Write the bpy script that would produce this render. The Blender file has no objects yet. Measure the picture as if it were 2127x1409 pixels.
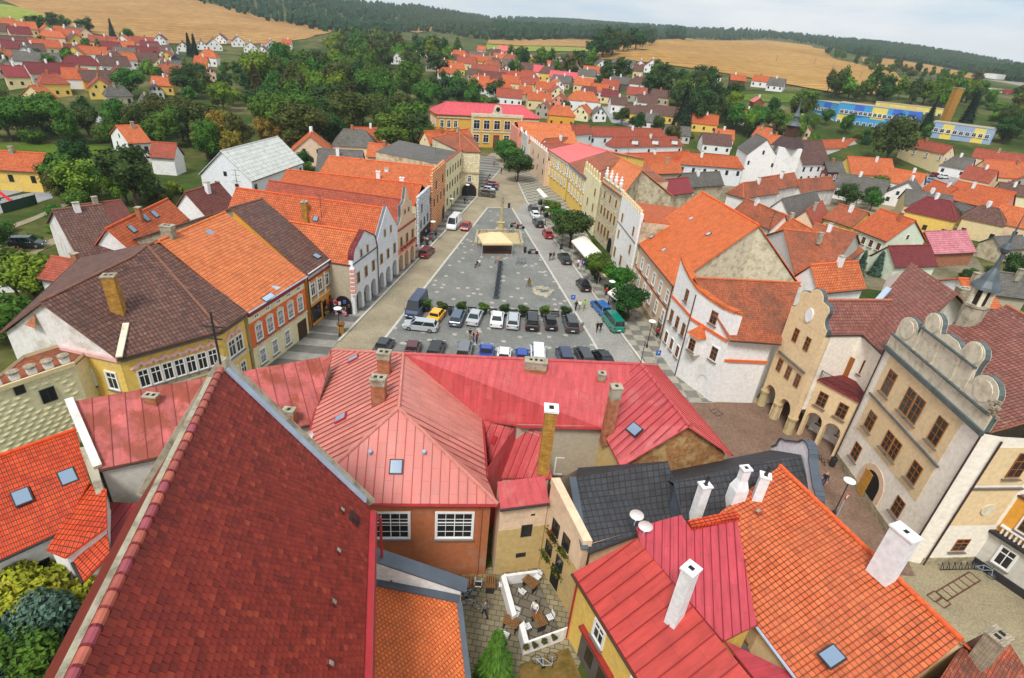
import bpy, bmesh, math, random
import numpy as np
from mathutils import Vector, Matrix
random.seed(7); rng = np.random.default_rng(7)
sc = bpy.context.scene
COL = sc.collection
# ------------------------------------------------------------------ camera, sky, sun, exposure
IW, IH, FPX, CAMH = 2127.0, 1409.0, 1147.69, 35.0
CX, CY = IW/2, IH/2
up = Vector(((CX-868.5)/FPX, (2813.7-CY)/FPX, 1.0)).normalized()
fw = Vector((0, 0, -1)); Yc = (fw-up*fw.dot(up)).normalized(); Xc = Yc.cross(up)
ROT = Matrix((Xc, Yc, up))
CAMO = Vector((0, 0, CAMH))
cam = bpy.data.cameras.new('camera'); cam_ob = bpy.data.objects.new('camera', cam); COL.objects.link(cam_ob)
cam.sensor_width = 36; cam.lens = FPX/IW*36; cam.clip_start = 0.5; cam.clip_end = 20000
cam_ob.matrix_world = Matrix.Translation(CAMO) @ ROT.to_4x4()
sc.camera = cam_ob
SUN_EL, SUN_AZ = math.radians(54), math.radians(200)      # azimuth measured from +Y towards +X
sd = Vector((math.sin(SUN_AZ)*math.cos(SUN_EL), math.cos(SUN_AZ)*math.cos(SUN_EL), math.sin(SUN_EL)))
sun = bpy.data.lights.new('sun', 'SUN'); sun.energy = 2.8; sun.angle = math.radians(16); sun.color = (1, .965, .91)
sun_ob = bpy.data.objects.new('sun', sun); COL.objects.link(sun_ob)
sun_ob.rotation_euler = sd.to_track_quat('Z', 'Y').to_euler()
sc.view_settings.view_transform = 'Standard'; sc.view_settings.look = 'None'
sc.view_settings.exposure = 0.18; sc.view_settings.gamma = 1.0

def nd(nt, typ, **kw):
    n = nt.nodes.new(typ)
    for k, v in kw.items():
        if k.startswith('i_'):
            k = k[2:]
            n.inputs[int(k) if k.isdigit() else k.replace('_', ' ')].default_value = v
        else: setattr(n, k, v)
    return n
def lk(nt, a, ao, b, bi): nt.links.new(a.outputs[ao], b.inputs[bi])
def ramp(nt, stops):
    r = nt.nodes.new('ShaderNodeValToRGB'); e = r.color_ramp.elements
    while len(e) < len(stops): e.new(.5)
    for x, (p, c) in zip(e, stops):
        x.position = p; x.color = tuple(c)+(1,) if not isinstance(c, (int, float)) else (c, c, c, 1)
    return r
def mixc(nt, blend='MIX', f=.5):
    m = nt.nodes.new('ShaderNodeMix'); m.data_type = 'RGBA'; m.blend_type = blend; m.inputs[0].default_value = f
    return m      # factor 0, A 6, B 7, result 2

w = bpy.data.worlds.new('World'); sc.world = w; w.use_nodes = True
nt = w.node_tree; nt.nodes.clear()
sky = nd(nt, 'ShaderNodeTexSky', sky_type='NISHITA', sun_disc=False, sun_elevation=SUN_EL, sun_rotation=SUN_AZ)
sky.altitude = 500; sky.air_density = 1.0; sky.dust_density = 2.0
tc = nd(nt, 'ShaderNodeTexCoord'); mp = nd(nt, 'ShaderNodeMapping'); mp.inputs['Scale'].default_value = (1.0, 1.0, 5.5)
n1 = nd(nt, 'ShaderNodeTexNoise', i_Scale=2.3, i_Detail=7.0, i_Roughness=.55)
cl = ramp(nt, [(.36, (6.2, 7.9, 9.3)), (.5, (8.6, 9.2, 9.6)), (.64, (10.2, 10.2, 10.1))])
cover = ramp(nt, [(.3, .8), (.55, .97)])
mx = mixc(nt); bg = nd(nt, 'ShaderNodeBackground', i_Strength=.09); out = nd(nt, 'ShaderNodeOutputWorld')
lk(nt, tc, 'Generated', mp, 0); lk(nt, mp, 0, n1, 'Vector'); lk(nt, n1, 0, cl, 0); lk(nt, n1, 0, cover, 0)
lk(nt, sky, 0, mx, 6); lk(nt, cl, 0, mx, 7); lk(nt, cover, 0, mx, 0); lk(nt, mx, 2, bg, 0); lk(nt, bg, 0, out, 0)

# ------------------------------------------------------------------ pixel of the survey photograph -> place
def ray(px, py): return ROT @ Vector(((px-CX)/FPX, -(py-CY)/FPX, -1.0))
def P(px, py, z=0.0):
    d = ray(px, py); return CAMO + d*((z-CAMH)/d.z)
def DP(px, py, dep): return CAMO + ray(px, py)*dep
def proj(p):
    c = ROT.transposed() @ (Vector(p)-CAMO)
    return (CX+FPX*c.x/-c.z, CY-FPX*c.y/-c.z)
W = Vector
def onpl(px, py, A, B, C):
    """point of the plane A B C seen at a pixel"""
    n = (B-A).cross(C-A); d = ray(px, py); return CAMO+d*((A-CAMO).dot(n)/d.dot(n))
def V(*a): return Vector(a or (0, 0, 0))

# ------------------------------------------------------------------ terrain
CTRL = [  # px, py, depth along the axis in metres
 (240,245,205),(115,112,250),(60,160,225),(300,165,275),(420,112,420),(100,222,185),(20,60,330),(60,45,480),(0,10,700),(160,58,470),(280,80,470),(480,88,500),
 (650,72,560),(690,66,640),(380,2,760),(520,30,800),(620,52,850),(800,200,300),(850,100,620),(1000,130,480),(1060,105,430),(1130,170,340),(1150,120,440),(1250,150,380),
 (1340,150,330),(1340,97,520),(1270,108,560),(1100,88,800),(1010,88,800),(860,68,1000),(950,62,1000),(1050,72,1500),(1190,80,1400),(1290,85,1100),
 (1400,80,950),(1550,88,1000),(1700,100,950),(1620,150,520),(1450,160,420),(1720,160,480),(1500,190,330),(1600,205,290),(1880,180,420),(1800,190,330),(1900,150,800),
 (2000,150,700),(2030,165,600),(2090,190,520),(2127,215,420),(1760,262,262),(1900,275,250),(2050,290,235),(1560,240,250),(1650,225,290),
 (700,14,1300),(860,22,1500),(950,34,1500),(1020,50,1700),(600,-2,1150),(450,-14,1000),(300,-8,900),(100,-30,900),(-100,-10,600),(-150,40,420),
 (1100,50,2600),(1190,48,2600),(1300,60,2400),(1400,68,2000),(1550,70,1700),(1700,86,1600),(1800,96,1500),(1900,108,1400),(2000,128,1300),(2127,160,1200),(2250,190,1100),
 (-150,180,260),(-150,300,190),(2250,320,220),(740,36,1000),(830,46,1100),(900,56,1150)]
_c = [DP(*c) for c in CTRL]
_c += [V(x, y, 0) for x, y in [(-230,60),(-160,120),(-100,180),(0,260),(80,250),(160,200),(200,120),(230,40),(-200,0),(200,-40),(0,200),(-60,230)]]
_c += [V(math.sin(t)*5200, math.cos(t)*5200, 40) for t in np.linspace(-2.2, 2.2, 16)]
_X = np.array([c[:2] for c in _c]); _Z = np.array([c[2] for c in _c])
_A = np.linalg.norm(_X[:, None]-_X[None], axis=2)
_n = len(_X); _M = np.zeros((_n+1, _n+1)); _M[:_n, :_n] = -_A + np.eye(_n)*14; _M[:_n, _n] = 1; _M[_n, :_n] = 1
_w = np.linalg.solve(_M, np.append(_Z, 0))
def terr_np(xy):
    xy = np.atleast_2d(xy); r = np.linalg.norm(xy[:, None]-_X[None], axis=2)
    z = -(r @ _w[:_n]) + _w[_n]
    x, y = xy[:, 0], xy[:, 1]
    dx = np.maximum(np.abs(x+0)-110, 0); dy = np.maximum(np.maximum(y-215, -60-y), 0)
    t = np.clip(np.hypot(dx, dy)/70, 0, 1); t = t*t*(3-2*t)
    return np.where(z < 0, z*.15, z)*t
def terr(x, y): return float(terr_np([[x, y]])[0])
def T(px, py):
    """the point of the terrain seen at a pixel"""
    d = ray(px, py); d = d/math.hypot(d.x, d.y)
    s = np.concatenate([np.arange(20, 400, 2.0), np.arange(400, 4200, 8.0)])
    pts = np.array([[d.x*k, d.y*k] for k in s]); hz = CAMH+d.z*s; tz = terr_np(pts)
    i = np.argmax(hz <= tz)
    if hz[i] > tz[i]: i = len(s)-1
    if i > 0:
        a0, a1 = hz[i-1]-tz[i-1], hz[i]-tz[i]; f = a0/(a0-a1) if a0 != a1 else 0
        k = s[i-1]+(s[i]-s[i-1])*min(max(f, 0), 1)
    else: k = s[0]
    return V(d.x*k, d.y*k, terr(d.x*k, d.y*k))

# ------------------------------------------------------------------ mesh collector
class MB:
    def __init__(s): s.v = []; s.f = []; s.m = []; s.mats = []; s.uv = []
    def mi(s, mat):
        if mat not in s.mats: s.mats.append(mat)
        return s.mats.index(mat)
    def face(s, pts, mat, uv=None):
        i = len(s.v); s.v += [tuple(p) for p in pts]; s.f.append(tuple(range(i, i+len(pts)))); s.m.append(s.mi(mat)); s.uv.append(uv)
    def box(s, c, size, mat, rz=0, M=None):
        c = Vector(c); hx, hy, hz = size[0]/2, size[1]/2, size[2]/2
        R = M if M is not None else Matrix.Rotation(rz, 3, 'Z')
        q = [c + R @ Vector((x*hx, y*hy, z*hz)) for z in (-1, 1) for y in (-1, 1) for x in (-1, 1)]
        for f in ((0,2,3,1),(4,5,7,6),(0,1,5,4),(2,6,7,3),(0,4,6,2),(1,3,7,5)): s.face([q[k] for k in f], mat)
    def bar(s, a, b, w, h, mat):
        a, b = Vector(a), Vector(b); d = b-a; L = d.length
        if L < 1e-6: return
        z = d/L; x = z.cross(Vector((0, 0, 1)))
        x = Vector((1, 0, 0)) if x.length < 1e-4 else x.normalized()
        y = z.cross(x); M = Matrix((x, y, z)).transposed()
        s.box((a+b)/2, (w, h, L), mat, M=M)
    def tube(s, pts, r, mat, n=6, cap=True):
        pts = [Vector(p) for p in pts]; rr = r if isinstance(r, (list, tuple)) else [r]*len(pts)
        rings = []
        for i, p in enumerate(pts):
            d = (pts[min(i+1, len(pts)-1)]-pts[max(i-1, 0)]).normalized()
            x = d.cross(Vector((0, 0, 1))); x = Vector((1, 0, 0)) if x.length < 1e-3 else x.normalized()
            y = d.cross(x)
            rings.append([p + (x*math.cos(2*math.pi*k/n)+y*math.sin(2*math.pi*k/n))*rr[i] for k in range(n)])
        for a, b in zip(rings, rings[1:]):
            for k in range(n): s.face([a[k], a[(k+1) % n], b[(k+1) % n], b[k]], mat)
        if cap: s.face(rings[0][::-1], mat); s.face(rings[-1], mat)
    def lathe(s, prof, mat, n=10, c=(0, 0, 0)):
        c = Vector(c); rings = [[c+Vector((r*math.cos(2*math.pi*k/n), r*math.sin(2*math.pi*k/n), z)) for k in range(n)] for r, z in prof]
        for a, b in zip(rings, rings[1:]):
            for k in range(n): s.face([a[k], a[(k+1) % n], b[(k+1) % n], b[k]], mat)
        s.face(rings[0][::-1], mat); s.face(rings[-1], mat)
    def prism(s, poly, a, b, mat, side=None):
        """poly: list of points, extruded by vector a->b (offsets)"""
        A = [Vector(p)+Vector(a) for p in poly]; B = [Vector(p)+Vector(b) for p in poly]
        s.face(A, mat); s.face(B[::-1], mat)
        for i in range(len(A)):
            j = (i+1) % len(A); s.face([A[j], A[i], B[i], B[j]], side or mat)
    def mesh(s, name, org=(0, 0, 0), smooth=False, merge=False):
        me = bpy.data.meshes.new(name); o = Vector(org)
        V0 = [(p[0]-o.x, p[1]-o.y, p[2]-o.z) for p in s.v]
        me.from_pydata(V0, [], s.f)
        for m in s.mats: me.materials.append(m)
        me.polygons.foreach_set('material_index', s.m)
        uvl = me.uv_layers.new(name='UVMap'); co = np.empty(len(me.loops)*2)
        k = 0
        for fi, f in enumerate(s.f):
            cu = s.uv[fi]
            if cu is None:
                pts = [Vector(s.v[i]) for i in f]
                n = Vector((0, 0, 0))
                for a in range(1, len(pts)-1): n += (pts[a]-pts[0]).cross(pts[a+1]-pts[0])
                if n.length < 1e-9: n = Vector((0, 0, 1))
                n.normalize()
                u = Vector((0, 0, 1)).cross(n)
                if u.length < .02: u, v_ = Vector((1, 0, 0)), Vector((0, 1, 0))
                else: u.normalize(); v_ = n.cross(u)
                cu = [(p.dot(u), p.dot(v_)) for p in pts]
            for a in cu: co[k] = a[0]; co[k+1] = a[1]; k += 2
        uvl.data.foreach_set('uv', co)
        if smooth: me.polygons.foreach_set('use_smooth', [True]*len(me.polygons))
        me.validate(); me.update()
        if merge:
            bm = bmesh.new(); bm.from_mesh(me); bmesh.ops.remove_doubles(bm, verts=bm.verts, dist=merge)
            bmesh.ops.recalc_face_normals(bm, faces=bm.faces); bm.to_mesh(me); bm.free()
        return me
    def build(s, name, parent=None, smooth=False, merge=False, org=None, base=None):
        if not s.f: return None
        o = (org if org is not None else (WORLD_LOC.get(parent.name, Vector()) if parent is not None else (base or Vector())))
        ob = bpy.data.objects.new(name, s.mesh(name, o, smooth, merge)); COL.objects.link(ob)
        if parent is not None: ob.parent = parent
        elif base is not None: ob.location = base
        return ob
WORLD_LOC = {}
def tag(o, label=None, cat=None, group=None, kind=None):
    for k, v in (('label', label), ('category', cat), ('group', group), ('kind', kind)):
        if v: o[k] = v
    return o
def thing(name, label, cat, loc=(0, 0, 0), rz=0, group=None):
    o = bpy.data.objects.new(name, None); COL.objects.link(o); o.empty_display_size = .3
    o.location = loc; o.rotation_euler = (0, 0, rz); WORLD_LOC[o.name] = Vector(loc) if rz == 0 else Vector()
    return tag(o, label, cat, group)
def inst(name, me, parent=None, M=None):
    o = bpy.data.objects.new(name, me); COL.objects.link(o)
    if parent is not None: o.parent = parent
    if M is not None: o.matrix_local = M
    return o
def dup(root, loc, rz=0, label=None, group=None, scale=None, mats=None):
    """copy of a thing with copies of its parts and their sub-parts"""
    r = root.copy(); COL.objects.link(r); r.location = loc; r.rotation_euler = (0, 0, rz)
    if scale: r.scale = scale if isinstance(scale, tuple) else (scale,)*3
    if label: r['label'] = label
    if group: r['group'] = group
    def rec(o, c):
        for ch in KIDS.get(o.name, ()):
            d = ch.copy(); COL.objects.link(d); d.parent = c; rec(ch, d)
            if mats:
                for i, sl in enumerate(d.material_slots):
                    if sl.link == 'OBJECT' and sl.material and sl.material.name in mats: sl.material = mats[sl.material.name]
    rec(root, r); return r
KIDS = {}
def reg(root):
    """remember the children of a prototype"""
    def rec(o):
        KIDS[o.name] = [c for c in COL.objects if c.parent == o]
        for c in KIDS[o.name]: rec(c)
    rec(root); return root
def structure(o): o['kind'] = 'structure'; return o

# ------------------------------------------------------------------ materials
def base_mat(name, rough=.8, spec=.3, metal=0):
    m = bpy.data.materials.new(name); m.use_nodes = True; t = m.node_tree; b = t.nodes['Principled BSDF']
    b.inputs['Roughness'].default_value = rough; b.inputs['Specular IOR Level'].default_value = spec; b.inputs['Metallic'].default_value = metal
    return m, t, b
def L3(c): return tuple(c)+(1,)
def S(r, g, b):
    """surface colour written as 0-255 display values"""
    f = lambda x: (x/255/12.92) if x <= 10 else ((x/255+.055)/1.055)**2.4
    return (f(r), f(g), f(b))
def flat(name, c, rough=.7, spec=.3, metal=0, var=.12, scale=1.5):
    m, t, b = base_mat(name, rough, spec, metal)
    g = nd(t, 'ShaderNodeNewGeometry'); n = nd(t, 'ShaderNodeTexNoise', i_Scale=scale, i_Detail=4.0)
    r = ramp(t, [(.3, tuple(x*(1-var) for x in c)), (.7, tuple(min(1, x*(1+var)) for x in c))])
    lk(t, g, 'Position', n, 'Vector'); lk(t, n, 0, r, 0); lk(t, r, 0, b, 'Base Color'); return m
def plaster(name, c, stain=(.35, .3, .22), amt=.45, thr=.56, scale=.35):
    m, t, b = base_mat(name, .9, .15)
    g = nd(t, 'ShaderNodeNewGeometry'); n = nd(t, 'ShaderNodeTexNoise', i_Scale=scale, i_Detail=8.0, i_Roughness=.68)
    n2 = nd(t, 'ShaderNodeTexNoise', i_Scale=3.0, i_Detail=6.0)
    r = ramp(t, [(thr-.02, 0.0), (thr+.16, amt)]); r2 = ramp(t, [(.3, .86), (.7, 1.05)])
    mx = mixc(t); mx.inputs[6].default_value = L3(c); mx.inputs[7].default_value = L3(stain)
    mu = mixc(t, 'MULTIPLY', 1.0); bp = nd(t, 'ShaderNodeBump', i_Strength=.25, i_Distance=.02)
    lk(t, g, 'Position', n, 'Vector'); lk(t, g, 'Position', n2, 'Vector'); lk(t, n, 0, r, 0); lk(t, n2, 0, r2, 0)
    lk(t, r, 0, mx, 0); lk(t, mx, 2, mu, 6); lk(t, r2, 0, mu, 7); lk(t, mu, 2, b, 'Base Color'); lk(t, n2, 0, bp, 'Height'); lk(t, bp, 0, b, 'Normal')
    return m
def tile(name, c1, c2, joint=None, w=.26, h=.34, weather=(.1, .08, .06), wamt=.35, wthr=.55, rough=.62, spec=.35, pan=True, speck=0, bump=.9, offs=.0, wscale=.22):
    c1, c2, weather = [tuple(x*.9 for x in c) for c in (c1, c2, weather)]
    m, t, b = base_mat(name, rough, spec)
    uv = nd(t, 'ShaderNodeUVMap'); g = nd(t, 'ShaderNodeNewGeometry')
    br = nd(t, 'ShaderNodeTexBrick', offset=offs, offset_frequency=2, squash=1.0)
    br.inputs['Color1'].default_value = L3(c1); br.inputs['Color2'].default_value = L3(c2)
    br.inputs['Mortar'].default_value = L3(joint or tuple(x*.3 for x in c1))
    br.inputs['Scale'].default_value = 1; br.inputs['Mortar Size'].default_value = h*.1; br.inputs['Mortar Smooth'].default_value = .4  # dark joints, widened so they also paint the shade along each tile row
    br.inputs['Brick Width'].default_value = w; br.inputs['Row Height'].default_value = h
    n = nd(t, 'ShaderNodeTexNoise', i_Scale=wscale, i_Detail=9.0, i_Roughness=.7); r = ramp(t, [(wthr-.06, 0.0), (wthr+.14, wamt)])
    mx = mixc(t); mx.inputs[7].default_value = L3(weather)
    lk(t, uv, 0, br, 'Vector'); lk(t, g, 'Position', n, 'Vector'); lk(t, n, 0, r, 0); lk(t, r, 0, mx, 0); lk(t, br, 0, mx, 6)
    last = (mx, 2)
    n3 = nd(t, 'ShaderNodeTexNoise', i_Scale=1.1, i_Detail=5.0, i_Roughness=.7); r3 = ramp(t, [(.28, .72), (.5, 1.0), (.75, 1.22)])
    mu = mixc(t, 'MULTIPLY', 1.0); lk(t, g, 'Position', n3, 'Vector'); lk(t, n3, 0, r3, 0); lk(t, mx, 2, mu, 6); lk(t, r3, 0, mu, 7); last = (mu, 2)
    if speck:
        vo = nd(t, 'ShaderNodeTexNoise', i_Scale=3.2, i_Detail=4.0, i_Roughness=.8); r4 = ramp(t, [(.6, 0.0), (.66, speck)])
        m4 = mixc(t); m4.inputs[7].default_value = (.33, .30, .24, 1)
        lk(t, g, 'Position', vo, 'Vector'); lk(t, vo, 0, r4, 0); lk(t, r4, 0, m4, 0); lk(t, last[0], last[1], m4, 6); last = (m4, 2)
    lk(t, last[0], last[1], b, 'Base Color')
    sx = nd(t, 'ShaderNodeSeparateXYZ'); lk(t, uv, 0, sx, 0)
    dv = nd(t, 'ShaderNodeMath', operation='DIVIDE', i_1=h); fr = nd(t, 'ShaderNodeMath', operation='FRACT')
    iv = nd(t, 'ShaderNodeMath', operation='SUBTRACT', i_0=1.0)
    lk(t, sx, 1, dv, 0); lk(t, dv, 0, fr, 0); lk(t, fr, 0, iv, 1); hh = (iv, 0)
    if pan:
        mu2 = nd(t, 'ShaderNodeMath', operation='MULTIPLY', i_1=2*math.pi/w); si = nd(t, 'ShaderNodeMath', operation='SINE')
        ad = nd(t, 'ShaderNodeMath', operation='MULTIPLY_ADD', i_1=.55)
        lk(t, sx, 0, mu2, 0); lk(t, mu2, 0, si, 0); lk(t, si, 0, ad, 0); lk(t, iv, 0, ad, 2); hh = (ad, 0)
    bp = nd(t, 'ShaderNodeBump', i_Strength=bump, i_Distance=.035); lk(t, hh[0], hh[1], bp, 'Height'); lk(t, bp, 0, b, 'Normal')
    return m
def sheet(name, c, seam=.62, rows=1.7, rust=None, ramt=.6, rthr=.55, rough=.42, dark=.55, spec=.5, pv=.07):
    """painted sheet metal with standing seams up the slope"""
    c = tuple(x*.88 for x in c); rust = tuple(x*.82 for x in rust) if rust else None
    m, t, b = base_mat(name, rough, spec)
    uv = nd(t, 'ShaderNodeUVMap'); g = nd(t, 'ShaderNodeNewGeometry')
    br = nd(t, 'ShaderNodeTexBrick', offset=.5, offset_frequency=2)
    mp = nd(t, 'ShaderNodeMapping'); mp.inputs['Rotation'].default_value = (0, 0, math.pi/2)
    br.inputs['Color1'].default_value = L3(tuple(x*(1-pv) for x in c)); br.inputs['Color2'].default_value = L3(tuple(min(1, x*(1+pv)) for x in c)); br.inputs['Mortar'].default_value = L3(tuple(x*dark for x in c))
    br.inputs['Scale'].default_value = 1; br.inputs['Mortar Size'].default_value = .012; br.inputs['Mortar Smooth'].default_value = .3; br.inputs['Brick Width'].default_value = rows; br.inputs['Row Height'].default_value = seam
    n = nd(t, 'ShaderNodeTexNoise', i_Scale=.45, i_Detail=9.0, i_Roughness=.66, i_Distortion=.3); r = ramp(t, [(rthr, 0.0), (rthr+.12, ramt)])
    n2 = nd(t, 'ShaderNodeTexNoise', i_Scale=1.0, i_Detail=8.0, i_Roughness=.68); r2 = ramp(t, [(.3, .74), (.5, 1.0), (.72, 1.22)]); m2 = nd(t, 'ShaderNodeMapping'); m2.inputs['Scale'].default_value = (2.6, .55, 1); lk(t, uv, 0, m2, 0); lk(t, m2, 0, n2, 'Vector')
    mx = mixc(t); mx.inputs[7].default_value = L3(rust or tuple(min(1, x*1.15+.03) for x in c)); mu = mixc(t, 'MULTIPLY', 1.0)
    lk(t, uv, 0, mp, 0); lk(t, mp, 0, br, 'Vector'); lk(t, g, 'Position', n, 'Vector')
    lk(t, n, 0, r, 0); lk(t, n2, 0, r2, 0); lk(t, br, 0, mx, 6); lk(t, r, 0, mx, 0); lk(t, mx, 2, mu, 6); lk(t, r2, 0, mu, 7); lk(t, mu, 2, b, 'Base Color')
    bp = nd(t, 'ShaderNodeBump', i_Strength=.5, i_Distance=.02); lk(t, n2, 0, bp, 'Height'); lk(t, bp, 0, b, 'Normal')
    rr = ramp(t, [(.3, rough-.08), (.7, rough+.15)]); lk(t, n2, 0, rr, 0); lk(t, rr, 0, b, 'Roughness')
    return m
def bricks(name, c1, c2, joint, w=.3, h=.09, patch=None, pthr=.5, ms=.012):
    m, t, b = base_mat(name, .9, .15)
    uv = nd(t, 'ShaderNodeUVMap'); g = nd(t, 'ShaderNodeNewGeometry'); br = nd(t, 'ShaderNodeTexBrick')
    br.inputs['Color1'].default_value = L3(c1); br.inputs['Color2'].default_value = L3(c2); br.inputs['Mortar'].default_value = L3(joint)
    br.inputs['Scale'].default_value = 1; br.inputs['Mortar Size'].default_value = ms; br.inputs['Brick Width'].default_value = w; br.inputs['Row Height'].default_value = h
    n = nd(t, 'ShaderNodeTexNoise', i_Scale=.9, i_Detail=8.0, i_Roughness=.72); r = ramp(t, [(pthr-.03, 0.0), (pthr+.06, .9 if patch else 0.0)])
    n2 = nd(t, 'ShaderNodeTexNoise', i_Scale=2.5, i_Detail=6.0); r2 = ramp(t, [(.3, .7), (.7, 1.2)])
    mx = mixc(t); mx.inputs[7].default_value = L3(patch or joint); mu = mixc(t, 'MULTIPLY', 1.0)
    lk(t, uv, 0, br, 'Vector'); lk(t, g, 'Position', n, 'Vector'); lk(t, g, 'Position', n2, 'Vector'); lk(t, n, 0, r, 0); lk(t, n2, 0, r2, 0)
    lk(t, br, 0, mx, 6); lk(t, r, 0, mx, 0); lk(t, mx, 2, mu, 6); lk(t, r2, 0, mu, 7); lk(t, mu, 2, b, 'Base Color')
    bp = nd(t, 'ShaderNodeBump', i_Strength=.5, i_Distance=.02); lk(t, br, 1, bp, 'Height'); bp.invert = True; lk(t, bp, 0, b, 'Normal'); return m
def leafmat(name, c1, c2, c3=None):
    c1, c2, c3 = [tuple(x*.82 for x in c) if c else None for c in (c1, c2, c3)]
    m, t, b = base_mat(name, .75, .2)
    oi = nd(t, 'ShaderNodeObjectInfo'); g = nd(t, 'ShaderNodeNewGeometry')
    n = nd(t, 'ShaderNodeTexNoise', i_Scale=.55, i_Detail=5.0, i_Roughness=.7); wn = nd(t, 'ShaderNodeTexWhiteNoise', noise_dimensions='3D')
    sn = nd(t, 'ShaderNodeVectorMath', operation='SNAP'); sn.inputs[1].default_value = (.5, .5, .5)
    r = ramp(t, [(.3, c1), (.56, c2), (.74, c3 or tuple(x*1.5 for x in c2))])
    hs = nd(t, 'ShaderNodeHueSaturation'); ma = nd(t, 'ShaderNodeMath', operation='MULTIPLY_ADD', i_1=.07, i_2=.465); mv = nd(t, 'ShaderNodeMath', operation='MULTIPLY_ADD', i_1=.7, i_2=.65)
    lk(t, g, 'Position', n, 'Vector'); lk(t, n, 0, r, 0); lk(t, r, 0, hs, 'Color'); lk(t, oi, 'Random', ma, 0); lk(t, ma, 0, hs, 'Hue')
    lk(t, g, 'Position', sn, 0); lk(t, sn, 0, wn, 0); lk(t, wn, 0, mv, 0); lk(t, mv, 0, hs, 'Value'); lk(t, hs, 0, b, 'Base Color')
    b.inputs['Transmission Weight'].default_value = 0.0
    return m
def ground_mat(name, stops, scale=.08, s2=2.0, bump=.3, stretch=None, wave=None):
    stops = [(q, tuple(x*.85 for x in c)) for q, c in stops]
    m, t, b = base_mat(name, .95, .1)
    g = nd(t, 'ShaderNodeNewGeometry'); mp = nd(t, 'ShaderNodeMapping')
    if stretch: mp.inputs['Scale'].default_value = stretch[0]; mp.inputs['Rotation'].default_value = (0, 0, stretch[1])
    n = nd(t, 'ShaderNodeTexNoise', i_Scale=scale, i_Detail=10.0, i_Roughness=.65); n2 = nd(t, 'ShaderNodeTexNoise', i_Scale=s2, i_Detail=6.0)
    r = ramp(t, stops); r2 = ramp(t, [(.25, .7), (.75, 1.25)]); mu = mixc(t, 'MULTIPLY', 1.0); bp = nd(t, 'ShaderNodeBump', i_Strength=bump, i_Distance=.05)
    lk(t, g, 'Position', mp, 0); lk(t, mp, 0, n, 'Vector'); lk(t, g, 'Position', n2, 'Vector'); lk(t, n, 0, r, 0); lk(t, n2, 0, r2, 0)
    lk(t, r, 0, mu, 6); lk(t, r2, 0, mu, 7); last = mu
    if wave:
        wv = nd(t, 'ShaderNodeTexWave', i_Scale=wave[0], i_Distortion=3.0, i_Detail=3.0); mw = nd(t, 'ShaderNodeMapping'); mw.inputs['Rotation'].default_value = (0, 0, wave[1])
        rw = ramp(t, [(.2, wave[2]), (.6, 1.06)]); m3 = mixc(t, 'MULTIPLY', 1.0)
        lk(t, g, 'Position', mw, 0); lk(t, mw, 0, wv, 'Vector'); lk(t, wv, 0, rw, 0); lk(t, mu, 2, m3, 6); lk(t, rw, 0, m3, 7); last = m3
    lk(t, last, 2, b, 'Base Color'); lk(t, n2, 0, bp, 'Height'); lk(t, bp, 0, b, 'Normal'); return m
# ------------------------------------------------------------------ the materials
M = {}
OR = dict(weather=S(120,70,45), wamt=.35)
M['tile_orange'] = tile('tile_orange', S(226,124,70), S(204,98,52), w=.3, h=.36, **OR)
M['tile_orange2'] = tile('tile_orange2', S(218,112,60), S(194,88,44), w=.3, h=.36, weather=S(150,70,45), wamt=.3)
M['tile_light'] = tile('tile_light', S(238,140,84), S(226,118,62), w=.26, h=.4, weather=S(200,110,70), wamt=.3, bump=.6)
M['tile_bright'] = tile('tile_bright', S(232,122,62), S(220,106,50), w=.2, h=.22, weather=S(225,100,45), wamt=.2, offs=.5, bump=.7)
M['tile_vivid'] = tile('tile_vivid', S(226,84,34), S(204,62,22), joint=S(84,34,20), w=.24, h=.34, weather=S(190,70,35), wamt=.25, bump=1.0)
M['tile_pan'] = tile('tile_pan', S(226,116,64), S(204,92,48), joint=S(84,42,26), w=.32, h=.3, weather=S(190,105,70), wamt=.5, wthr=.5, bump=1.0)
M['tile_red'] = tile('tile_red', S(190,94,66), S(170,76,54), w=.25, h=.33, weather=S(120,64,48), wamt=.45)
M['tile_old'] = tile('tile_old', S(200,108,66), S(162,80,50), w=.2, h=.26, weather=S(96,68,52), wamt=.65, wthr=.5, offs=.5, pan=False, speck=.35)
M['tile_mossy'] = tile('tile_mossy', S(205,95,55), S(160,70,45), joint=S(60,42,34), w=.2, h=.2, weather=S(84,68,60), wamt=.9, wthr=.48, offs=.5, pan=False, speck=.5, wscale=.5)
M['tile_brown'] = tile('tile_brown', S(128,88,74), S(100,65,56), joint=S(42,28,24), w=.34, h=.46, weather=S(78,60,54), wamt=.5, pan=True, speck=.45, bump=.7)
M['tile_brownred'] = tile('tile_brownred', S(140,72,60), S(116,58,50), joint=S(56,32,28), w=.28, h=.4, weather=S(100,62,54), wamt=.4, speck=.3)
M['tile_hall'] = tile('tile_hall', S(160,98,84), S(136,78,68), joint=S(72,44,38), w=.3, h=.34, weather=S(120,82,70), wamt=.45, speck=.7, bump=.8)
M['tile_grey'] = tile('tile_grey', S(122,116,110), S(98,94,90), joint=S(60,58,56), w=.35, h=.3, weather=S(80,76,62), wamt=.6, wthr=.48, pan=False, speck=.4, bump=.5, offs=.5)
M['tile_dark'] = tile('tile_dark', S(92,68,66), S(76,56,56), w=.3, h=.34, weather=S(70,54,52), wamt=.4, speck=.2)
M['tile_wine'] = tile('tile_wine', S(140,52,52), S(118,40,44), w=.3, h=.34, weather=S(100,44,46), wamt=.3)
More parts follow.
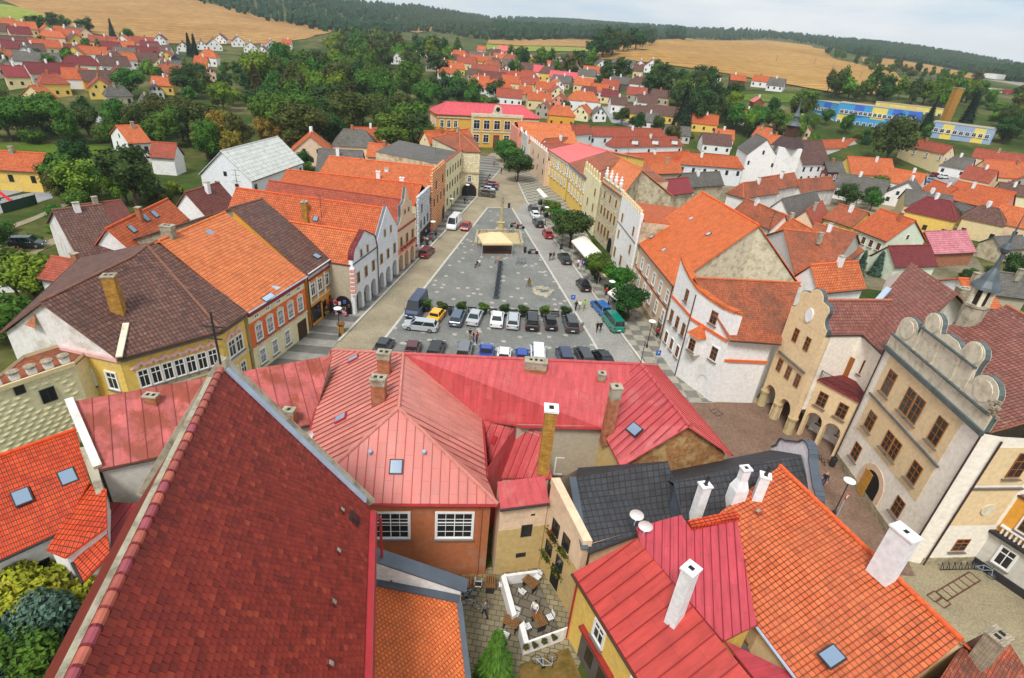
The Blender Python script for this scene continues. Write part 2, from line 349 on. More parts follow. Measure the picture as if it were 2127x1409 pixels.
M['tile_nave'] = tile('tile_nave', S(146,46,30), S(126,36,24), joint=S(50,12,10), w=.3, h=.3, weather=S(90,24,18), wamt=.4, bump=.5, pan=False)
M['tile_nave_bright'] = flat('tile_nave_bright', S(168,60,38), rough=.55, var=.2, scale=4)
M['slate'] = tile('slate', S(74,74,78), S(66,66,70), joint=S(44,44,46), w=.42, h=.42, weather=S(58,58,58), wamt=.4, pan=False, bump=.3, rough=.7, spec=.25)
M['roof_white'] = tile('roof_white', S(220,222,216), S(214,216,210), joint=S(176,178,174), w=.9, h=.9, weather=S(206,206,200), wamt=.2, pan=False, bump=.3)
M['sheet_red'] = sheet('sheet_red', S(198,80,82), rust=S(212,120,114), ramt=.6, rthr=.54)
M['sheet_salmon_sheen'] = sheet('sheet_salmon_sheen', S(212,134,120), rust=S(202,118,106), ramt=.5)  # salmon sheet with the sky sheen of the side slopes in its colour
M['sheet_hip'] = sheet('sheet_hip', S(204,108,96), rust=S(216,138,124), ramt=.5, rthr=.62)  # hip of the same roof, darker because no sky sheen is painted in
M['sheet_rusty'] = sheet('sheet_rusty', S(190,94,90), seam=1.0, rows=1.5, rust=S(150,64,36), ramt=.9, rthr=.45, pv=.16, rough=.6)
M['sheet_brick'] = sheet('sheet_brick', S(194,66,58), seam=.85, rows=2.2, rust=S(192,60,50), ramt=.4)
M['sheet_crimson'] = sheet('sheet_crimson', S(194,66,78), seam=.55, rows=3, rust=S(200,54,72), ramt=.3)
M['sheet_pink'] = sheet('sheet_pink', S(232,104,100), rust=S(226,112,104), ramt=.4)
M['sheet_school'] = sheet('sheet_school', S(216,84,92), rust=S(220,104,106), ramt=.4)
M['sheet_wine'] = sheet('sheet_wine', S(140,42,46), rows=3, rust=S(130,46,46), ramt=.4)
M['sheet_grey'] = sheet('sheet_grey', S(150,156,162), seam=.5, rust=S(130,120,110), ramt=.5)
M['pinkpan'] = tile('pinkpan', S(226,140,150), S(214,124,136), w=.4, h=.5, weather=S(230,160,165), wamt=.4)
for k, c in dict(white=(232,230,226), cream=(226,206,160), yellow=(232,196,104), ochre=(226,162,66), orange=(228,112,62), beige=(234,206,162), pinkbeige=(228,198,170), terracotta=(178,108,72),
                 grey=(170,164,150), lgrey=(206,202,192), greige=(184,172,150), pink=(232,170,160), rose=(228,150,132), mint=(222,232,208), peach=(234,204,172), tan=(204,176,120), blue=(150,190,226), blue2=(72,160,214),
                 royal=(70,112,206), lemon=(236,214,110), paleyellow=(234,224,182), school=(224,176,84), schoolblue=(154,176,206), wine=(120,66,66), yard=(246,237,222), bluewhite=(228,231,235)).items():
    M[k] = plaster('plaster_'+k, S(*c))
M['white'] = plaster('plaster_white', S(238,236,234), stain=S(196,190,178), amt=.5)
M['whitedirty'] = plaster('plaster_whitedirty', S(228,224,220), stain=S(176,160,138), amt=.7, thr=.5, scale=.5)
M['oldwall'] = plaster('plaster_oldwall', S(206,194,166), stain=S(146,124,94), amt=.85, thr=.47, scale=.8)
M['gable_old'] = plaster('plaster_gable_old', S(216,206,180), stain=S(160,146,116), amt=.8, thr=.5, scale=1.2)
M['brickgable'] = bricks('brickgable', S(176,106,60), S(150,84,46), S(190,160,110), patch=S(196,164,112), pthr=.52)
M['brick'] = bricks('brick', S(190,98,56), S(158,76,44), S(170,150,124), patch=S(176,156,130), pthr=.62)
M['brickyellow'] = bricks('brickyellow', S(196,148,70), S(172,122,54), S(150,112,60))
M['brickgrey'] = bricks('brickgrey', S(150,136,112), S(122,108,88), S(196,186,166), w=.28, h=.08)
M['stonebase'] = bricks('stonebase', S(176,164,136), S(150,138,112), S(120,110,92), w=.8, h=.35)
M['rustic'] = bricks('rustic', S(230,218,186), S(222,208,174), S(190,174,138), w=.75, h=.42, ms=.03)
M['sgraff_grey'] = bricks('sgraff_grey', S(222,224,226), S(200,204,210), S(140,146,156), w=.7, h=.5, ms=.05)
M['sgraff_orange'] = bricks('sgraff_orange', S(236,206,166), S(228,190,146), S(206,116,66), w=1.6, h=.5, ms=.13)
M['sgraff_beige'] = bricks('sgraff_beige', S(216,204,176), S(204,190,160), S(160,144,116), w=1.0, h=.55, ms=.03)
M['concrete'] = plaster('concrete', S(178,170,150), stain=S(110,100,80), amt=.8, thr=.48, scale=1.5)
M['stone'] = plaster('stone', S(224,214,190), stain=S(164,150,124), amt=.6, thr=.5, scale=1.3)
M['stonecol'] = plaster('stonecol', S(190,172,130), stain=S(130,112,80), amt=.6)
M['limewash'] = plaster('limewash', S(236,237,238), stain=S(200,198,192), amt=.5, thr=.54, scale=1.8)
M['lead'] = flat('lead', S(80,90,96), rough=.5, spec=.5, var=.2)
M['zinc'] = flat('zinc', S(168,184,204), rough=.35, spec=.6, var=.12)
M['copper'] = flat('copper', S(88,98,98), rough=.6, var=.25)
M['gutter'] = flat('gutter', S(70,52,52), rough=.5)
M['redgutter'] = flat('redgutter', S(166,44,50), rough=.45)
M['darkmetal'] = flat('darkmetal', S(52,50,52), rough=.5)
M['slatecap'] = flat('slatecap', S(76,84,94), rough=.45, spec=.5)
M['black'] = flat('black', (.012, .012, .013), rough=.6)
M['interior'] = flat('interior', (.03, .026, .022), rough=.9)
M['winwhite'] = flat('winwhite', S(236,236,234), rough=.5, var=.03)
M['winbrown'] = flat('winbrown', S(150,92,38), rough=.5)
M['wood'] = flat('wood', S(126,88,50), rough=.7, var=.25, scale=4)
M['woodgold'] = flat('woodgold', S(190,138,58), rough=.6, var=.2, scale=4)
M['wooddark'] = flat('wooddark', S(74,50,38), rough=.7, var=.2)
M['woodgrey'] = flat('woodgrey', S(96,90,84), rough=.8, var=.2)
M['sill'] = flat('sill', S(112,104,96), rough=.7)
M['pinkband'] = flat('pinkband', S(226,180,176), rough=.8)
M['redwood'] = flat('redwood', S(150,50,44), rough=.6)
m, t, b = base_mat('glass', .08, .7); b.inputs['Base Color'].default_value = (.02, .022, .024, 1); M['glass'] = m
m, t, b = base_mat('skylight', .12, .7); b.inputs['Base Color'].default_value = S(126,146,168)+(1,); M['skylight'] = m
GRASS = [(.32, S(74,92,34)), (.5, S(106,122,44)), (.66, S(140,138,66))]
M['ground'] = ground_mat('ground_grass', [(.3, S(46,66,28)), (.47, S(70,86,36)), (.57, S(100,100,54)), (.68, S(128,118,86))], scale=.035, s2=.5)
M['lawn'] = ground_mat('lawn', [(.3, S(70,98,26)), (.55, S(96,118,38)), (.75, S(126,128,60))], scale=.06, s2=1.5)
M['grassfar'] = ground_mat('grassfar', [(.3, S(126,142,52)), (.7, S(160,164,76))], scale=.01, s2=.2)
M['dryyard'] = ground_mat('dryyard', [(.3, S(78,84,32)), (.5, S(132,106,58)), (.7, S(150,120,72))], scale=.5, s2=3)
M['earth'] = ground_mat('earth', [(.3, S(128,104,74)), (.7, S(162,134,96))], scale=.05, s2=1)
M['field'] = ground_mat('field', [(.3, S(160,118,68)), (.5, S(176,134,80)), (.7, S(190,150,94))], scale=.012, s2=.12, wave=(.028, .35, .84))
M['field2'] = ground_mat('field2', [(.3, S(166,124,66)), (.5, S(180,138,76)), (.7, S(192,152,88))], scale=.009, s2=.1, wave=(.02, 1.25, .86))
M['road'] = ground_mat('cobbles', [(.3, S(146,134,112)), (.5, S(166,154,130)), (.7, S(180,168,142))], scale=.25, s2=4.5, bump=.8)
M['roadgrey'] = ground_mat('roadgrey', [(.3, S(150,148,142)), (.7, S(176,172,164))], scale=.2, s2=4.0, bump=.5)
M['asphalt'] = ground_mat('asphalt', [(.3, S(150,150,152)), (.7, S(172,172,172))], scale=.15, s2=3)
M['redasphalt'] = ground_mat('redasphalt', [(.3, S(122,98,84)), (.5, S(138,112,96)), (.7, S(150,124,106))], scale=.3, s2=3.5)
M['gravel'] = ground_mat('gravel', [(.3, S(150,138,112)), (.7, S(172,160,130))], scale=.4, s2=6, bump=.6)
M['kerb'] = flat('kerb', S(190,186,176), rough=.85)
def paving(name, c1, c2, joint, w, h, ang, accent=None, acc=.04, leaves=0):
    m, t, b = base_mat(name, .85, .25)
    g = nd(t, 'ShaderNodeNewGeometry'); mp = nd(t, 'ShaderNodeMapping'); mp.inputs['Rotation'].default_value = (0, 0, ang)
    br = nd(t, 'ShaderNodeTexBrick'); br.inputs['Color1'].default_value = L3(c1); br.inputs['Color2'].default_value = L3(c2); br.inputs['Mortar'].default_value = L3(joint)
    br.inputs['Scale'].default_value = 1; br.inputs['Mortar Size'].default_value = h*.07; br.inputs['Brick Width'].default_value = w; br.inputs['Row Height'].default_value = h
    n = nd(t, 'ShaderNodeTexNoise', i_Scale=.22, i_Detail=9.0, i_Roughness=.65); r = ramp(t, [(.3, .8), (.7, 1.16)]); mu = mixc(t, 'MULTIPLY', 1.0)
    lk(t, g, 'Position', mp, 0); lk(t, mp, 0, br, 'Vector'); lk(t, g, 'Position', n, 'Vector'); lk(t, n, 0, r, 0); lk(t, br, 0, mu, 6); lk(t, r, 0, mu, 7); last = mu
    if accent:
        b2 = nd(t, 'ShaderNodeTexBrick'); b2.inputs['Color1'].default_value = (0, 0, 0, 1); b2.inputs['Color2'].default_value = (1, 1, 1, 1); b2.inputs['Mortar'].default_value = (0, 0, 0, 1)
        b2.inputs['Scale'].default_value = 1; b2.inputs['Mortar Size'].default_value = 0; b2.inputs['Brick Width'].default_value = .55; b2.inputs['Row Height'].default_value = .6
        r2 = ramp(t, [(1-acc-.002, 0.0), (1-acc, .8)]); m2 = mixc(t); m2.inputs[7].default_value = L3(accent)
        lk(t, mp, 0, b2, 'Vector'); lk(t, b2, 0, r2, 0); lk(t, r2, 0, m2, 0); lk(t, last, 2, m2, 6); last = m2
    if leaves:
        vo = nd(t, 'ShaderNodeTexNoise', i_Scale=2.6, i_Detail=3.0); r3 = ramp(t, [(.66, 0.0), (.69, leaves)]); m3 = mixc(t); m3.inputs[7].default_value = L3(S(176,120,60))
        lk(t, g, 'Position', vo, 'Vector'); lk(t, vo, 0, r3, 0); lk(t, r3, 0, m3, 0); lk(t, last, 2, m3, 6); last = m3
    lk(t, last, 2, b, 'Base Color'); bp = nd(t, 'ShaderNodeBump', i_Strength=.4, i_Distance=.01); lk(t, br, 0, bp, 'Height'); lk(t, bp, 0, b, 'Normal'); return m
M['square'] = paving('square_setts', S(134,134,129), S(118,119,115), S(100,100,96), .34, .2, .1, accent=S(180,173,158), acc=.045, leaves=.45)
M['yardslab'] = paving('yard_slabs', S(150,140,112), S(128,118,94), S(88,84,62), .6, .4, .1)
M['terrace'] = paving('terrace_slabs', S(120,112,98), S(104,96,84), S(74,70,58), .9, .6, .3)
def bands(name, c1, c2, ang, sz, chk):
    m, t, b = base_mat(name, .85, .2)
    g = nd(t, 'ShaderNodeNewGeometry'); mp = nd(t, 'ShaderNodeMapping'); mp.inputs['Rotation'].default_value = (0, 0, ang); mp.inputs['Scale'].default_value = (1 if chk else .0001, 1, .00001); mp.inputs['Location'].default_value = (.31, .21, .37)
    ck = nd(t, 'ShaderNodeTexChecker', i_Scale=1/sz); ck.inputs['Color1'].default_value = L3(c1); ck.inputs['Color2'].default_value = L3(c2)
    n = nd(t, 'ShaderNodeTexNoise', i_Scale=1.2, i_Detail=9.0, i_Roughness=.7); r = ramp(t, [(.3, .78), (.7, 1.2)]); mu = mixc(t, 'MULTIPLY', 1.0)
    lk(t, g, 'Position', mp, 0); lk(t, mp, 0, ck, 0); lk(t, g, 'Position', n, 'Vector'); lk(t, n, 0, r, 0); lk(t, ck, 0, mu, 6); lk(t, r, 0, mu, 7); lk(t, mu, 2, b, 'Base Color'); return m
M['pave_left'] = bands('pavement_bands', S(142,140,132), S(104,103,97), .12, 1.75, False)
M['pave_right'] = bands('pavement_checks', S(160,154,140), S(122,120,112), -.08, 1.5, True)
M['leaf_mid'] = leafmat('leaf_mid', S(46,76,22), S(80,118,34), S(112,146,50))
M['leaf_dark'] = leafmat('leaf_dark', S(32,56,22), S(54,86,32), S(80,112,42))
M['leaf_olive'] = leafmat('leaf_olive', S(52,62,24), S(80,90,32), S(116,112,42))
M['leaf_bright'] = leafmat('leaf_bright', S(70,100,24), S(108,142,36), S(140,168,56))
M['leaf_rust'] = leafmat('leaf_rust', S(60,60,28), S(86,84,36), S(120,102,46))
M['leaf_spruce'] = leafmat('leaf_spruce', S(22,40,28), S(38,62,40), S(58,84,52))
M['leaf_blue'] = leafmat('leaf_blue', S(54,80,66), S(84,112,96), S(120,144,124))
M['leaf_autumn'] = leafmat('leaf_autumn', S(104,94,34), S(150,122,46), S(176,140,60))
M['forest'] = leafmat('forest_green', S(28,54,34), S(48,80,44), S(84,108,52))
M['vine'] = leafmat('vine', S(96,112,24), S(146,160,40), S(190,190,70))
M['flower_red'] = leafmat('flower_red', S(120,50,30), S(140,90,40), S(190,80,50))
M['bark'] = flat('bark', S(84,68,52), rough=.9, var=.3, scale=3)

# ------------------------------------------------------------------ ground, fields
def ground():
    rad = np.concatenate([np.linspace(0.5, 240, 40), np.geomspace(246, 4200, 84)]); ang = np.radians(np.concatenate([np.linspace(-180, -62, 14)[:-1], np.linspace(-62, 62, 150), np.linspace(62, 180, 14)[1:-1]]))
    na = len(ang); xy = np.array([[r*math.sin(a), r*math.cos(a)] for r in rad for a in ang]); z = terr_np(xy)
    vs = np.column_stack([xy, z]); fs = []
    for i in range(len(rad)-1):
        for j in range(na):
            k = (j+1) % na
            if k == 0 and False: continue
            fs.append((i*na+j, i*na+k, (i+1)*na+k, (i+1)*na+j))
    me = bpy.data.meshes.new('ground'); me.from_pydata([tuple(v) for v in vs], [], fs); me.materials.append(M['ground'])
    me.polygons.foreach_set('use_smooth', [True]*len(me.polygons)); me.update()
    o = bpy.data.objects.new('ground', me); COL.objects.link(o); structure(o)
    bm = bmesh.new(); bm.from_mesh(me); bmesh.ops.recalc_face_normals(bm, faces=bm.faces)
    if sum(f.normal.z for f in bm.faces) < 0: bmesh.ops.reverse_faces(bm, faces=bm.faces)
    bm.to_mesh(me); bm.free()
ground()
def resample(pts, n):
    pts = np.array(pts, float); d = np.concatenate([[0], np.cumsum(np.linalg.norm(np.diff(pts, axis=0), axis=1))]); t = np.linspace(0, d[-1], n)
    return np.column_stack([np.interp(t, d, pts[:, k]) for k in range(pts.shape[1])])
def strip(name, near, far, mat, lift=.25, nu=50, nv=24, world=False):
    """a patch of land between two outlines, lying on the terrain"""
    A = resample(near if world else [T(*p)[:2] for p in resample(near, 14)], nu); B = resample(far if world else [T(*p)[:2] for p in resample(far, 14)], nu)
    xy = np.concatenate([A*(1-t)+B*t for t in np.linspace(0, 1, nv)]); z = terr_np(xy)+lift
    fs = [(i*nu+j, i*nu+j+1, (i+1)*nu+j+1, (i+1)*nu+j) for i in range(nv-1) for j in range(nu-1)]
    me = bpy.data.meshes.new(name); me.from_pydata([tuple(v) for v in np.column_stack([xy, z])], [], fs); me.materials.append(mat)
    me.polygons.foreach_set('use_smooth', [True]*len(me.polygons)); me.update(); o = bpy.data.objects.new(name, me); COL.objects.link(o); structure(o)
    bm = bmesh.new(); bm.from_mesh(me)
    if sum(f.normal.z for f in bm.faces) < 0: bmesh.ops.reverse_faces(bm, faces=bm.faces); bm.to_mesh(me)
    bm.free(); return o
strip('wheat_field', [(115,52),(190,70),(300,90),(420,94),(560,92),(650,80),(688,68)], [(-60,-14),(40,-14),(200,-12),(375,-6),(430,6),(560,40),(690,62)], M['field'], lift=.6)
strip('meadow', [(-30,62),(20,60),(60,48),(112,50)], [(-30,8),(20,12),(60,22),(112,40)], M['grassfar'], lift=.7)
strip('wheat_field', [(1225,124),(1300,126),(1400,138),(1500,152),(1640,178),(1740,196),(1840,200),(1885,176)], [(1265,96),(1350,84),(1400,82),(1500,85),(1600,84),(1690,96),(1710,118),(1860,152)], M['field2'], lift=.6)
strip('wheat_field', [(1010,92),(1080,96),(1160,97),(1240,100)], [(1015,84),(1080,83),(1160,82),(1250,85)], M['field'], lift=.7, nv=8)
strip('meadow', [(1010,104),(1080,108),(1160,108),(1230,108)], [(1010,93),(1080,97),(1160,98),(1240,101)], M['grassfar'], lift=.6, nv=6)
strip('meadow', [(1352,84),(1400,84),(1440,85)], [(1356,76),(1400,76),(1440,82)], M['grassfar'], lift=.9, nv=5)
strip('wheat_field', [(1800,136),(1850,142),(1930,152),(2030,166)], [(1790,120),(1850,124),(1930,136),(2020,154)], M['field2'], lift=.6, nv=6)
strip('wheat_field', [(826,63),(866,70),(896,66)], [(826,56),(866,60),(896,58)], M['field'], lift=1.2, nv=5)
strip('wheat_field', [(892,60),(930,62),(950,62)], [(892,53),(930,54),(950,57)], M['field'], lift=1.2, nv=5)
strip('sports_lawn', [(1530,210),(1580,212),(1620,214),(1690,212)], [(1535,198),(1580,196),(1640,196),(1690,200)], M['lawn'], lift=.3, nv=5)
strip('lawn', [(0,330),(60,345),(130,360),(240,345)], [(0,300),(60,296),(130,300),(250,306)], M['lawn'], lift=.05, nv=8)
strip('lawn', [(100,390),(140,385),(200,372)], [(95,362),(150,350),(215,348)], M['lawn'], lift=.06, nv=5)
strip('lawn', [(1540,392),(1600,380),(1700,380)], [(1540,290),(1600,280),(1700,275)], M['ground'], lift=.04, nv=5)
strip('road', [(0,412),(60,396),(130,386),(200,374),(260,352)], [(0,398),(60,384),(130,375),(195,362),(255,342)], M['asphalt'], lift=.09, nv=4)
strip('road', [(140,248),(230,258),(320,258),(400,264)], [(140,238),(230,245),(320,246),(400,250)], M['asphalt'], lift=.12, nv=4)
strip('footpath', [(0,486),(70,460),(140,428),(190,402)], [(0,476),(70,451),(140,420),(185,397)], M['gravel'], lift=.08, nv=4)
strip('lane', [(20,555),(70,530),(120,506)], [(0,545),(60,516),(120,492)], M['gravel'], lift=.08, nv=4)
strip('playground', [(0,445),(60,428),(110,412)], [(0,415),(60,402),(110,392)], M['asphalt'], lift=.07, nv=4)
strip('street', [(1640,330),(1700,316),(1780,300)], [(1640,310),(1700,300),(1770,288)], M['asphalt'], lift=.1, nv=4)
strip('car_park', [(1860,392),(1960,400),(2050,392)], [(1850,362),(1940,362),(2040,372)], M['asphalt'], lift=.1, nv=4)
strip('street', [(1790,520),(1850,500),(1900,420)], [(1760,440),(1820,430),(1870,395)], M['gravel'], lift=.05, nv=6)
strip('street', [(1270,255),(1300,262),(1330,268)], [(1250,222),(1275,222),(1300,226)], M['asphalt'], lift=.06, nv=4)

def poly(name, pts, z, mat, thick=0, kerb=None):
    mb = MB(); P3 = [V(*( (P(*p)[:2]) if len(p) == 2 else p[:2]), z) for p in pts]
    a = sum(P3[i].x*P3[(i+1) % len(P3)].y-P3[(i+1) % len(P3)].x*P3[i].y for i in range(len(P3)))
    if a < 0: P3 = P3[::-1]
    mb.face(P3, mat)
    if thick:
        for i in range(len(P3)):
            j = (i+1) % len(P3); d = V(0, 0, -thick); mb.face([P3[i]+d, P3[j]+d, P3[j], P3[i]], M['kerb'])
    return structure(mb.build(name))
wx = lambda *a: (a[0], a[1], 0)
poly('road', [wx(-34,34), wx(-36,60), (700,610), (860,470), (960,370), (1020,318), (1062,318), (1200,470), (1330,620), (1440,740), wx(32,52), wx(28,44), wx(0,40)], .012, M['road'])
poly('road', [(1064,470),(1078,430),(1093,421),(1157,508),(1203,570),(1302,710),(1350,790),(1270,800),(1231,708),(1150,575)], .016, M['roadgrey'])
poly('paved_square', [(740,775),(795.5,707.7),(1012.6,431.7),(1063,431.7),(1080,460),(1231,708),(1262,762),(1280,800)], .022, M['square'])
poly('yards', [(1290,290),(1480,262),(1700,292),(1990,470),(2090,640),(1800,600),(1500,470),(1350,380)], .008, ground_mat('yards', [(.3, S(96,98,66)), (.5, S(132,122,98)), (.7, S(158,148,126))], scale=.12, s2=1))
poly('yards', [(60,640),(330,480),(640,330),(900,255),(960,300),(850,420),(640,560),(300,560)], .008, bpy.data.materials['yards'])
def kerbline(pts, wd=.35, z=.03, h=.02, name='kerb'):
    mb = MB(); Q = [P(*p) for p in pts]
    for a, b in zip(Q, Q[1:]): mb.bar(V(a.x, a.y, z-h/2+.006), V(b.x, b.y, z-h/2+.006), wd, h, M['kerb'])
    return structure(mb.build(name))
kerbline([(740,775),(795.5,707.7),(1012.6,431.7),(1063,431.7),(1080,460),(1231,708),(1280,800)])
poly('pavement', [wx(-32,46), wx(-22.6,46), (703,710),(923,483),(989.5,411),(1040,352),(1030,326),(990,326),(950,404),(915,452),(885,483),(855,540),(820,571),(780,611),(735,655),(690,651),(640,688)], .12, M['pave_left'], thick=.14)
kerbline([(703,710),(923,483),(989.5,411),(1040,352)], z=.145, name='kerb')
poly('pavement', [(1062,330),(1072,372),(1095,421.5),(1157,508),(1203,570),(1302,710),(1395,835),(1480,838),(1405,782),(1365,728),(1372,708),(1313,638),(1290,600),(1240,520),(1190,440),(1140,380),(1090,330)], .12, M['pave_right'], thick=.14)
kerbline([(1072,372),(1095,421.5),(1157,508),(1203,570),(1302,710),(1395,835)], z=.145)
poly('street', [wx(17,50), (1395,835), (1600,838), wx(37,60), wx(38,42), (1884,1165), wx(34,30), wx(22,30)], .014, M['redasphalt'])
poly('gravel_yard', [(1884,1162),(2127,1150),(2300,1300),(2300,1500),(1900,1500),(1800,1300),wx(28,31),wx(33.8,31.2)], .02, M['gravel'])
poly('courtyard', [wx(-2,28), wx(4,29), wx(7.4,24), wx(6,21), wx(4,12), wx(-2,12)], .012, M['yardslab'])
poly('dry_lawn', [wx(2.4,21.2), wx(5.6,22.6), wx(9,14), wx(2,12)], .02, M['dryyard'])

# ------------------------------------------------------------------ forest on the hills (nobody could count it)
def inside(poly, x, y):
    c = np.zeros(len(x), bool); n = len(poly)
    for i in range(n):
        (x1, y1), (x2, y2) = poly[i], poly[(i+1) % n]
        if y1 != y2: c ^= ((y1 > y) != (y2 > y)) & (x < (x2-x1)*(y-y1)/(y2-y1)+x1)
    return c
def forest(name, edge, ridge, spacing, h=(12, 19), extra=120, mat='forest', cap=7000):
    A = [T(*p)[:2] for p in resample(edge, 16)]; B = [T(*p) for p in resample(ridge, 16)]
    B = [(p.x*(1+extra/max(p.length, 1)), p.y*(1+extra/max(p.length, 1))) for p in B][::-1]
    pl = [tuple(a) for a in A]+B; pa = np.array(pl); lo, hi = pa.min(0), pa.max(0)
    n = int(min(cap*3, (hi-lo)[0]*(hi-lo)[1]/spacing**2)); xy = lo+(hi-lo)*rng.random((n, 2)); xy = xy[inside(pl, xy[:, 0], xy[:, 1])][:cap]; z = terr_np(xy)
    vs = []; fs = []; k = 6
    for (x, y), zz in zip(xy, z):
        H = rng.uniform(*h); r0 = H*rng.uniform(.17, .27); con = rng.random() < .6; a0 = rng.random()*6
        lv = [(.0, .55), (.3, 1.0), (.62, .62), (.98, .06)] if con else [(.05, .5), (.35, 1.2), (.7, 1.15), (.98, .4)]
        b = len(vs)
        for q, (hh, rr) in enumerate(lv):
            for j in range(k):
                a = a0+q*.5+j*2*math.pi/k; r = r0*rr*rng.uniform(.7, 1.25); vs.append((x+r*math.cos(a), y+r*math.sin(a), zz+H*hh+rng.uniform(-.5, .5)))
        for q in range(len(lv)-1):
            for j in range(k):
                j2 = (j+1) % k; fs.append((b+q*k+j, b+q*k+j2, b+(q+1)*k+j2, b+(q+1)*k+j))
        fs.append(tuple(b+(len(lv)-1)*k+j for j in range(k)))
    me = bpy.data.meshes.new(name); me.from_pydata(vs, [], fs); me.materials.append(M[mat]); me.update(); o = bpy.data.objects.new(name, me); COL.objects.link(o)
    o['kind'] = 'stuff'; o['label'] = 'dark conifer forest covering the hills beyond the fields'; o['category'] = 'forest'; return o
forest('forest', [(380,0),(430,10),(560,46),(690,70),(760,84),(830,74)], [(380,-34),(470,-22),(600,-10),(720,6),(850,16),(940,24)], 6.5, cap=6000)
forest('forest', [(830,66),(900,68),(980,80),(1030,88)], [(840,16),(930,26),(990,40),(1025,52)], 7.5, cap=5000)
forest('forest', [(1020,84),(1100,86),(1200,83),(1290,86),(1360,80),(1420,84)], [(1025,53),(1110,50),(1190,47),(1260,56),(1330,64),(1420,70)], 11, h=(16, 24), cap=6000)
forest('forest', [(1400,80),(1470,82),(1530,86),(1600,80),(1690,94),(1760,112),(1800,118)], [(1400,66),(1480,66),(1550,68),(1640,80),(1720,86),(1800,96)], 8.5, cap=6000)
forest('forest', [(1790,118),(1850,122),(1930,134),(2020,152),(2140,178)], [(1790,96),(1860,104),(1930,114),(2020,130),(2150,160)], 8, cap=5000)
# ------------------------------------------------------------------ builders for houses
from mathutils.geometry import tessellate_polygon
RIDGE = {}
def ridge_mat(mat):
    if mat.name not in RIDGE:
        c = {'tile_orange': S(222,104,56), 'tile_orange2': S(214,92,44), 'tile_light': S(224,120,66), 'tile_bright': S(230,100,44), 'tile_vivid': S(214,74,30), 'tile_pan': S(214,96,50), 'tile_red': S(174,80,56), 'tile_old': S(190,104,66), 'tile_mossy': S(170,90,60),
             'tile_brown': S(128,88,72), 'tile_brownred': S(140,78,62), 'tile_hall': S(176,112,84), 'tile_grey': S(110,104,98), 'tile_dark': S(92,70,66), 'tile_wine': S(134,52,52), 'slate': S(96,98,104)}.get(mat.name, None)
        RIDGE[mat.name] = flat('ridge_'+mat.name, c, rough=.7, var=.25, scale=4) if c else mat
    return RIDGE[mat.name]
WINC = {}
def quad_dir(a, b):
    d = V(b.x-a.x, b.y-a.y, 0); L = d.length; return (d/L if L else V(1, 0, 0)), L
def win_mesh(w, h, style):
    key = (round(w, 2), round(h, 2), style)
    if key in WINC: return WINC[key]
    fr = MB(); pa = MB(); sl = MB()
    fm = {'white': 'winwhite', 'grid': 'winwhite', 'tall': 'winwhite', 'brown': 'winbrown', 'browngrid': 'winbrown', 'dark': 'darkmetal', 'plain': 'darkmetal', 'ochre': 'winbrown', 'red': 'redwood'}[style]
    sm = {'white': 'winwhite', 'grid': 'winwhite', 'tall': 'winwhite', 'brown': 'winwhite', 'browngrid': None, 'dark': None, 'plain': None, 'ochre': 'stonecol', 'red': 'winwhite'}[style]
    t = .12 if w > .8 else .07
    if sm:
        for x0, x1, z0, z1 in ((-w/2-t, -w/2, -t, h+t), (w/2, w/2+t, -t, h+t), (-w/2, w/2, h, h+t), (-w/2, w/2, -t, 0)): fr.box(((x0+x1)/2, .03, (z0+z1)/2), (x1-x0, .09, z1-z0), M[sm])
    f = .06 if w > .7 else .05
    for x0, x1, z0, z1 in ((-w/2, -w/2+f, 0, h), (w/2-f, w/2, 0, h), (-w/2+f, w/2-f, h-f, h), (-w/2+f, w/2-f, 0, f)): fr.box(((x0+x1)/2, .02, (z0+z1)/2), (x1-x0, .06, z1-z0), M[fm])
    if style in ('browngrid', 'grid', 'brown', 'red'): nx, nz, tr = (2, 3, .66) if style != 'grid' else (4, 4, .62)
    elif style in ('white', 'tall', 'ochre'): nx, nz, tr = 2, 2, .68
    else: nx, nz, tr = (2, 1, 0) if w > .9 else (1, 1, 0)
    for i in range(1, nx): fr.box((-w/2+w*i/nx, .015, h/2), (.06 if i*2 == nx else .035, .05, h-2*f), M[fm])
    if tr: fr.box((0, .022, h*tr), (w-2*f, .05, .07), M[fm])
    for i in range(1, nz):
        z = h*i/nz
        if abs(z-h*tr) > .15 and style not in ('white', 'tall'): fr.box((0, .012, z), (w-2*f, .04, .03), M[fm])
    pa.face([(-w/2, .004, 0), (w/2, .004, 0), (w/2, .004, h), (-w/2, .004, h)][::-1], M['glass'])
    sl.box((0, .09, -t-.05), (w+.35, .24, .07), M['sill'])
    WINC[key] = (fr.mesh('window'), pa.mesh('pane'), sl.mesh('sill') if style in ('browngrid', 'white', 'tall', 'brown', 'grid') and w > .75 else None)
    return WINC[key]
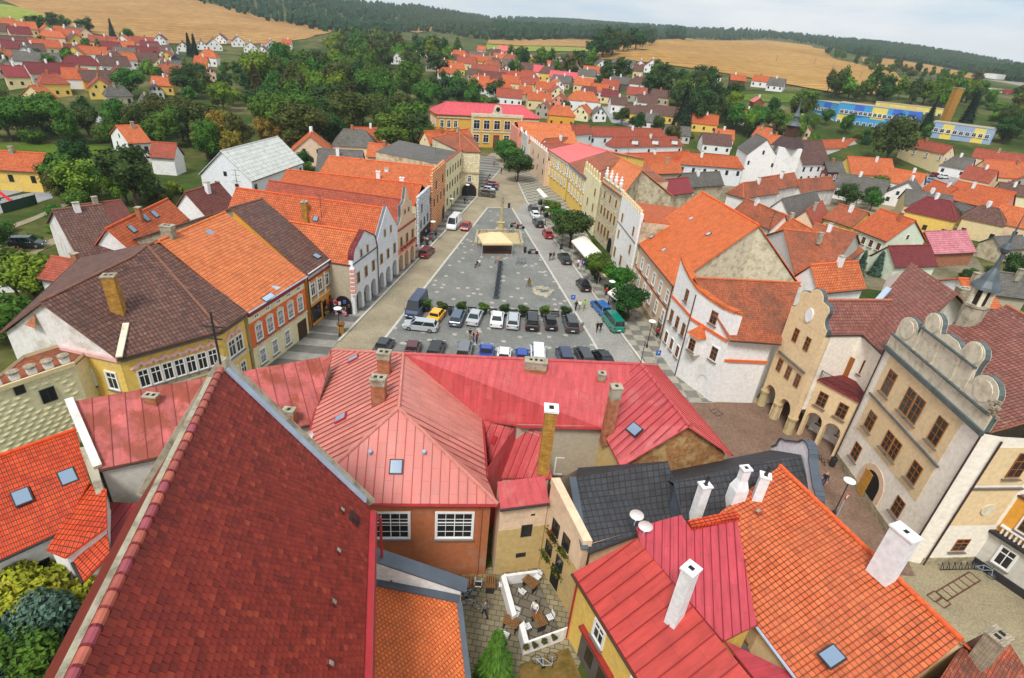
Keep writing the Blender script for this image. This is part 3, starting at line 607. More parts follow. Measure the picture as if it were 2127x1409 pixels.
class Bld:
    def __init__(s, name, label, cat='house', at=None, group=None, z0=0):
        s.name, s.label, s.cat, s.group, s.z0 = name, label, cat, group, z0
        s.root = None; s.at = at; s.seg = {}; s.planes = []
        s.rf = MB(); s.wl = MB(); s.gt = []; s.ch = []
    def open(s, c):
        if s.root is None: s.root = thing(s.name, s.label, s.cat, (c[0], c[1], s.z0), 0, s.group)
    def roof(s, faces, mat, thick=.16, ridge=True, gutter='gutter', ribs=0, mats=None):
        faces = [[Vector(p) for p in f] for f in faces]
        c = sum((p for f in faces for p in f), Vector())/sum(len(f) for f in faces); s.open(c)
        key = lambda p: (round(p.x, 2), round(p.y, 2), round(p.z, 2)); E = {}
        for fi, f in enumerate(faces):
            n = Vector()
            for a in range(1, len(f)-1): n += (f[a]-f[0]).cross(f[a+1]-f[0])
            if n.z < 0: f.reverse(); n = -n
            n.normalize(); fm = (mats[fi] if mats else mat); s.planes.append((f, n))
            dev = max(abs((q-f[0]).dot(n)) for q in f)
            if dev < .02: tris = [list(range(len(f)))]
            else:
                tris = [list(t) for t in tessellate_polygon([[V(q.x, q.y, 0) for q in f]])]
                tris = [t if (f[t[1]]-f[t[0]]).cross(f[t[2]]-f[t[0]]).z > 0 else t[::-1] for t in tris]
            u_ = V(0, 0, 1).cross(n); u_ = u_.normalized() if u_.length > .02 else V(1, 0, 0); v_ = n.cross(u_)
            for t in tris:
                s.rf.face([f[k] for k in t], fm, [(f[k].dot(u_), f[k].dot(v_)) for k in t])
                s.rf.face([f[k]-V(0, 0, thick) for k in t][::-1], M['wooddark'])
            for i in range(len(f)):
                a, b = f[i], f[(i+1) % len(f)]; E.setdefault(frozenset((key(a), key(b))), []).append((fi, n, a, b, fm))
            if ribs:
                u = V(0, 0, 1).cross(n).normalized(); v = n.cross(u); uv = [(p.dot(u), p.dot(v)) for p in f]; o = f[0]-u*uv[0][0]-v*uv[0][1]
                k = math.ceil(min(a[0] for a in uv)/ribs)*ribs
                while k < max(a[0] for a in uv):
                    xs = []
                    for i in range(len(uv)):
                        (u1, v1), (u2, v2) = uv[i], uv[(i+1) % len(uv)]
                        if (u1 > k) != (u2 > k): xs.append(v1+(v2-v1)*(k-u1)/(u2-u1))
                    xs.sort()
                    for q in range(0, len(xs)-1, 2):
                        if xs[q+1]-xs[q] > .3: s.rf.bar(o+u*k+v*xs[q]+n*.02, o+u*k+v*xs[q+1]+n*.02, .045, .05, RIBM.get(fm.name, fm))
                    k += ribs
        for ed in E.values():
            fi, n, a, b, fm = ed[0]; L = (a-b).length
            if L < .3: continue
            if len(ed) == 1:
                d = V(0, 0, thick); s.rf.face([a-d, b-d, b, a], ridge_mat(fm))
                if abs(a.z-b.z) < .12*L and gutter and a.z < max(p.z for p in faces[fi])-.4:
                    o = V(n.x, n.y, 0); o = o.normalized()*.09 if o.length > .01 else o
                    g_ = MB(); g_.tube([a+o-V(0, 0, .1), b+o-V(0, 0, .1)], .085, M[gutter], n=6); s.gt.append(g_)
            elif ridge:
                m_ = (a+b)/2; cf = sum(faces[fi], Vector())/len(faces[fi]); n2 = ed[1][1]
                if (cf-m_).dot(n2) < -.01: s.rf.tube([a+V(0, 0, .02), b+V(0, 0, .02)], .13, ridge_mat(fm), n=6)
        return s
    def walls(s, loop, mat, inset=.3, mats=None, drop=.14, base=None):
        L = [Vector(p) for p in loop]; c = sum(L, Vector())/len(L); s.open(c)
        ar = sum(L[i].x*L[(i+1) % len(L)].y-L[(i+1) % len(L)].x*L[i].y for i in range(len(L))); sg = 1 if ar > 0 else -1
        n = len(L); Q = []
        for i in range(n):
            p0, p1, p2 = L[i-1], L[i], L[(i+1) % n]; d1, l1 = quad_dir(p0, p1); d2, l2 = quad_dir(p1, p2)
            n1 = V(-d1.y, d1.x, 0)*sg; n2 = V(-d2.y, d2.x, 0)*sg
            if l1 < .01: n1 = n2
            if l2 < .01: n2 = n1
            m_ = n1+n2; m_ = m_.normalized() if m_.length > .05 else n1; k = inset/max(.5, m_.dot(n1))
            Q.append(p1+m_*k-V(0, 0, drop))
        z0 = s.z0 if base is None else base; mats = mats or {}; s.sg = sg; s.Q = Q
        for i in range(n):
            a, b = Q[i], Q[(i+1) % n]
            if (a-b).length < .02: continue
            zb = min(z0, a.z, b.z)-(2.5 if z0 != 0 else 0.3); f = [V(a.x, a.y, zb), V(b.x, b.y, zb), b, a]
            if sg < 0: f = f[::-1]
            s.wl.face(f, mats.get(i, mat)); s.seg[i] = (a, b)
        return s
    def frame_at(s, seg):
        a, b = seg; d, L = quad_dir(a, b); nn = V(d.y, -d.x, 0)*s.sg
        if s.sg < 0: a, d = b, -d
        return a, d, nn, L
    def win(s, seg, style, n, w, h, z, m0=1.0, m1=1.0, xs=None, name='window', off=0.0):
        sg_ = s.seg[seg] if not isinstance(seg, tuple) else seg
        a, d, nn, L = s.frame_at(sg_); fr, pa, sl = win_mesh(w, h, style); xs = xs if xs is not None else ([L/2] if n == 1 else [m0+(L-m0-m1)*i/(n-1) for i in range(n)])
        for x in xs:
            p = V(a.x+d.x*x, a.y+d.y*x, z)+nn*(.012+off)-WORLD_LOC[s.root.name]
            Mx = Matrix(((d.x, nn.x, 0, p.x), (d.y, nn.y, 0, p.y), (0, 0, 1, p.z), (0, 0, 0, 1)))
            o = inst(name, fr, s.root, Mx); inst('pane', pa, o)
            if sl: inst('sill', sl, o)
        return s
    def panel(s, seg, x0, x1, z0, z1, mat, th=.04, name='panel', off=0.0, shape=None):
        a, d, nn, L = s.frame_at(s.seg[seg] if not isinstance(seg, tuple) else seg); mb = MB()
        if x1 <= 0: x1 = L+x1
        c = V(a.x, a.y, 0)+d*((x0+x1)/2)+nn*(th/2+.002+off)+V(0, 0, (z0+z1)/2); R = Matrix(((d.x, nn.x, 0), (d.y, nn.y, 0), (0, 0, 1)))
        if shape is None: mb.box(c, (x1-x0, th, z1-z0), mat if not isinstance(mat, str) else M[mat], M=R)
        else:
            pts = [V(a.x, a.y, 0)+d*x+V(0, 0, z) for x, z in shape]; mb.prism(pts, nn*(.002+off), nn*(.002+off+th), mat if not isinstance(mat, str) else M[mat])
        return mb.build(name, s.root)
    def on(s, px, py, near=None):
        d = ray(px, py); best = None
        for f, n in s.planes:
            den = d.dot(n)
            if abs(den) < 1e-6: continue
            t = (f[0]-CAMO).dot(n)/den; q = CAMO+d*t
            ins = True
            k = len(f)
            for i in range(k):
                e = f[(i+1) % k]-f[i]
                if e.cross(q-f[i]).dot(n) < -.35*e.length: ins = False
            if ins and t > 0 and (best is None or t < best[0]): best = (t, q, n)
        if best is None:
            f, n = min(s.planes, key=lambda fn: abs((fn[0][0]-CAMO).length)); t = (f[0]-CAMO).dot(n)/d.dot(n); return CAMO+d*t, n
        return best[1], best[2]
    def chimney(s, bx, by, tx, ty, w=.8, d=.6, mat='brick', cap='concrete', rz=0, pots=0, kind='box', label=None):
        q, n = s.on(bx, by); hh = V(q.x, q.y, 0).length; rd = ray(tx, ty); t = hh/math.hypot(rd.x, rd.y); zt = CAMH+rd.z*t
        zt = max(zt, q.z+.5); mb = MB(); H = zt-q.z; mm = M[mat]
        if kind == 'taper':      # a flue that widens to a shoulder and narrows again
            for za, zb, f1, f2 in ((q.z-1.2, q.z+H*.25, .7, 1.15), (q.z+H*.25, q.z+H*.6, 1.15, 1.15), (q.z+H*.6, q.z+H*.78, 1.15, .66), (q.z+H*.78, zt-.1, .66, .66)):
                R = Matrix.Rotation(rz, 3, 'Z'); A = [V(q.x, q.y, za)+R @ V(x*w/2*f1, y*d/2*f1, 0) for x, y in ((-1,-1),(1,-1),(1,1),(-1,1))]; B_ = [V(q.x, q.y, zb)+R @ V(x*w/2*f2, y*d/2*f2, 0) for x, y in ((-1,-1),(1,-1),(1,1),(-1,1))]
                for i in range(4): mb.face([A[i], A[(i+1) % 4], B_[(i+1) % 4], B_[i]], mm)
                mb.face(B_, mm)
            w, d = w*.66, d*.66
        else: mb.box((q.x, q.y, (q.z-1.2+zt)/2), (w, d, H+1.2), mm, rz)
        o = mb.build('chimney', s.root)
        if label: o['label'] = label
        c = MB(); c.box((q.x, q.y, zt+.06), (w+.14, d+.14, .12), M[cap], rz); 
        R = Matrix.Rotation(rz, 3, 'Z')
        if H > .8 and mat in ('brick', 'brickgrey'): c.box((q.x, q.y, zt-H*.12), (w+.03, d+.03, H*.24), M['concrete'] if cap == 'concrete' else M[cap], rz)
        k = 1 if mat == 'limewash' else max(1, int(w/.45))
        for i in range(k):
            p = V(q.x, q.y, zt+.125)+R @ V((i-(k-1)/2)*.42, 0, 0); c.box(p, (.24, min(.3, d*.55), .012), M['black'], rz)
        o2 = c.build('chimney_cap', o, org=WORLD_LOC[s.root.name]); 
        for i in range(pots):
            p = MB(); p.tube([(q.x, q.y, zt+.1), (q.x+.05, q.y, zt+.85)], .11, M['darkmetal'], n=8); p.build('flue_pipe', o, org=WORLD_LOC[s.root.name])
        return s
    def hatch(s, px, py, w=.7, h=.9, mat='skylight', name='skylight', frame='darkmetal'):
        q, n = s.on(px, py); u = V(0, 0, 1).cross(n); u = u.normalized() if u.length > .01 else V(1, 0, 0); v = n.cross(u); R = Matrix((u, v, n)).transposed(); mb = MB()
        mb.box(q+n*.05, (w+.16, h+.16, .12), M[frame], M=R); o = mb.build(name, s.root); g = MB(); g.box(q+n*.125, (w, h, .03), M[mat], M=R); g.build('pane', o, org=WORLD_LOC[s.root.name]); return s
    def post(s, a, b, r=.06, mat='gutter', name='downpipe'):
        mb = MB(); mb.tube([a, b], r, M[mat], n=6); mb.build(name, s.root); return s
    def pipe(s, seg, x, z1, z0=.0, mat='gutter', r=.07):
        a, d, nn, L = s.frame_at(s.seg[seg] if not isinstance(seg, tuple) else seg); x = x if x >= 0 else L+x; p = V(a.x, a.y, 0)+d*x+nn*.12
        return s.post(p+V(0, 0, z0), p+V(0, 0, z1), r, mat)
    def done(s, rname='roof', wname='wall'):
        s.rf.build(rname, s.root); s.wl.build(wname, s.root); [g_.build('gutter', s.root, smooth=True) for g_ in s.gt]
        return s
RIBM = {}
def rib(name, c): RIBM[name] = flat('rib_'+name, c, rough=.5)
rib('sheet_red', S(150,36,50)); rib('sheet_salmon_sheen', S(150,66,62)); rib('sheet_hip', S(156,62,58)); rib('sheet_rusty', S(128,56,52)); rib('sheet_brick', S(140,40,38)); rib('sheet_crimson', S(128,28,46)); rib('sheet_pink', S(180,72,72)); rib('sheet_school', S(170,64,74)); rib('sheet_wine', S(96,26,30))
def reflect(X, R1, R2):
    d, L = quad_dir(R1, R2); n = V(-d.y, d.x, 0); k = (X-R1).x*n.x+(X-R1).y*n.y
    return V(X.x-2*k*n.x, X.y-2*k*n.y, X.z)
def gb(name, label, A, B_, Ra, Rb=None, hipA=False, hipB=False, roof='tile_orange', wall='cream', cat='house', z0=0, group=None, inset=.3, A2=None, B2=None, wm=None, gutter='gutter', ribs=0, mats=None, hipmat=None, close=True):
    A, B_, Ra = Vector(A), Vector(B_), Vector(Ra)
    if Rb is None:
        d, L = quad_dir(A, B_); hw = abs((Ra-A).x*-d.y+(Ra-A).y*d.x); off = (Ra-A).dot(d); Rb = V(B_.x, B_.y, Ra.z)+(Ra-V(A.x, A.y, Ra.z))-d*2*off if hipB else Ra+(B_-A)
    Rb = Vector(Rb)
    A2 = Vector(A2) if A2 is not None else reflect(A, Ra, Rb); B2 = Vector(B2) if B2 is not None else reflect(B_, Ra, Rb)
    b = Bld(name, label, cat, group=group, z0=z0); faces = [[A, B_, Rb, Ra], [B2, A2, Ra, Rb]]
    ms = [M[roof], M[roof]]
    if hipA: faces.append([A2, A, Ra]); ms.append(M[hipmat or roof])
    if hipB: faces.append([B_, B2, Rb]); ms.append(M[hipmat or roof])
    b.roof(faces, M[roof], gutter=gutter, ribs=ribs, mats=ms)
    loop = [A, B_]+([] if hipB else [Rb])+[B2, A2]+([] if hipA else [Ra])
    iB = 2 if hipB else 3
    b.walls(loop, M[wall], inset, mats={k: M[v] for k, v in (wm or {}).items()})
    Q = b.Q; b.seg['f'] = (Q[0], Q[1]); b.seg['r'] = (Q[1], Q[iB]); b.seg['k'] = (Q[iB], Q[iB+1]); b.seg['l'] = (Q[iB+1], Q[0])
    if close: b.done()
    return b
def arch_wall(b, a, bb, z1, arches, mat, depth=.6, z0=0, name='arcade', back=3.0, mats=None, backmat='cream'):
    """a wall from plan point a to bb pierced by round arches [(centre, width, crown height)]"""
    a, d, nn, L = b.frame_at((Vector(a), Vector(bb))); mb = MB()
    xs = {0.0, L}
    for c, w_, h in arches: xs |= {c-w_/2+w_*k/12 for k in range(13)}
    xs = sorted(x for x in xs if 0 <= x <= L)
    def top(x):
        for c, w_, h in arches:
            if abs(x-c) < w_/2-1e-4: return h-w_/2+math.sqrt(max(0, (w_/2)**2-(x-c)**2))
        return None
    pt = lambda x, z, o=0: V(a.x, a.y, 0)+d*x-nn*o+V(0, 0, z)
    for x0, x1 in zip(xs, xs[1:]):
        m_ = top((x0+x1)/2)
        if m_ is None:
            za = zb = z0
        else:
            f = lambda x: next((h-w_/2+math.sqrt(max(0, (w_/2)**2-(x-c)**2)) for c, w_, h in arches if abs(x-c) <= w_/2+1e-4), z0); za, zb = f(x0), f(x1)
            mb.face([pt(x0, za), pt(x0, za, depth), pt(x1, zb, depth), pt(x1, zb)], mat)
        mb.face([pt(x0, za), pt(x1, zb), pt(x1, z1), pt(x0, z1)], mat); mb.face([pt(x0, za, depth), pt(x0, z1, depth), pt(x1, z1, depth), pt(x1, zb, depth)], mat)
    for c, w_, h in arches:
        for x in (c-w_/2, c+w_/2):
            zs = h-w_/2; mb.face([pt(x, z0), pt(x, z0, depth), pt(x, zs, depth), pt(x, zs)], mat)
    mb.face([pt(0, z1), pt(L, z1), pt(L, z1, depth), pt(0, z1, depth)], mat)
    mb.face([pt(0, z0), pt(0, z1), pt(0, z1, depth), pt(0, z0, depth)], mat); mb.face([pt(L, z0), pt(L, z1), pt(L, z1, depth), pt(L, z0, depth)], mat)
    mb.build(name, b.root)
    if back:
        k = MB(); k.face([pt(0, z0, back), pt(L, z0, back), pt(L, z1, back), pt(0, z1, back)], M[backmat]); k.face([pt(0, z1-.4, depth), pt(L, z1-.4, depth), pt(L, z1-.4, back), pt(0, z1-.4, back)], M[backmat])
        k.build('arcade_back', b.root)
    return pt
def outline_slab(b, a, bb, shape, th, mat, name='gable', cap=None, capw=.12, off=0.0, capskip=()):
    """a free-standing gable or parapet: outline (x along a-b, z), th thick, with a capping along its upper edges"""
    a, d, nn, L = b.frame_at((Vector(a), Vector(bb))); mb = MB()
    pts = [V(a.x, a.y, 0)+d*x+V(0, 0, z) for x, z in shape]; mb.prism(pts, nn*off, nn*(off-th), mat if not isinstance(mat, str) else M[mat]); mb.build(name, b.root)
    if cap:
        c = MB()
        for i in range(len(shape)-1):
            if i in capskip: continue
            p, q = pts[i], pts[i+1]
            if (p-q).length < .05: continue
            c.bar(p+nn*(off-th/2)+V(0, 0, .02), q+nn*(off-th/2)+V(0, 0, .02), th*.75 if cap in ('copper', 'lead') else th+.24, capw, M[cap])
        c.build('coping', b.root)
def arc(cx, cz, r, a0, a1, n=8): return [(cx+r*math.cos(math.radians(a0+(a1-a0)*i/n)), cz+r*math.sin(math.radians(a0+(a1-a0)*i/n))) for i in range(n+1)]
p = P
# ================================================================== the near houses
# --- red-roofed town house between the church and the square
R = 11.6
p = P
sw, se, eR = p(605,1045,7.5), p(1034,1047,7.5), p(1001,871,7.5); ap, rf = p(828,848,R), p(838,735,R); rR = p(1330,757,R); nW = p(690,727,7.5); e1, e2 = p(1080,884,9), p(1248,888,9)
g1, gA, g2, nE = p(1290,970,7.6), p(1432,885,11.3), p(1520,945,7.6), p(1365,760,7.6); w2 = p(1010,990,7.1)
b = Bld('red_roof_house', 'big town house with red and salmon metal hip roofs and brick chimneys at the square', 'house')
b.roof([[ap, rf, nW, sw], [ap, se, w2, eR, rf], [ap, sw, se], [rf, rR, e2, e1, eR], [rR, gA, g1, e2], [rR, gA, g2, nE], [nW, rf, rR, nE]], M['sheet_red'], ribs=.62, gutter='redgutter',
       mats=[M['sheet_salmon_sheen'], M['sheet_salmon_sheen'], M['sheet_hip'], M['sheet_red'], M['sheet_red'], M['sheet_pink'], M['sheet_red']])  # paler side slopes: sky reflection is put into the salmon and pink colours
b.walls([sw, se, w2, e1, e2, g1, gA, g2, nE, nW], M['greige'], .35, mats={0: M['terracotta'], 2: M['sheet_red'], 1: M['terracotta'], 5: M['brickgable'], 6: M['brickgable'], 4: M['tan'], 8: M['cream']})
L0 = (b.seg[0][0]-b.seg[0][1]).length
b.win(0, 'grid', 3, 2.45, 2.35, 3.95, xs=[L0-11.2, L0-6.75, L0-2.4]); b.panel(0, .02, L0-.02, 7.02, 7.3, 'terracotta', .1, 'cornice')
b.pipe(0, -.6, 7.1, 0, 'terracotta', .05)
b.chimney(799,778,799,733, .95,.7); b.chimney(788,832,786,786, 1.0,.75); b.chimney(1107,806,1110,750, 1.75,.8); b.chimney(1243,818,1246,776, .55,.55); b.chimney(1262,895,1273,803, .75,.65, rz=.2)
b.chimney(1132,944,1142,850, .58,.58, mat='brickyellow', cap='limewash', label='tall narrow chimney of yellow brick')
b.hatch(823,970,.75,.85); b.hatch(734,746,.5,.9,frame='redgutter'); b.hatch(708,869,.6,.8,frame='redgutter'); b.hatch(1182,840,.75,.8); b.hatch(1318,893,.9,.75); b.hatch(983,895,.75,.6, mat='zinc', name='roof_hatch', frame='zinc')
for x, y in ((769,946),(881,946),(1029,841),(1283,842)):
    q, n = b.on(x, y); mb = MB(); mb.tube([q, q+V(0, 0, .25)], .05, M['zinc']); mb.lathe([(.02, .2), (.13, .24), (.15, .34), (.1, .44), (.02, .47)], M['zinc'], c=q); mb.build('roof_vent', b.root)
mb = MB(); q = rR; mb.tube([q, q+V(0, 0, 2.2)], .03, M['darkmetal']); mb.build('lightning_rod', b.root)
b.done()
# court extension of the red house
b = Bld('red_lean_to', 'low extension with falling red sheet roof beside the yellow brick chimney', 'house')
x0, xB, x2 = p(1002,874,7.5), p(1124,899,8.5), p(1147,993,6.2); x3 = onpl(1010,992,x0,xB,x2); x1 = onpl(1085,886,x0,xB,x2)
b.roof([[x0, x1, xB, x2, x3]], M['sheet_red'], ribs=.62, gutter=None); b.walls([x0, x1, xB, x2, x3], M['greige'], .15)
b.hatch(1027,914,.25,.5,mat='redgutter',name='roof_vent',frame='redgutter'); b.hatch(1029,966,.25,.45,mat='redgutter',name='roof_vent',frame='redgutter')
b.done()
b = Bld('courtyard_wing', 'grey rendered courtyard wing with one white window under the red roof', 'house')
q = [p(1130,905,7.5), p(1248,905,7.5), p(1248,900,7.8), p(1130,900,7.8)]
y0, y1 = p(1132,930,6.6), p(1250,930,6.6); y2, y3 = V(y1.x, y1.y+1.6, 6.8), V(y0.x, y0.y+1.6, 6.8)
b.roof([[y0, y1, y2, y3]], M['slate'], gutter=None); b.walls([y0, y1, y2, y3], M['greige'], .05); b.win(0, 'white', 1, 1.1, 1.6, 3.9, xs=[1.6]); b.done()
b = Bld('porch', 'small wine red lean-to porch glazed along its side in the courtyard', 'porch')
q0, q1, q2, q3 = p(1196,935,5.2), p(1240,925,5.0), p(1264,975,4.0), p(1214,985,4.2)
b.roof([[q0, q1, q2, q3]], M['sheet_crimson'], ribs=.6, gutter=None); b.walls([q0, q1, q2, q3], M['grey'], .1); b.win(3, 'grid', 1, 1.5, 1.5, 2.2); b.done()

# --- church nave: a steep roof of dark red tiles laid one by one
rf_, rn, ef, en = p(460,765,21), p(150,1409,21), p(768,1055,11.73), p(770,1409,11.73)
dr = (rn-rf_).normalized(); rn = rf_+dr*22; en = ef+dr*22; sl = ef-rf_; SL = sl.length; sv = sl/SL; nrm = dr.cross(sv); nrm = nrm if nrm.z > 0 else -nrm
b = Bld('church_nave', 'church nave under a steep roof of dark red tiles with a glazed ridge', 'church'); b.sg = 1
hx = V(sv.x, sv.y, 0).normalized(); bk = rf_-V(sv.x, sv.y, 0)*SL; bk.z = 11.73
b.roof([[rf_, rn, rn+(en-rn), ef]], M['tile_nave'], ridge=False, gutter=None); b.roof([[rf_, bk, bk+(rn-rf_), rn]], M['tile_nave'], ridge=False, gutter=None)
b.walls([ef-dr*.0, en, rn, bk+(rn-rf_), bk, rf_], M['whitedirty'], .35)
TILES = [flat('nave_tile_a', S(134,40,26), .5, .4, var=.1), flat('nave_tile_b', S(122,34,22), .5, .4, var=.12), flat('nave_tile_c', S(144,48,30), .5, .4, var=.12), flat('nave_tile_d', S(110,30,20), .55, .4, var=.12), flat('nave_tile_e', S(156,60,38), .5, .4, var=.12)]
tl = MB(); TW, TH_ = .25, .27; nr = int((SL-.15)/TH_); nc = int(22/TW)
for i in range(nr):
    for j in range(nc):
        o = rf_+dr*(j*TW+.02+(.0 if i % 2 else TW*.5))+sv*(i*TH_+.12); jt = random.uniform(-.006, .006)
        a, c_ = o+nrm*(.012+jt), o+sv*(TH_+.03)+nrm*(.05+jt); mt = random.choices(TILES, (45, 28, 18, 6, 3))[0]; wv = dr*(TW-.012); md = dr*(TW-.012)*.5
        tl.face([a, c_, c_+md+nrm*.012, a+md+nrm*.008], mt); tl.face([a+md+nrm*.008, c_+md+nrm*.012, c_+wv, a+wv], mt)
        tl.face([c_, c_-nrm*.05, c_+wv-nrm*.05, c_+wv, c_+md+nrm*.012], mt)
        tl.face([a, a-nrm*.03, c_-nrm*.05, c_], mt); tl.face([a+wv, c_+wv, c_+wv-nrm*.05, a+wv-nrm*.03], mt)
o = tl.build('roof_tiles', b.root); o['kind'] = 'stuff'
rt = MB(); GL = [flat('ridge_tile_a', S(176,92,72), .28, .6, var=.2), flat('ridge_tile_b', S(156,74,62), .26, .6, var=.2), flat('ridge_tile_c', S(150,66,76), .26, .6, var=.2)]
k = 0; x = .1
while x < 21.5:
    m_ = random.choice(GL); p0 = rf_+dr*x; p1 = rf_+dr*(x+.52); rt.tube([p0+V(0, 0, .02), p1+V(0, 0, .02)], .15, m_, n=10); rt.tube([p1-dr*.05+V(0, 0, .02), p1+dr*.02+V(0, 0, .02)], .172, M['tile_wine'], n=10); x += .52
rt.build('ridge_tiles', b.root)
vg = MB(); up3 = nrm
vg.bar(rf_+sv*.2-dr*.12+up3*.1, ef-sv*.5-dr*.12+up3*.1, .36, .1, M['zinc']); vg.build('flashing', b.root)
vc = MB(); vc.bar(rf_-sv*.15-dr*.44+up3*.06, ef+sv*.1-dr*.44+up3*.06, .26, .4, M['concrete']); vc.bar(rf_+up3*.1-dr*.5-sv*.1, rf_-V(sv.x, sv.y, -sv.z)*9-dr*.5, .45, .5, M['concrete']); vc.build('gable_coping', b.root)
ls = MB(); lo = rf_-hx*.55-V(0, 0, .55); ls.bar(lo, lo+dr*22, .2, .2, M['concrete']); ls.build('coping', b.root)
eb = MB(); eb.bar(ef+sv*.02-nrm*.02+dr*.2, en+sv*.02-nrm*.02, .62, .06, M['redgutter']); eb.bar(ef+sv*.38+dr*.1, en+sv*.38, .2, .22, M['concrete']); eb.tube([ef+sv*.55, en+sv*.55], .1, M['redgutter'], n=8); eb.build('eaves_gutter', b.root)
dp = MB(); q = ef+sv*.55+dr*.1; dp.tube([q, q+V(.25, 0, -.25), V(q.x+.25, q.y, 6.4), V(q.x+.9, q.y-.25, 6.2)], .085, M['redgutter'], n=8); dp.build('downpipe', b.root)
for x, y in ((708,1060),(700,1145),(690,1252),(683,1380)): b.hatch(x, y, .16, .22, mat='concrete', name='vent_tile', frame='tile_wine')
b.hatch(735,1078,.45,.55,mat='glass')
mb = MB(); q = rf_+V(0,0,.2); mb.bar(q, q+V(0,0,2.6), .07, .07, M['darkmetal']); mb.bar(q+V(-.5,0,1.9), q+V(.5,0,1.9), .06, .06, M['darkmetal']); mb.bar(q+V(-.3,0,1.3), q+V(.3,0,1.3), .05, .05, M['darkmetal']); mb.build('gable_cross', b.root)
b.done()

# --- flat orange lean-to of the chapel with the sloping white wall above
b = Bld('chapel_lean_to', 'low lean-to with a smooth bright orange beaver-tail roof against the church', 'lean-to'); b.sg = 1
a, c, d, e = p(775,1215,6.2), p(950,1252,5.4), p(968,1409,4.0), p(772,1409,5.2)
d = c+(d-c)*1.6; e = a+(e-a)*1.6
b.roof([[a, c, d, e]], M['tile_bright'], gutter=None); b.walls([a, c, d, e], M['whitedirty'], .2)
mb = MB(); mb.bar(c+V(.12, 0, 0), d+V(.12, 0, 0), .32, .12, M['slatecap']); mb.bar(a+V(0, .2, .05), c+V(.1, .2, .05), .5, .1, M['slatecap']); mb.build('flashing', b.root); b.done()
b = Bld('sloping_wall', 'white plastered wall with a sloping slate blue metal capping above the orange lean-to', 'wall'); b.sg = -1
a, c = p(778,1210,6.3), p(955,1245,5.4); n_ = V(0, .6, 0); t0, t1 = p(778,1130,8.0), p(952,1212,5.9)
b.open(a); b.wl.prism([V(a.x, a.y+.25, 0), V(c.x, c.y+.25, 0), V(c.x, c.y+.25, t1.z), V(a.x, a.y+.25, t0.z)], V(0, 0, 0), V(0, .55, 0), M['whitedirty'])
b.rf.bar(V(a.x-.3, a.y+.55, t0.z+.1), V(c.x+.35, c.y+.55, t1.z+.02), .95, .1, M['slatecap']); b.done(rname='capping')

# --- courtyard house: cream front, dark slate roof
b = Bld('courtyard_house', 'cream courtyard house with flower boxes under a dark diamond slate roof', 'house')
fl, fr_ = p(1133,1035,7.2), p(1216,1146,6.9); s0, s1, s2 = p(1196,994,8.6), p(1388,958,9.6), p(1420,1072,6.6); s3 = p(1222,1146,6.6)
tp = p(1140,998,8.6)
b.roof([[s0, s1, s2, s3]], M['slate'], gutter='darkmetal'); bkN = V(s0.x+.6, s0.y+3.2, 6.8); bkE = V(s1.x+.6, s1.y+3.0, 6.8)
b.roof([[s0, s1, bkE, bkN]], M['slate'], gutter=None)
f0 = V(3.55, 29.0, 0)
b.walls([V(3.6, 28.9, 8.55), V(s3.x-.35, s3.y+.2, 7.0), s2, s1, bkE, bkN], M['peach'], .02)
mb = MB(); q0, q1 = V(3.6, 28.9, 8.55), V(s3.x-.35, s3.y+.2, 7.0); mb.prism([q0-V(0,0,.25), q1-V(0,0,.25), q1+V(0, 0, .28), q0+V(0, 0, .3)], V(-.05, 0, 0), V(.55, .1, 0), M['peach']); mb.bar(s0+V(-.25, 0, .1), s3+V(-.25, 0, .15), .5, .12, M['slatecap']); mb.build('parapet', b.root)
b.win(0, 'dark', 2, .85, 1.25, 4.7, m0=1.3, m1=1.7); b.win(0, 'dark', 2, .85, 1.2, 2.3, m0=.9, m1=2.0)
b.panel(0, 1.6, 2.6, .2, 2.2, 'black', .05, 'door'); b.panel(0, .0, 4.9, 0.0, 4.45, 'tan', .012, 'lower_wall')
a_, d_, nn_, L_ = b.frame_at(b.seg[0])
for x, z in ((1.3, 4.6), (L_-1.7, 4.6), (.9, 2.2), (L_-2.0, 2.2)):
    q = V(a_.x, a_.y, 0)+d_*x+nn_*.22+V(0, 0, z); mb = MB()
    for _ in range(150):
        r = V(random.gauss(0, .3), random.gauss(.05, .09), random.gauss(0, .13)); r = d_*r.x+nn_*r.y+V(0, 0, r.z); t = V(random.uniform(-1,1), random.uniform(-1,1), random.uniform(-1,1)).normalized()*.1; u = t.cross(V(random.random(), random.random(), 1)).normalized()*.07
        mb.face([q+r+t, q+r+u, q+r-t, q+r-u], M['flower_red'] if random.random() < .35 else M['leaf_mid'])
    mb.box(q-V(0, 0, .12), (.9, .2, .2), M['wooddark'], math.atan2(d_.y, d_.x)); mb.build('flower_box', b.root)
b.pipe(1, .5, 6.5); b.done()
b = Bld('cream_link', 'narrow cream wall bay with two small windows between terracotta wall and courtyard house', 'house')
l0, l1 = V(.25, 27.75, 7.0), V(3.62, 28.75, 7.0); l2, l3 = V(3.3, 30.6, 7.4), V(-.1, 29.6, 7.4)
b.roof([[l0+V(0, -.3, 0), l1+V(0, -.3, 0), l2, l3]], M['sheet_red'], gutter='darkmetal'); b.walls([l0, l1, l2, l3], M['peach'], .03)
b.win(0, 'dark', 1, .8, 1.15, 3.6, xs=[2.1]); b.win(0, 'dark', 1, .75, .4, 1.5, xs=[1.9]); b.panel(0, .02, 3.45, 0, 4.5, 'tan', .012, 'lower_wall'); b.panel(0, 2.3, 2.6, 5.6, 5.75, 'black', .02, 'vent'); b.done()

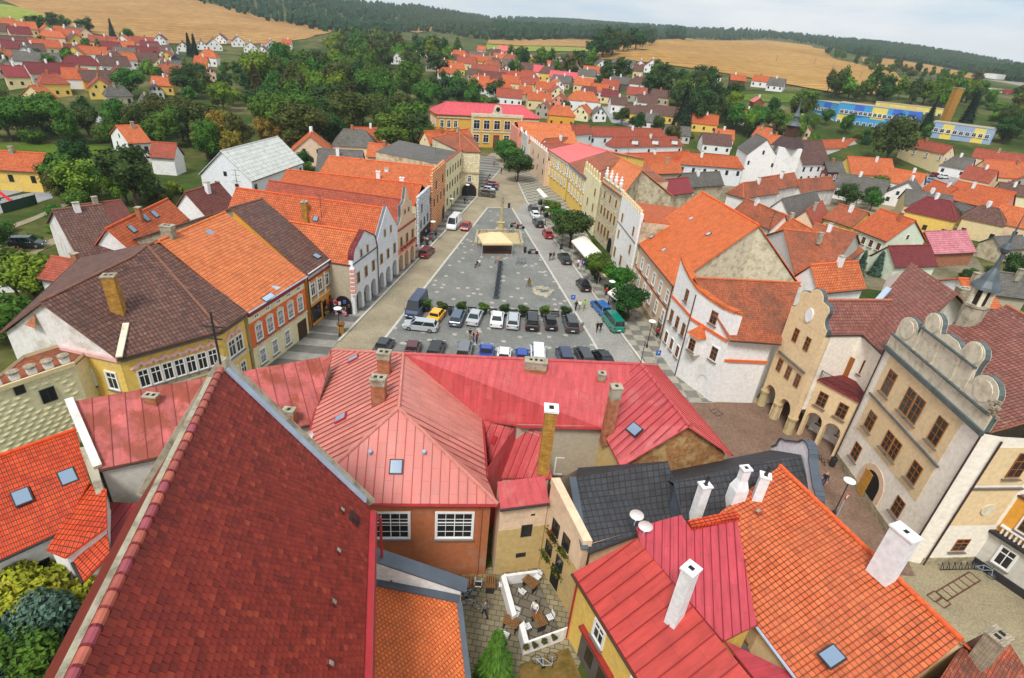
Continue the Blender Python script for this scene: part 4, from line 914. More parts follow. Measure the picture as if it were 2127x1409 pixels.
# --- second slate roof with a wavy baroque gable
b = Bld('slate_house', 'house with long slate roof ending in a wavy white baroque gable on the street', 'house'); 
s0, s1 = p(1400,1000,9.6), p(1664,945,9.6); s2, s3 = p(1700,1055,6.8), p(1425,1100,6.8); k0, k1 = V(s0.x+.3, s0.y+4.2, 6.6), V(s1.x+.3, s1.y+4.2, 6.6)
s2 = V(s1.x+.6, s1.y-3.6, 6.8); 
b.roof([[s0, s1, s2, s3]], M['slate'], gutter='darkmetal'); b.roof([[s0, s1, k1, k0]], M['slate'], gutter=None); b.walls([s3, s2, s1, k1, k0, s0], M['white'], .2, mats={5: M['slatecap'], 4: M['slatecap']}, drop=.5)
sh = [(0, 0), (8.1, 0), (8.1, 6.9), (7.5, 7.6)]+arc(6.7, 7.9, .8, 0, 90, 4)+[(5.9, 9.3)]+arc(4.05, 9.6, 1.0, 20, 160, 8)+[(2.3, 9.3)]+arc(1.4, 7.9, .8, 90, 180, 4)+[(0, 6.9)]
outline_slab(b, V(s1.x+.55, s1.y-3.9, 0), V(s1.x+.55, s1.y+4.2, 0), sh, .45, 'limewash', cap='slatecap', capskip=(0, 1), off=.1)
b.chimney(1515,1068,1523,964, .85,.7, mat='limewash', cap='limewash', kind='taper', rz=.25); b.chimney(1440,1085,1467,1010, .66,.55, mat='limewash', cap='limewash', pots=1, rz=.3); b.done()

# --- red and crimson sheet roofs by the courtyard
b = Bld('red_metal_house', 'yellow house with a brick red sheet metal roof and one tall white chimney', 'house')
r0, r1, r2, r3 = p(1190,1190,6.0), p(1322,1118,8.3), p(1560,1409,8.3), p(1325,1409,6.0); r2 = r1+(r2-r1)*1.5; r3 = r0+(r3-r0)*1.5
o2 = V(r2.x+4, r2.y+1.2, 6); o1 = V(r1.x+3.4, r1.y+2, 6.2)
b.roof([[r0, r1, r2, r3]], M['sheet_brick'], ribs=.85, gutter='wooddark'); b.roof([[p(1505,1330,7.6), r2, o2, V(o2.x-2.2, o2.y+4.6, 6)]], M['sheet_crimson'], gutter=None)
b.walls([r0, r3, r2, r1], M['yellow'], .25); b.win(0, 'white', 2, .95, 1.35, 3.6, xs=[2.9, 6.6]); b.panel(0, 1.4, 4.9, 2.95, 3.15, 'redwood', .35, 'porch_roof'); b.panel(0, 1.5, 4.7, .1, 2.7, 'woodgrey', .06, 'shed_doors'); b.pipe(0, .15, 5.8, 0, 'redgutter')
for x in (2.2, 3.6): b.panel(0, x, x+.8, .8, 2.2, 'glass', .08, 'door_pane')
b.chimney(1400,1285,1428,1180, .78,.66, mat='limewash', cap='limewash', rz=.75, label='tall white chimney with an open square flue'); b.done()
b = Bld('crimson_house', 'crimson sheet metal roof plane between the brick red and orange roofs', 'house')
c0, c3, c4 = p(1322,1095,8.4), p(1530,1073,9.1), p(1572,1297,6.9); c1, c2, c5, c6 = [onpl(x, y, c0, c3, c4) for x, y in ((1415,1070),(1432,1094),(1503,1332),(1330,1128))]
b.roof([[c0, c1, c2, c3, c4, c5, c6]], M['sheet_crimson'], ribs=.5, ridge=False, gutter='darkmetal'); b.walls([c0, c1, c2, c3, c4, c5, c6], M['yellow'], .2)
mb = MB(); mb.bar(c2+V(0, 0, .12), c3+V(0, 0, .12), .55, .3, M['tile_vivid']); mb.build('tile_edge', b.root)
b.done()
# --- big orange pantile roof
b = Bld('orange_pantile_house', 'large roof of orange pantiles sloping to the street with a wide white chimney', 'house')
o0, o1 = p(1620,968,9.9), p(1998,1330,9.9); o1 = o0+(o1-o0)*1.0; e0, e1_ = p(1495,1065,8.2), p(1575,1300,6.7); e2_ = p(1660,1412,6.7); e2_ = e1_+(e2_-e1_)*1.9
bN, bS = V(o0.x+3.2, o0.y+1.0, 7.2), V(o1.x+3.0, o1.y+1.1, 7.2)
b.roof([[o0, o1, e2_, e1_, e0]], M['tile_pan'], ridge=False, gutter='zinc'); b.roof([[o0, o1, bS, bN]], M['tile_pan'], gutter=None)
b.rf.tube([o0+V(0,0,.03), o1+V(0,0,.03)], .15, ridge_mat(M['tile_pan']), n=8)
b.walls([e0, e1_, e2_, o1, bS, bN, o0], M['beige'], .25); b.hatch(1728,1365,.75,.95); b.hatch(1576,1063,.2,.25,mat='concrete',name='vent_tile',frame='tile_red')
b.chimney(1832,1190,1856,1094, 1.25,.75, mat='limewash', cap='limewash', rz=-1.15, label='wide white chimney with rounded cowl'); b.chimney(1574,1030,1579,985, .6,.55, mat='limewash', cap='limewash', pots=1, rz=-.3); b.done()
b = Bld('dark_yard_shed', 'dark open shed roof gap with wooden beams beneath the orange pantile eaves', 'shed')
q = [p(1515,1340,4.2), p(1570,1312,4.2), p(1680,1440,4.2), p(1600,1470,4.2)]; b.roof([q], M['woodgrey'], gutter=None); b.walls(q, M['wooddark'], .1)
mb = MB(); mb.bar(q[0]+(q[1]-q[0])*.5+V(0,0,.1), q[3]+(q[2]-q[3])*.5+V(0,0,.1), .2, .2, M['wood']); mb.bar(q[0]+(q[1]-q[0])*.8+V(0,0,.1), q[3]+(q[2]-q[3])*.8+V(0,0,.1), .14, .2, M['wooddark']); mb.build('beam', b.root); b.done()
b = Bld('mossy_tile_house', 'mossy beaver-tail tile roof with an open grey brick chimney in the corner', 'house')
q0, q1, q2, q3 = p(1840,1430,8.4), p(2000,1338,8.4), p(2075,1300,8.4), p(2150,1420,6.6); q4 = V(q3.x-4, q3.y-5, 6.6); q0 = V(q0.x-1.5, q0.y-3, 8.4)
b.roof([[q0, q1, q2, q3, q4]], M['tile_mossy'], gutter='copper'); b.walls([q0, q1, q2, q3, q4], M['oldwall'], .2); b.chimney(2040,1365,2046,1302, 1.0,.8, mat='brickgrey', cap='brickgrey', rz=.5); b.done()

# --- rusty red roof below the yellow corner house
b = Bld('rusty_roof_house', 'long pent roof of rust streaked red sheet metal behind the church gable', 'house')
a, c, e = p(145,835,9.6), p(690,738,9.6), p(205,975,7.0); d = onpl(650,880,a,c,e)
b.roof([[a, c, d, e]], M['sheet_rusty'], ribs=1.0, ridge=False, gutter='wooddark'); b.walls([a, c, d, e], M['grey'], .15, mats={3: M['whitedirty'], 2: M['lgrey']})
b.win(2, 'dark', 1, 1.0, .9, 5.4, xs=[4.8]); b.chimney(317,835,316,822, .9,.55); b.chimney(604,880,604,852, .8,.6); 
mb = MB(); mb.bar(a+V(0, 0, .2), e+V(0, 0, .2), .5, .4, M['whitedirty']); mb.build('parapet', b.root)
b.post(p(526,770,9), p(526,770,9)+V(0,0,2.6), .03, 'darkmetal', 'aerial_mast'); b.done()
b = Bld('dark_red_shed', 'low shed with a flat dark red sheet roof in the churchyard corner', 'shed')
q = [p(228,1043,4.5), p(330,1047,4.5), p(300,1160,4.0), p(232,1150,4.0)]; b.roof([q], M['sheet_wine'], ribs=.8, gutter=None); b.walls(q, M['greige'], .1); b.done()
# --- bright orange roofs by the garden, bottom left
b = Bld('garden_house', 'white garden house under a bright orange pantile roof with two skylights', 'house')
a, c, d, e = p(-160,1002,8.4), p(157,892,8.4), p(186,1000,6.6), p(130,1102,5.2); f_ = p(-40,1180,5.2); f_ = e+(f_-e)*2.2
b.roof([[a, c, d, e, f_]], M['tile_vivid'], ridge=False, gutter='darkmetal'); b.rf.tube([a, c], .14, ridge_mat(M['tile_vivid']), n=8); b.walls([a, c, d, e, f_], M['white'], .25); b.hatch(141,991,.8,.95); b.hatch(46,1033,.8,.95)
b.win((b.seg[3][0], b.seg[3][1]), 'dark', 1, 1.4, .9, 2.6, xs=[6.5]); b.done()
b = Bld('garden_annex', 'lower orange pantile annex in two stepped pents beside the garden house', 'house')
q = [p(184,1004,6.3), p(221,1016,6.3), p(222,1094,5.6), p(134,1158,4.6), p(96,1142,5.0)]; b.roof([q], M['tile_vivid'], ridge=False, gutter='darkmetal'); b.walls(q, M['white'], .15)
q = [p(222,1096,5.0), p(228,1150,4.7), p(174,1208,3.8), p(152,1165,4.0)]; b.roof([q], M['tile_vivid'], ridge=False, gutter='darkmetal'); b.done()
b = Bld('boundary_chimney_wall', 'tall weathered white chimney wall between the orange garden roof and rusty roof', 'wall')
q = [p(165,930,8.0), p(192,925,8.0), p(215,1020,6.2), p(200,1028,6.2)]; b.roof([q], M['concrete'], gutter=None); b.walls(q, M['whitedirty'], .05); b.done()
# --- sgraffito house with stone merlons, far left
b = Bld('diamond_stone_house', 'cream house with carved diamond blocks and a row of small stone merlons', 'house')
a0 = p(-60,818,8.0); c0 = p(152,748,8.0); n_ = V(-.5, 3.2, 0); a1, c1 = a0+V(-1, 6, 0), c0+V(-1, 6, 0)
b.roof([[q-V(0,0,.45) for q in (a0, c0, c1, a1)]], M['tile_old'], gutter=None); b.walls([a0, c0, c1, a1], M['paleyellow'], .02)
a_, d_, nn_, L_ = b.frame_at(b.seg[0]); mb = MB(); k = 0
for zi in range(14):
    for xi in range(int(L_/.8)):
        x = .4+xi*.8+(.4 if zi % 2 else 0); z = 1.2+zi*.46
        if x > L_-.3 or any(abs(x-L_+q) < w_ and z0_ < z < z1_ for q, w_, z0_, z1_ in ((12.2,1.1,4.6,6.7),(7.2,1.1,4.6,6.7),(2.4,1.1,4.6,6.7),(4,.9,6.3,7.6),(9.5,.9,6.3,7.6))): continue
        c = V(a_.x, a_.y, z)+d_*x; q = [c-d_*.36-V(0,0,.17), c+d_*.36-V(0,0,.17), c+d_*.36+V(0,0,.17), c-d_*.36+V(0,0,.17)]; t = c+nn_*.1
        for i in range(4): mb.face([q[i], q[(i+1) % 4], t], M['paleyellow'])
o = mb.build('carved_blocks', b.root); o['kind'] = 'stuff'
b.win(0, 'dark', 3, 1.05, 1.35, 5.0, xs=[L_-12.2, L_-7.2, L_-2.4], off=.06); b.win(0, 'dark', 2, .7, .8, 6.6, xs=[L_-4.0, L_-9.5], off=.06); b.panel(0, 0, L_, 7.45, 7.85, 'cream', .2, 'cornice')
for i in range(16):
    x = L_-.5-i*1.15; mb = MB(); c = V(a_.x, a_.y, 8.25)+d_*x-nn_*.3; mb.box(c-V(0,0,.1), (.6, .5, .55), M['white'], math.atan2(d_.y, d_.x)); mb.lathe([(.45, .18), (.45, .34), (.25, .42), (.02, .46)], M['brickgrey'], n=8, c=c)
    mb.build('merlon', b.root)
b.done()
# ================================================================== left side of the square
# L1 yellow corner house with brown hipped roof
E0, E1, E2 = p(243,745,8), p(460,686,8), p(514,649,8); g0, gp, ap = p(0,690,8), p(83,628,12.2), p(306,510,13.2); kk, t = p(276,533,12.9), p(328,500,13.4)
bk1, bk2 = V(-52,60,8), V(-47,66,8)
b = Bld('yellow_corner_house', 'ornate yellow corner house under a large brown hipped roof with white gable wall', 'house')
b.roof([[gp, E0, kk], [kk, E0, E1, ap], [ap, E1, E2, t], [g0, gp, kk, ap, t, bk2, bk1]], M['tile_brown'], gutter='wooddark')
b.walls([g0, gp, E0, E1, E2, t, bk2, bk1], M['yellow'], .35, mats={0: M['whitedirty'], 1: M['whitedirty'], 6: M['whitedirty'], 7: M['whitedirty']})
L2_ = b.frame_at(b.seg[2])[3]; b.win(2, 'white', 7, .8, 1.75, 4.3, m0=1.4, m1=1.0); b.win(3, 'white', 2, 1.0, 1.75, 4.3, m0=1.3, m1=1.3); b.win(1, 'white', 2, 1.0, 1.75, 4.3, xs=[b.frame_at(b.seg[1])[3]-3.9, b.frame_at(b.seg[1])[3]-1.4])
for sg_, n, m0, m1 in ((2, 7, 1.4, 1.0), (3, 2, 1.3, 1.3)):
    Lw = b.frame_at(b.seg[sg_])[3]; b.panel(sg_, 0, Lw, 7.45, 7.8, 'sill', .28, 'cornice'); b.panel(sg_, 0, Lw, 3.55, 3.8, 'stone', .1, 'string_course')
    for i in range(n):
        x = m0+(Lw-m0-m1)*i/(n-1); b.panel(sg_, x-.75, x+.75, 0, 0, 'pinkband', .16, 'window_hood', shape=[(x-.85, 6.4), (x-.3, 6.35), (x, 6.75), (x+.3, 6.35), (x+.85, 6.4), (x+.35, 6.75), (x, 7.1), (x-.35, 6.75)])
        b.panel(sg_, x-.7, x+.7, 3.85, 4.15, 'stone', .08, 'apron')
    b.win(sg_, 'tall', n, .8, 1.9, 1.0, m0=m0, m1=m1)
b.panel(1, b.frame_at(b.seg[1])[3]-5.8, 0, .2, 7.5, 'yellow', .03, 'painted_wall'); b.panel(1, b.frame_at(b.seg[1])[3]-5.9, 0, 7.5, 7.85, 'pinkband', .3, 'cornice')
b.win(1, 'white', 2, 1.0, 1.75, 4.3, xs=[b.frame_at(b.seg[1])[3]-3.9, b.frame_at(b.seg[1])[3]-1.4], off=.04)
mb = MB(); q = p(150,715,9.4); mb.prism([p(52,672,9.6), p(70,650,10.6), p(75,680,9.5)], V(.2,-.25,0), V(.25,-.3,0), M['brick']); mb.build('bare_brick_patch', b.root)
b.chimney(246,645,238,572,1.0,.9,mat='brickyellow',cap='brickgrey',rz=.3); b.rf.bar(p(262,672,9.5), p(247,742,8.2), .5,.15, M['stone']); b.done()
# L2 orange fronted house
A, B_ = p(513,650,7.9), p(637,573,7.9); Ra, Rb = p(330,500,13.6), p(468,441,13.6)
b = gb('orange_house', 'house with orange and cream facade under a broad orange tile roof at the square', A, B_, Ra, Rb, roof='tile_light', wall='paleyellow', gutter='zinc', close=False)
Lw = b.frame_at(b.seg['f'])[3]; b.panel('f', 0, Lw, 3.35, 6.3, 'orange', .03, 'painted_wall'); b.panel('f', 0, Lw, 3.1, 3.35, 'stone', .1, 'string_course'); b.panel('f', 0, Lw, 7.2, 7.55, 'redwood', .25, 'cornice')
b.win('f', 'grid', 5, .95, 1.75, 3.9, m0=1.3, m1=1.3, off=.035); b.win('f', 'white', 5, .7, .45, 6.6, m0=1.3, m1=1.3); b.win('f', 'grid', 3, .9, 1.7, .9, xs=[1.4, 3.6, 6.0]); b.panel('f', 8.2, 10.0, .0, 2.5, 'wooddark', .05, 'door')
for i in range(5):
    x = 1.3+(Lw-2.6)*i/4; b.panel('f', x-.6, x+.6, 0, 0, 'stone', .16, 'window_hood', shape=[(x-.75, 5.75), (x+.75, 5.75), (x+.4, 6.0), (x, 6.15), (x-.4, 6.0)])
b.hatch(435,484,.7,.8); b.hatch(573,598,.8,.7,mat='zinc'); b.hatch(557,619,1.6,.6,mat='zinc'); b.chimney(352,493,350,470,1.2,.8,mat='brickgrey'); b.done()
# L3 ochre house with balustrade
A, B_ = p(637,573,7.5), p(690,537,7.5); Ra, Rb = p(478,432,12.9), p(546,413,12.7)
b = gb('ochre_house', 'narrow ochre house with a balustrade and brown roof next to the arcades', A, B_, Ra, Rb, roof='tile_brown', wall='ochre', close=False, wm={3: 'brickgrey', 4: 'brickgrey'})
Lw = b.frame_at(b.seg['f'])[3]; b.win('f', 'white', 3, .95, 1.6, 4.2, m0=1.1, m1=1.2); b.panel('f', .4, 2.6, .5, 2.5, 'glass', .06, 'shop_window'); b.panel('f', .25, 2.75, 2.5, 2.75, 'black', .12, 'sign_board'); b.panel('f', 3.1, 4.0, .1, 2.4, 'glass', .06, 'door'); b.panel('f', 4.9, 6.3, .1, 2.5, 'wooddark', .06, 'gate')
b.panel('f', 0, Lw, 3.2, 3.4, 'stone', .1, 'string_course'); b.panel('f', 0, Lw, 6.5, 6.75, 'redwood', .3, 'cornice'); b.panel('f', 0, Lw, 7.4, 7.55, 'white', .3, 'balustrade_rail')
for x in (0.1, Lw/3, 2*Lw/3, Lw-.4): b.panel('f', x, x+.35, 3.4, 7.4, 'white', .12, 'pilaster')
mb = MB(); a_, d_, nn_, L_ = b.frame_at(b.seg['f'])
for i in range(int(L_/.22)): q = V(a_.x, a_.y, 7.08)+d_*(i*.22+.1)+nn_*.15; mb.box(q, (.09, .09, .64), M['white'])
o = mb.build('balusters', b.root); o['kind'] = 'stuff'
b.chimney(636,460,634,420,.7,.9,mat='brickyellow'); b.hatch(658,533,.8,.8); b.pipe('f', .02, 7.3); b.done()
# gable-fronted arcade houses
def gable_house(name, label, c0, c1, ze, za, back, roof, wall, arches, backcol, shape=None, cap='lead', wins=(), zl=None, sidewall=None, ov=.1, aback='oldwall', capw=.12):
    """c0, c1: facade corners in plan as seen left to right from the square; the ridge runs back from the facade"""
    c0, c1 = V(*c0, 0), V(*c1, 0); d, L = quad_dir(c0, c1); inn = V(-d.y, d.x, 0); zl = zl or ze
    A = V(c0.x, c0.y, zl); B_ = V(c1.x, c1.y, ze); m_ = (c0+c1)/2; ap_ = V(m_.x, m_.y, za)
    A2, B2, a2 = A+inn*back, B_+inn*back, ap_+inn*back
    b = Bld(name, label, 'house'); b.roof([[A+inn*.3, ap_+inn*.3, a2, A2], [B_+inn*.3, B2, a2, ap_+inn*.3]], M[roof])
    b.walls([A+inn*.5, B_+inn*.5, B2, a2, A2], M[sidewall or wall], .0)
    b.wl = MB(); Q = b.Q
    for i in (1, 2, 3, 4):
        a, bb = Q[i], Q[(i+1) % 5]; b.wl.face([V(a.x, a.y, -.2), V(bb.x, bb.y, -.2), bb, a], M[sidewall or wall])
    seg = (c0-inn*.02, c1-inn*.02)
    if arches: arch_wall(b, *seg, min(ze, zl)-.02, arches, M[wall], back=3.0, backmat=aback); z0 = min(ze, zl)-.02
    else: z0 = -.2; 
    sh = shape or [(0, z0), (L, z0), (L, ze+.15), (L/2, za+.25), (0, zl+.15)]
    outline_slab(b, *seg, sh, .55, wall, cap=cap, capskip=(0,), capw=capw)
    for st, w_, h, zz, xs in wins: b.win(seg, st, len(xs), w_, h, zz, xs=xs, off=.0)
    b.segf = seg; b.L = L; return b
b = gable_house('arcade_house', 'white arcaded house with rose quoins and a curved gable, nearest of the arcaded row', (-21.7,67.3), (-20.5,74.8), 7.4, 10.6, 16, 'tile_orange', 'bluewhite', [(1.35,1.7,3.0),(3.75,1.7,3.0),(6.1,1.7,3.0)], 'oldwall',
    shape=[(0,7.3),(7.6,7.3),(7.6,7.9)]+arc(5.6,7.9,1.9,0,50,5)+[(3.8,10.9)]+arc(2.0,7.9,1.9,130,180,5), cap='tile_wine', wins=[('ochre',.75,1.5,4.3,[1.4,3.8,6.2]),('ochre',.4,1.0,7.6,[2.6,4.6])], sidewall='greige', zl=7.3)
b.panel(b.segf, 0, 7.6, 7.25, 7.4, 'lead', .12, 'string_course')
mb = MB()
for i in range(13): mb.box((-21.75, 67.25, 3.2+i*.3), (.5+.14*(i % 2), .5+.14*(i % 2), .22), M['rose'] if i % 2 else M['white'], .15)
mb.build('painted_quoins', b.root); a_, d_, nn_, L_ = b.frame_at((V(-24.6,67.9,0), V(-21.8,67.4,0))); b.panel((V(-24.6,67.55,0), V(-21.9,67.15,0)), .3, 2.5, 0, 0, 'black', .05, 'side_arch', shape=[(.25,.1),(2.5,.1)]+arc(1.37,1.6,1.12,0,180,8)); b.done()
b = gable_house('pointed_arcade_house', 'white arcaded house with tall pointed gable and lead edged verge, second in the left row', (-20.5,74.8), (-19.3,82.8), 7.8, 11.9, 24, 'tile_orange2', 'bluewhite', [(1.4,1.7,2.9),(4.0,1.7,2.9),(6.6,1.8,3.0)], 'oldwall', wins=[('ochre',.75,1.45,4.3,[1.5,4.0,6.6]),('ochre',.45,1.0,8.0,[3.0,5.3])], cap='lead')
b.hatch(656,455,.7,.7); b.chimney(634,445,633,420,.7,.9,mat='brickyellow'); b.pipe(b.segf, .05, 7.6); b.done()
b = gable_house('scroll_gable_house', 'pink house with a baroque scroll gable and red flower boxes over pink arches', (-19.3,82.8), (-18.0,90.1), 7.4, 11.3, 24, 'tile_red', 'pinkbeige', [(1.2,1.6,3.0),(3.6,1.6,3.0),(6.0,1.6,3.0)], 'rose',
    shape=[(0,7.3),(7.4,7.3),(7.4,8.0)]+arc(7.4,9.5,1.5,270,180,5)+[(5.9,10.8)]+arc(5.6,12.2,1.3,260,190,4)+[(3.9,13.2),(3.5,13.2)]+arc(1.8,12.2,1.3,-10,-80,4)+[(1.5,10.8)]+arc(0,9.5,1.5,0,-90,5), cap='lead', wins=[('ochre',.75,1.5,4.4,[1.3,3.7,6.1]),('ochre',.5,.7,9.3,[2.9,4.5])])
b.panel(b.segf, 0, 7.4, .05, 3.9, 'rose', .012, 'painted_arcade', shape=[(0,3.15),(7.4,3.15),(7.4,4.0),(0,4.0)]); b.panel(b.segf, 0, 7.4, 7.2, 7.45, 'tile_red', .2, 'string_course')
for i in range(6):
    mb = MB(); q = V(-19.3,82.8,4.1)+quad_dir(V(-19.3,82.8,0), V(-18,90.1,0))[0]*(.9+i*1.15)+V(.35,-.05,0); 
    for _ in range(16): r = V(random.gauss(0,.15), random.gauss(0,.25), random.gauss(0,.1)); mb.box(q+r, (.16,.16,.12), M['redwood'])
    mb.build('flower_box', b.root)
b.done()
# the flat-topped facades further back
def facade(name, label, tl_, tr_, z, depth, wall, roof, rise, wins, roofmode='lean', cap=None, par=.6, back=None, sl_=None, arches=(), skew=0):
    a, bb = p(*tl_, z), p(*tr_, z); d, L = quad_dir(a, bb); inn = V(-d.y, d.x, 0)
    if (inn.x > 0) != (tl_[0] > 1040): inn = -inn
    b = Bld(name, label, 'house'); q = lambda pt, k, zz: V(pt.x, pt.y, zz)+inn*k+d*skew*k
    ze = z-par
    if roofmode == 'lean': F = [[q(a,.4,ze), q(bb,.4,ze), q(bb,depth,ze+rise), q(a,depth,ze+rise)]]; loop = [q(a,.0,ze), q(bb,.0,ze), q(bb,depth,ze+rise), q(a,depth,ze+rise)]
    elif roofmode == 'cross':
        mm = (a+bb)/2; F = [[q(a,.4,ze), q(mm,.4,ze+rise), q(mm,depth,ze+rise), q(a,depth,ze)], [q(bb,.4,ze), q(bb,depth,ze), q(mm,depth,ze+rise), q(mm,.4,ze+rise)]]; loop = [q(a,0,ze), q(bb,0,ze), q(bb,depth,ze), q(mm,depth,ze+rise), q(a,depth,ze)]
    else:
        h = depth*.5; F = [[q(a,.4,ze), q(bb,.4,ze), q(bb,h,ze+rise), q(a,h,ze+rise)], [q(a,depth,ze), q(bb,depth,ze), q(bb,h,ze+rise), q(a,h,ze+rise)]]; loop = [q(a,0,ze), q(bb,0,ze), q(bb,h,ze+rise), q(bb,depth,ze), q(a,depth,ze), q(a,h,ze+rise)]
    b.roof(F, M[roof], gutter=None); b.walls(loop, M[back or wall], .0)
    b.segf = (b.Q[0], b.Q[1]); b.L = L
    outline_slab(b, b.Q[0], b.Q[1], [(0,-.2),(L,-.2),(L,z),(0,z)], .5, wall, name='front_wall', cap=cap, capskip=(0,), off=.35)
    for st, n, w_, h_, zz, m0, m1 in wins: b.win(b.segf, st, n, w_, h_, zz, m0=m0, m1=m1, off=.35)
    return b
b = facade('grey_sgraffito_house', 'narrow house painted in grey block sgraffito beside the scroll gable', (866,409), (895,382), 9.3, 26, 'sgraff_grey', 'tile_orange2', 2.6, [('plain',2,.7,1.5,6.0,2,2),('plain',4,.7,1.5,3.2,1.4,1.4)], back='oldwall', roofmode='cross', par=1.6)
b.panel(b.segf, .8, b.L-.8, .3, 2.6, 'black', .06, 'shop_front', off=.35); b.done()
b = facade('orange_sgraffito_house', 'tall house banded in orange and cream sgraffito with little merlons', (895,361), (923,336), 11.6, 22, 'sgraff_orange', 'tile_orange', 2.4, [('plain',2,.7,1.5,8.2,3,3),('plain',4,.75,1.5,5,1.5,1.5)], back='oldwall', roofmode='cross', par=2.4)
for i in range(9): b.panel(b.segf, .5+i*1.22, 1.1+i*1.22, 11.6, 12.2, 'sgraff_orange', .45, 'merlon', off=-.1)
b.panel(b.segf, b.L-2.6, b.L-.8, 0, 0, 'black', .05, 'gate', off=.35, shape=[(b.L-2.8,.1),(b.L-.8,.1)]+arc(b.L-1.8,1.9,1.0,0,180,6))
b.chimney(835,388,835,370,.8,.6,mat='limewash',cap='limewash'); b.chimney(865,400,865,385,.7,.5,mat='limewash',cap='limewash'); b.chimney(786,372,786,357,.7,.5,mat='limewash',cap='limewash'); b.done()
b = facade('cream_long_house', 'long plain cream house with rows of dark windows before the stone gate house', (923,337), (957,311), 10.9, 15, 'paleyellow', 'tile_grey', 1.2, [('plain',6,.75,1.5,7.6,1.6,1.6),('plain',6,.75,1.5,4.4,1.6,1.6),('plain',4,.8,1.6,1.2,2,4)], cap='tile_red', back='oldwall'); b.done()
# stone gate house closing the left row
a, c = V(-16.3,135.6,0), V(-11.6,136.6,0); d, L = quad_dir(a, c); inn = V(-d.y, d.x, 0)
b = Bld('stone_arch_house', 'stone faced corner house with a dark archway facing down the square', 'house'); zz = 10.6
A, B_ = V(a.x, a.y, zz), V(c.x, c.y, zz); A2, B2 = A+inn*16, B_+inn*17+V(.6,0,0)
rdg = (A+B_)/2+inn*8+V(-2,0,3)
b.roof([[A, B_, rdg], [B_, B2, rdg], [B2, A2+V(-6,0,0), rdg], [A2+V(-6,0,0), A, rdg]], M['tile_old']); b.walls([A, B_, B2, A2+V(-6,0,0)], M['rustic'], .05); b.sg = 1
b.panel((a, c), 0, L, 5.6, 6.0, 'stonecol', .2, 'string_course'); b.win((a, c), 'white', 1, .8, 1.6, 6.9-3.4, xs=[2.5]); b.panel((a, c), .5, 4.2, 0, 0, 'black', .06, 'archway', shape=[(.7,.1),(4.3,.1)]+arc(2.5,1.3,1.8,0,180,10)); b.panel((a, c), .5, 4.2, 0, 0, 'stonecol', .04, 'arch_surround', shape=[(.4,.1),(4.6,.1)]+arc(2.5,1.3,2.1,0,180,10))
b.win(1, 'white', 4, .8, 1.5, 7, 2, 2); b.win(1, 'white', 4, .8, 1.5, 3.8, 2, 2); b.done()

# ================================================================== right side of the square
b = gb('beige_house', 'beige house with smooth bright orange roof and bare stone gable by the corner house', p(1319,497,8.4), p(1398,593,8.4), p(1457,398,16), p(1577,468,16), roof='tile_bright', wall='pinkbeige', wm={1: 'gable_old', 2: 'gable_old'}, close=False, B2=p(1668,600,8.4))
Lw = b.frame_at(b.seg['f'])[3]; b.win('f', 'tall', 6, .85, 1.7, 5.2, m0=1.5, m1=1.3); b.win('f', 'tall', 6, .85, 1.7, 2.2, m0=1.5, m1=1.3); b.panel('f', 0, Lw, 4.5, 4.65, 'redwood', .08, 'string_course'); b.panel('f', .0, Lw, .05, .9, 'stonebase', .06, 'plinth'); b.panel('f', Lw-2.2, Lw-.9, .1, 2.3, 'glass', .08, 'door')
for x, y in ((1436,455),(1472,487),(1354,493),(1379,520),(1408,555)): b.hatch(x, y, .5, .6, mat='zinc')
b.pipe('f', .0, 8.2); b.pipe('f', Lw, 8.2); b.done()
b = facade('white_crenel_house', 'white house with a small white crenellated parapet behind the parasols', (1297,405), (1336,446), 13.0, 17, 'white', 'tile_orange2', -1.0, [('ochre',2,.7,1.4,9,2.5,2),('ochre',2,.7,1.5,5.9,2,2),('ochre',3,.9,1.7,2.4,1.6,1.6)], back='oldwall', par=1.0)
b.panel(b.segf, 0, b.L, 8.3, 8.45, 'sill', .08, 'string_course', off=.35)
for i in range(11): b.panel(b.segf, .1+i*b.L/11, .5+i*b.L/11, 13.0, 13.55, 'cream', .5, 'merlon', off=-.1)
b.done()
A, B_ = p(1250,377,11.6), p(1292,408,11.6)
b = gb('grey_statue_house', 'grey block patterned house with four white stone figures along its parapet', A, B_, p(1334,353,15.2)+A-B_, p(1334,353,15.2), roof='tile_light', wall='sgraff_beige', wm={1: 'oldwall', 2: 'oldwall'}, close=False, B2=p(1400,408,10.5))
Lw = b.frame_at(b.seg['f'])[3]; b.win('f', 'ochre', 3, .7, 1.4, 8.8, 2, 2); b.win('f', 'ochre', 5, .8, 1.7, 5.6, 1.5, 1.5); b.win('f', 'ochre', 4, .9, 1.9, 2.0, 1.5, 3.5); b.panel('f', 1, 3, 0, 0, 'black', .06, 'gate', shape=[(Lw-3,.1),(Lw-1,.1)]+arc(Lw-2,1.9,1.0,0,180,6))
outline_slab(b, *b.seg['f'], [(0,11.2),(Lw,11.2),(Lw,12.4),(0,12.4)], .4, 'sgraff_beige', name='parapet', cap='stone', capskip=(0,), off=.1)
a_, d_, nn_, L_ = b.frame_at(b.seg['f'])
for i in range(4):
    mb = MB(); q = V(a_.x, a_.y, 12.5)+d_*(L_*(i+.5)/4); mb.box(q+V(0,0,.25), (.55,.55,.5), M['stone']); mb.lathe([(.3,.5),(.38,.9),(.26,1.2),(.34,1.5),(.1,1.75),(.18,1.9),(.16,2.1),(.02,2.2)], M['limewash'], n=8, c=q); mb.build('parapet_figure', b.root)
b.done()
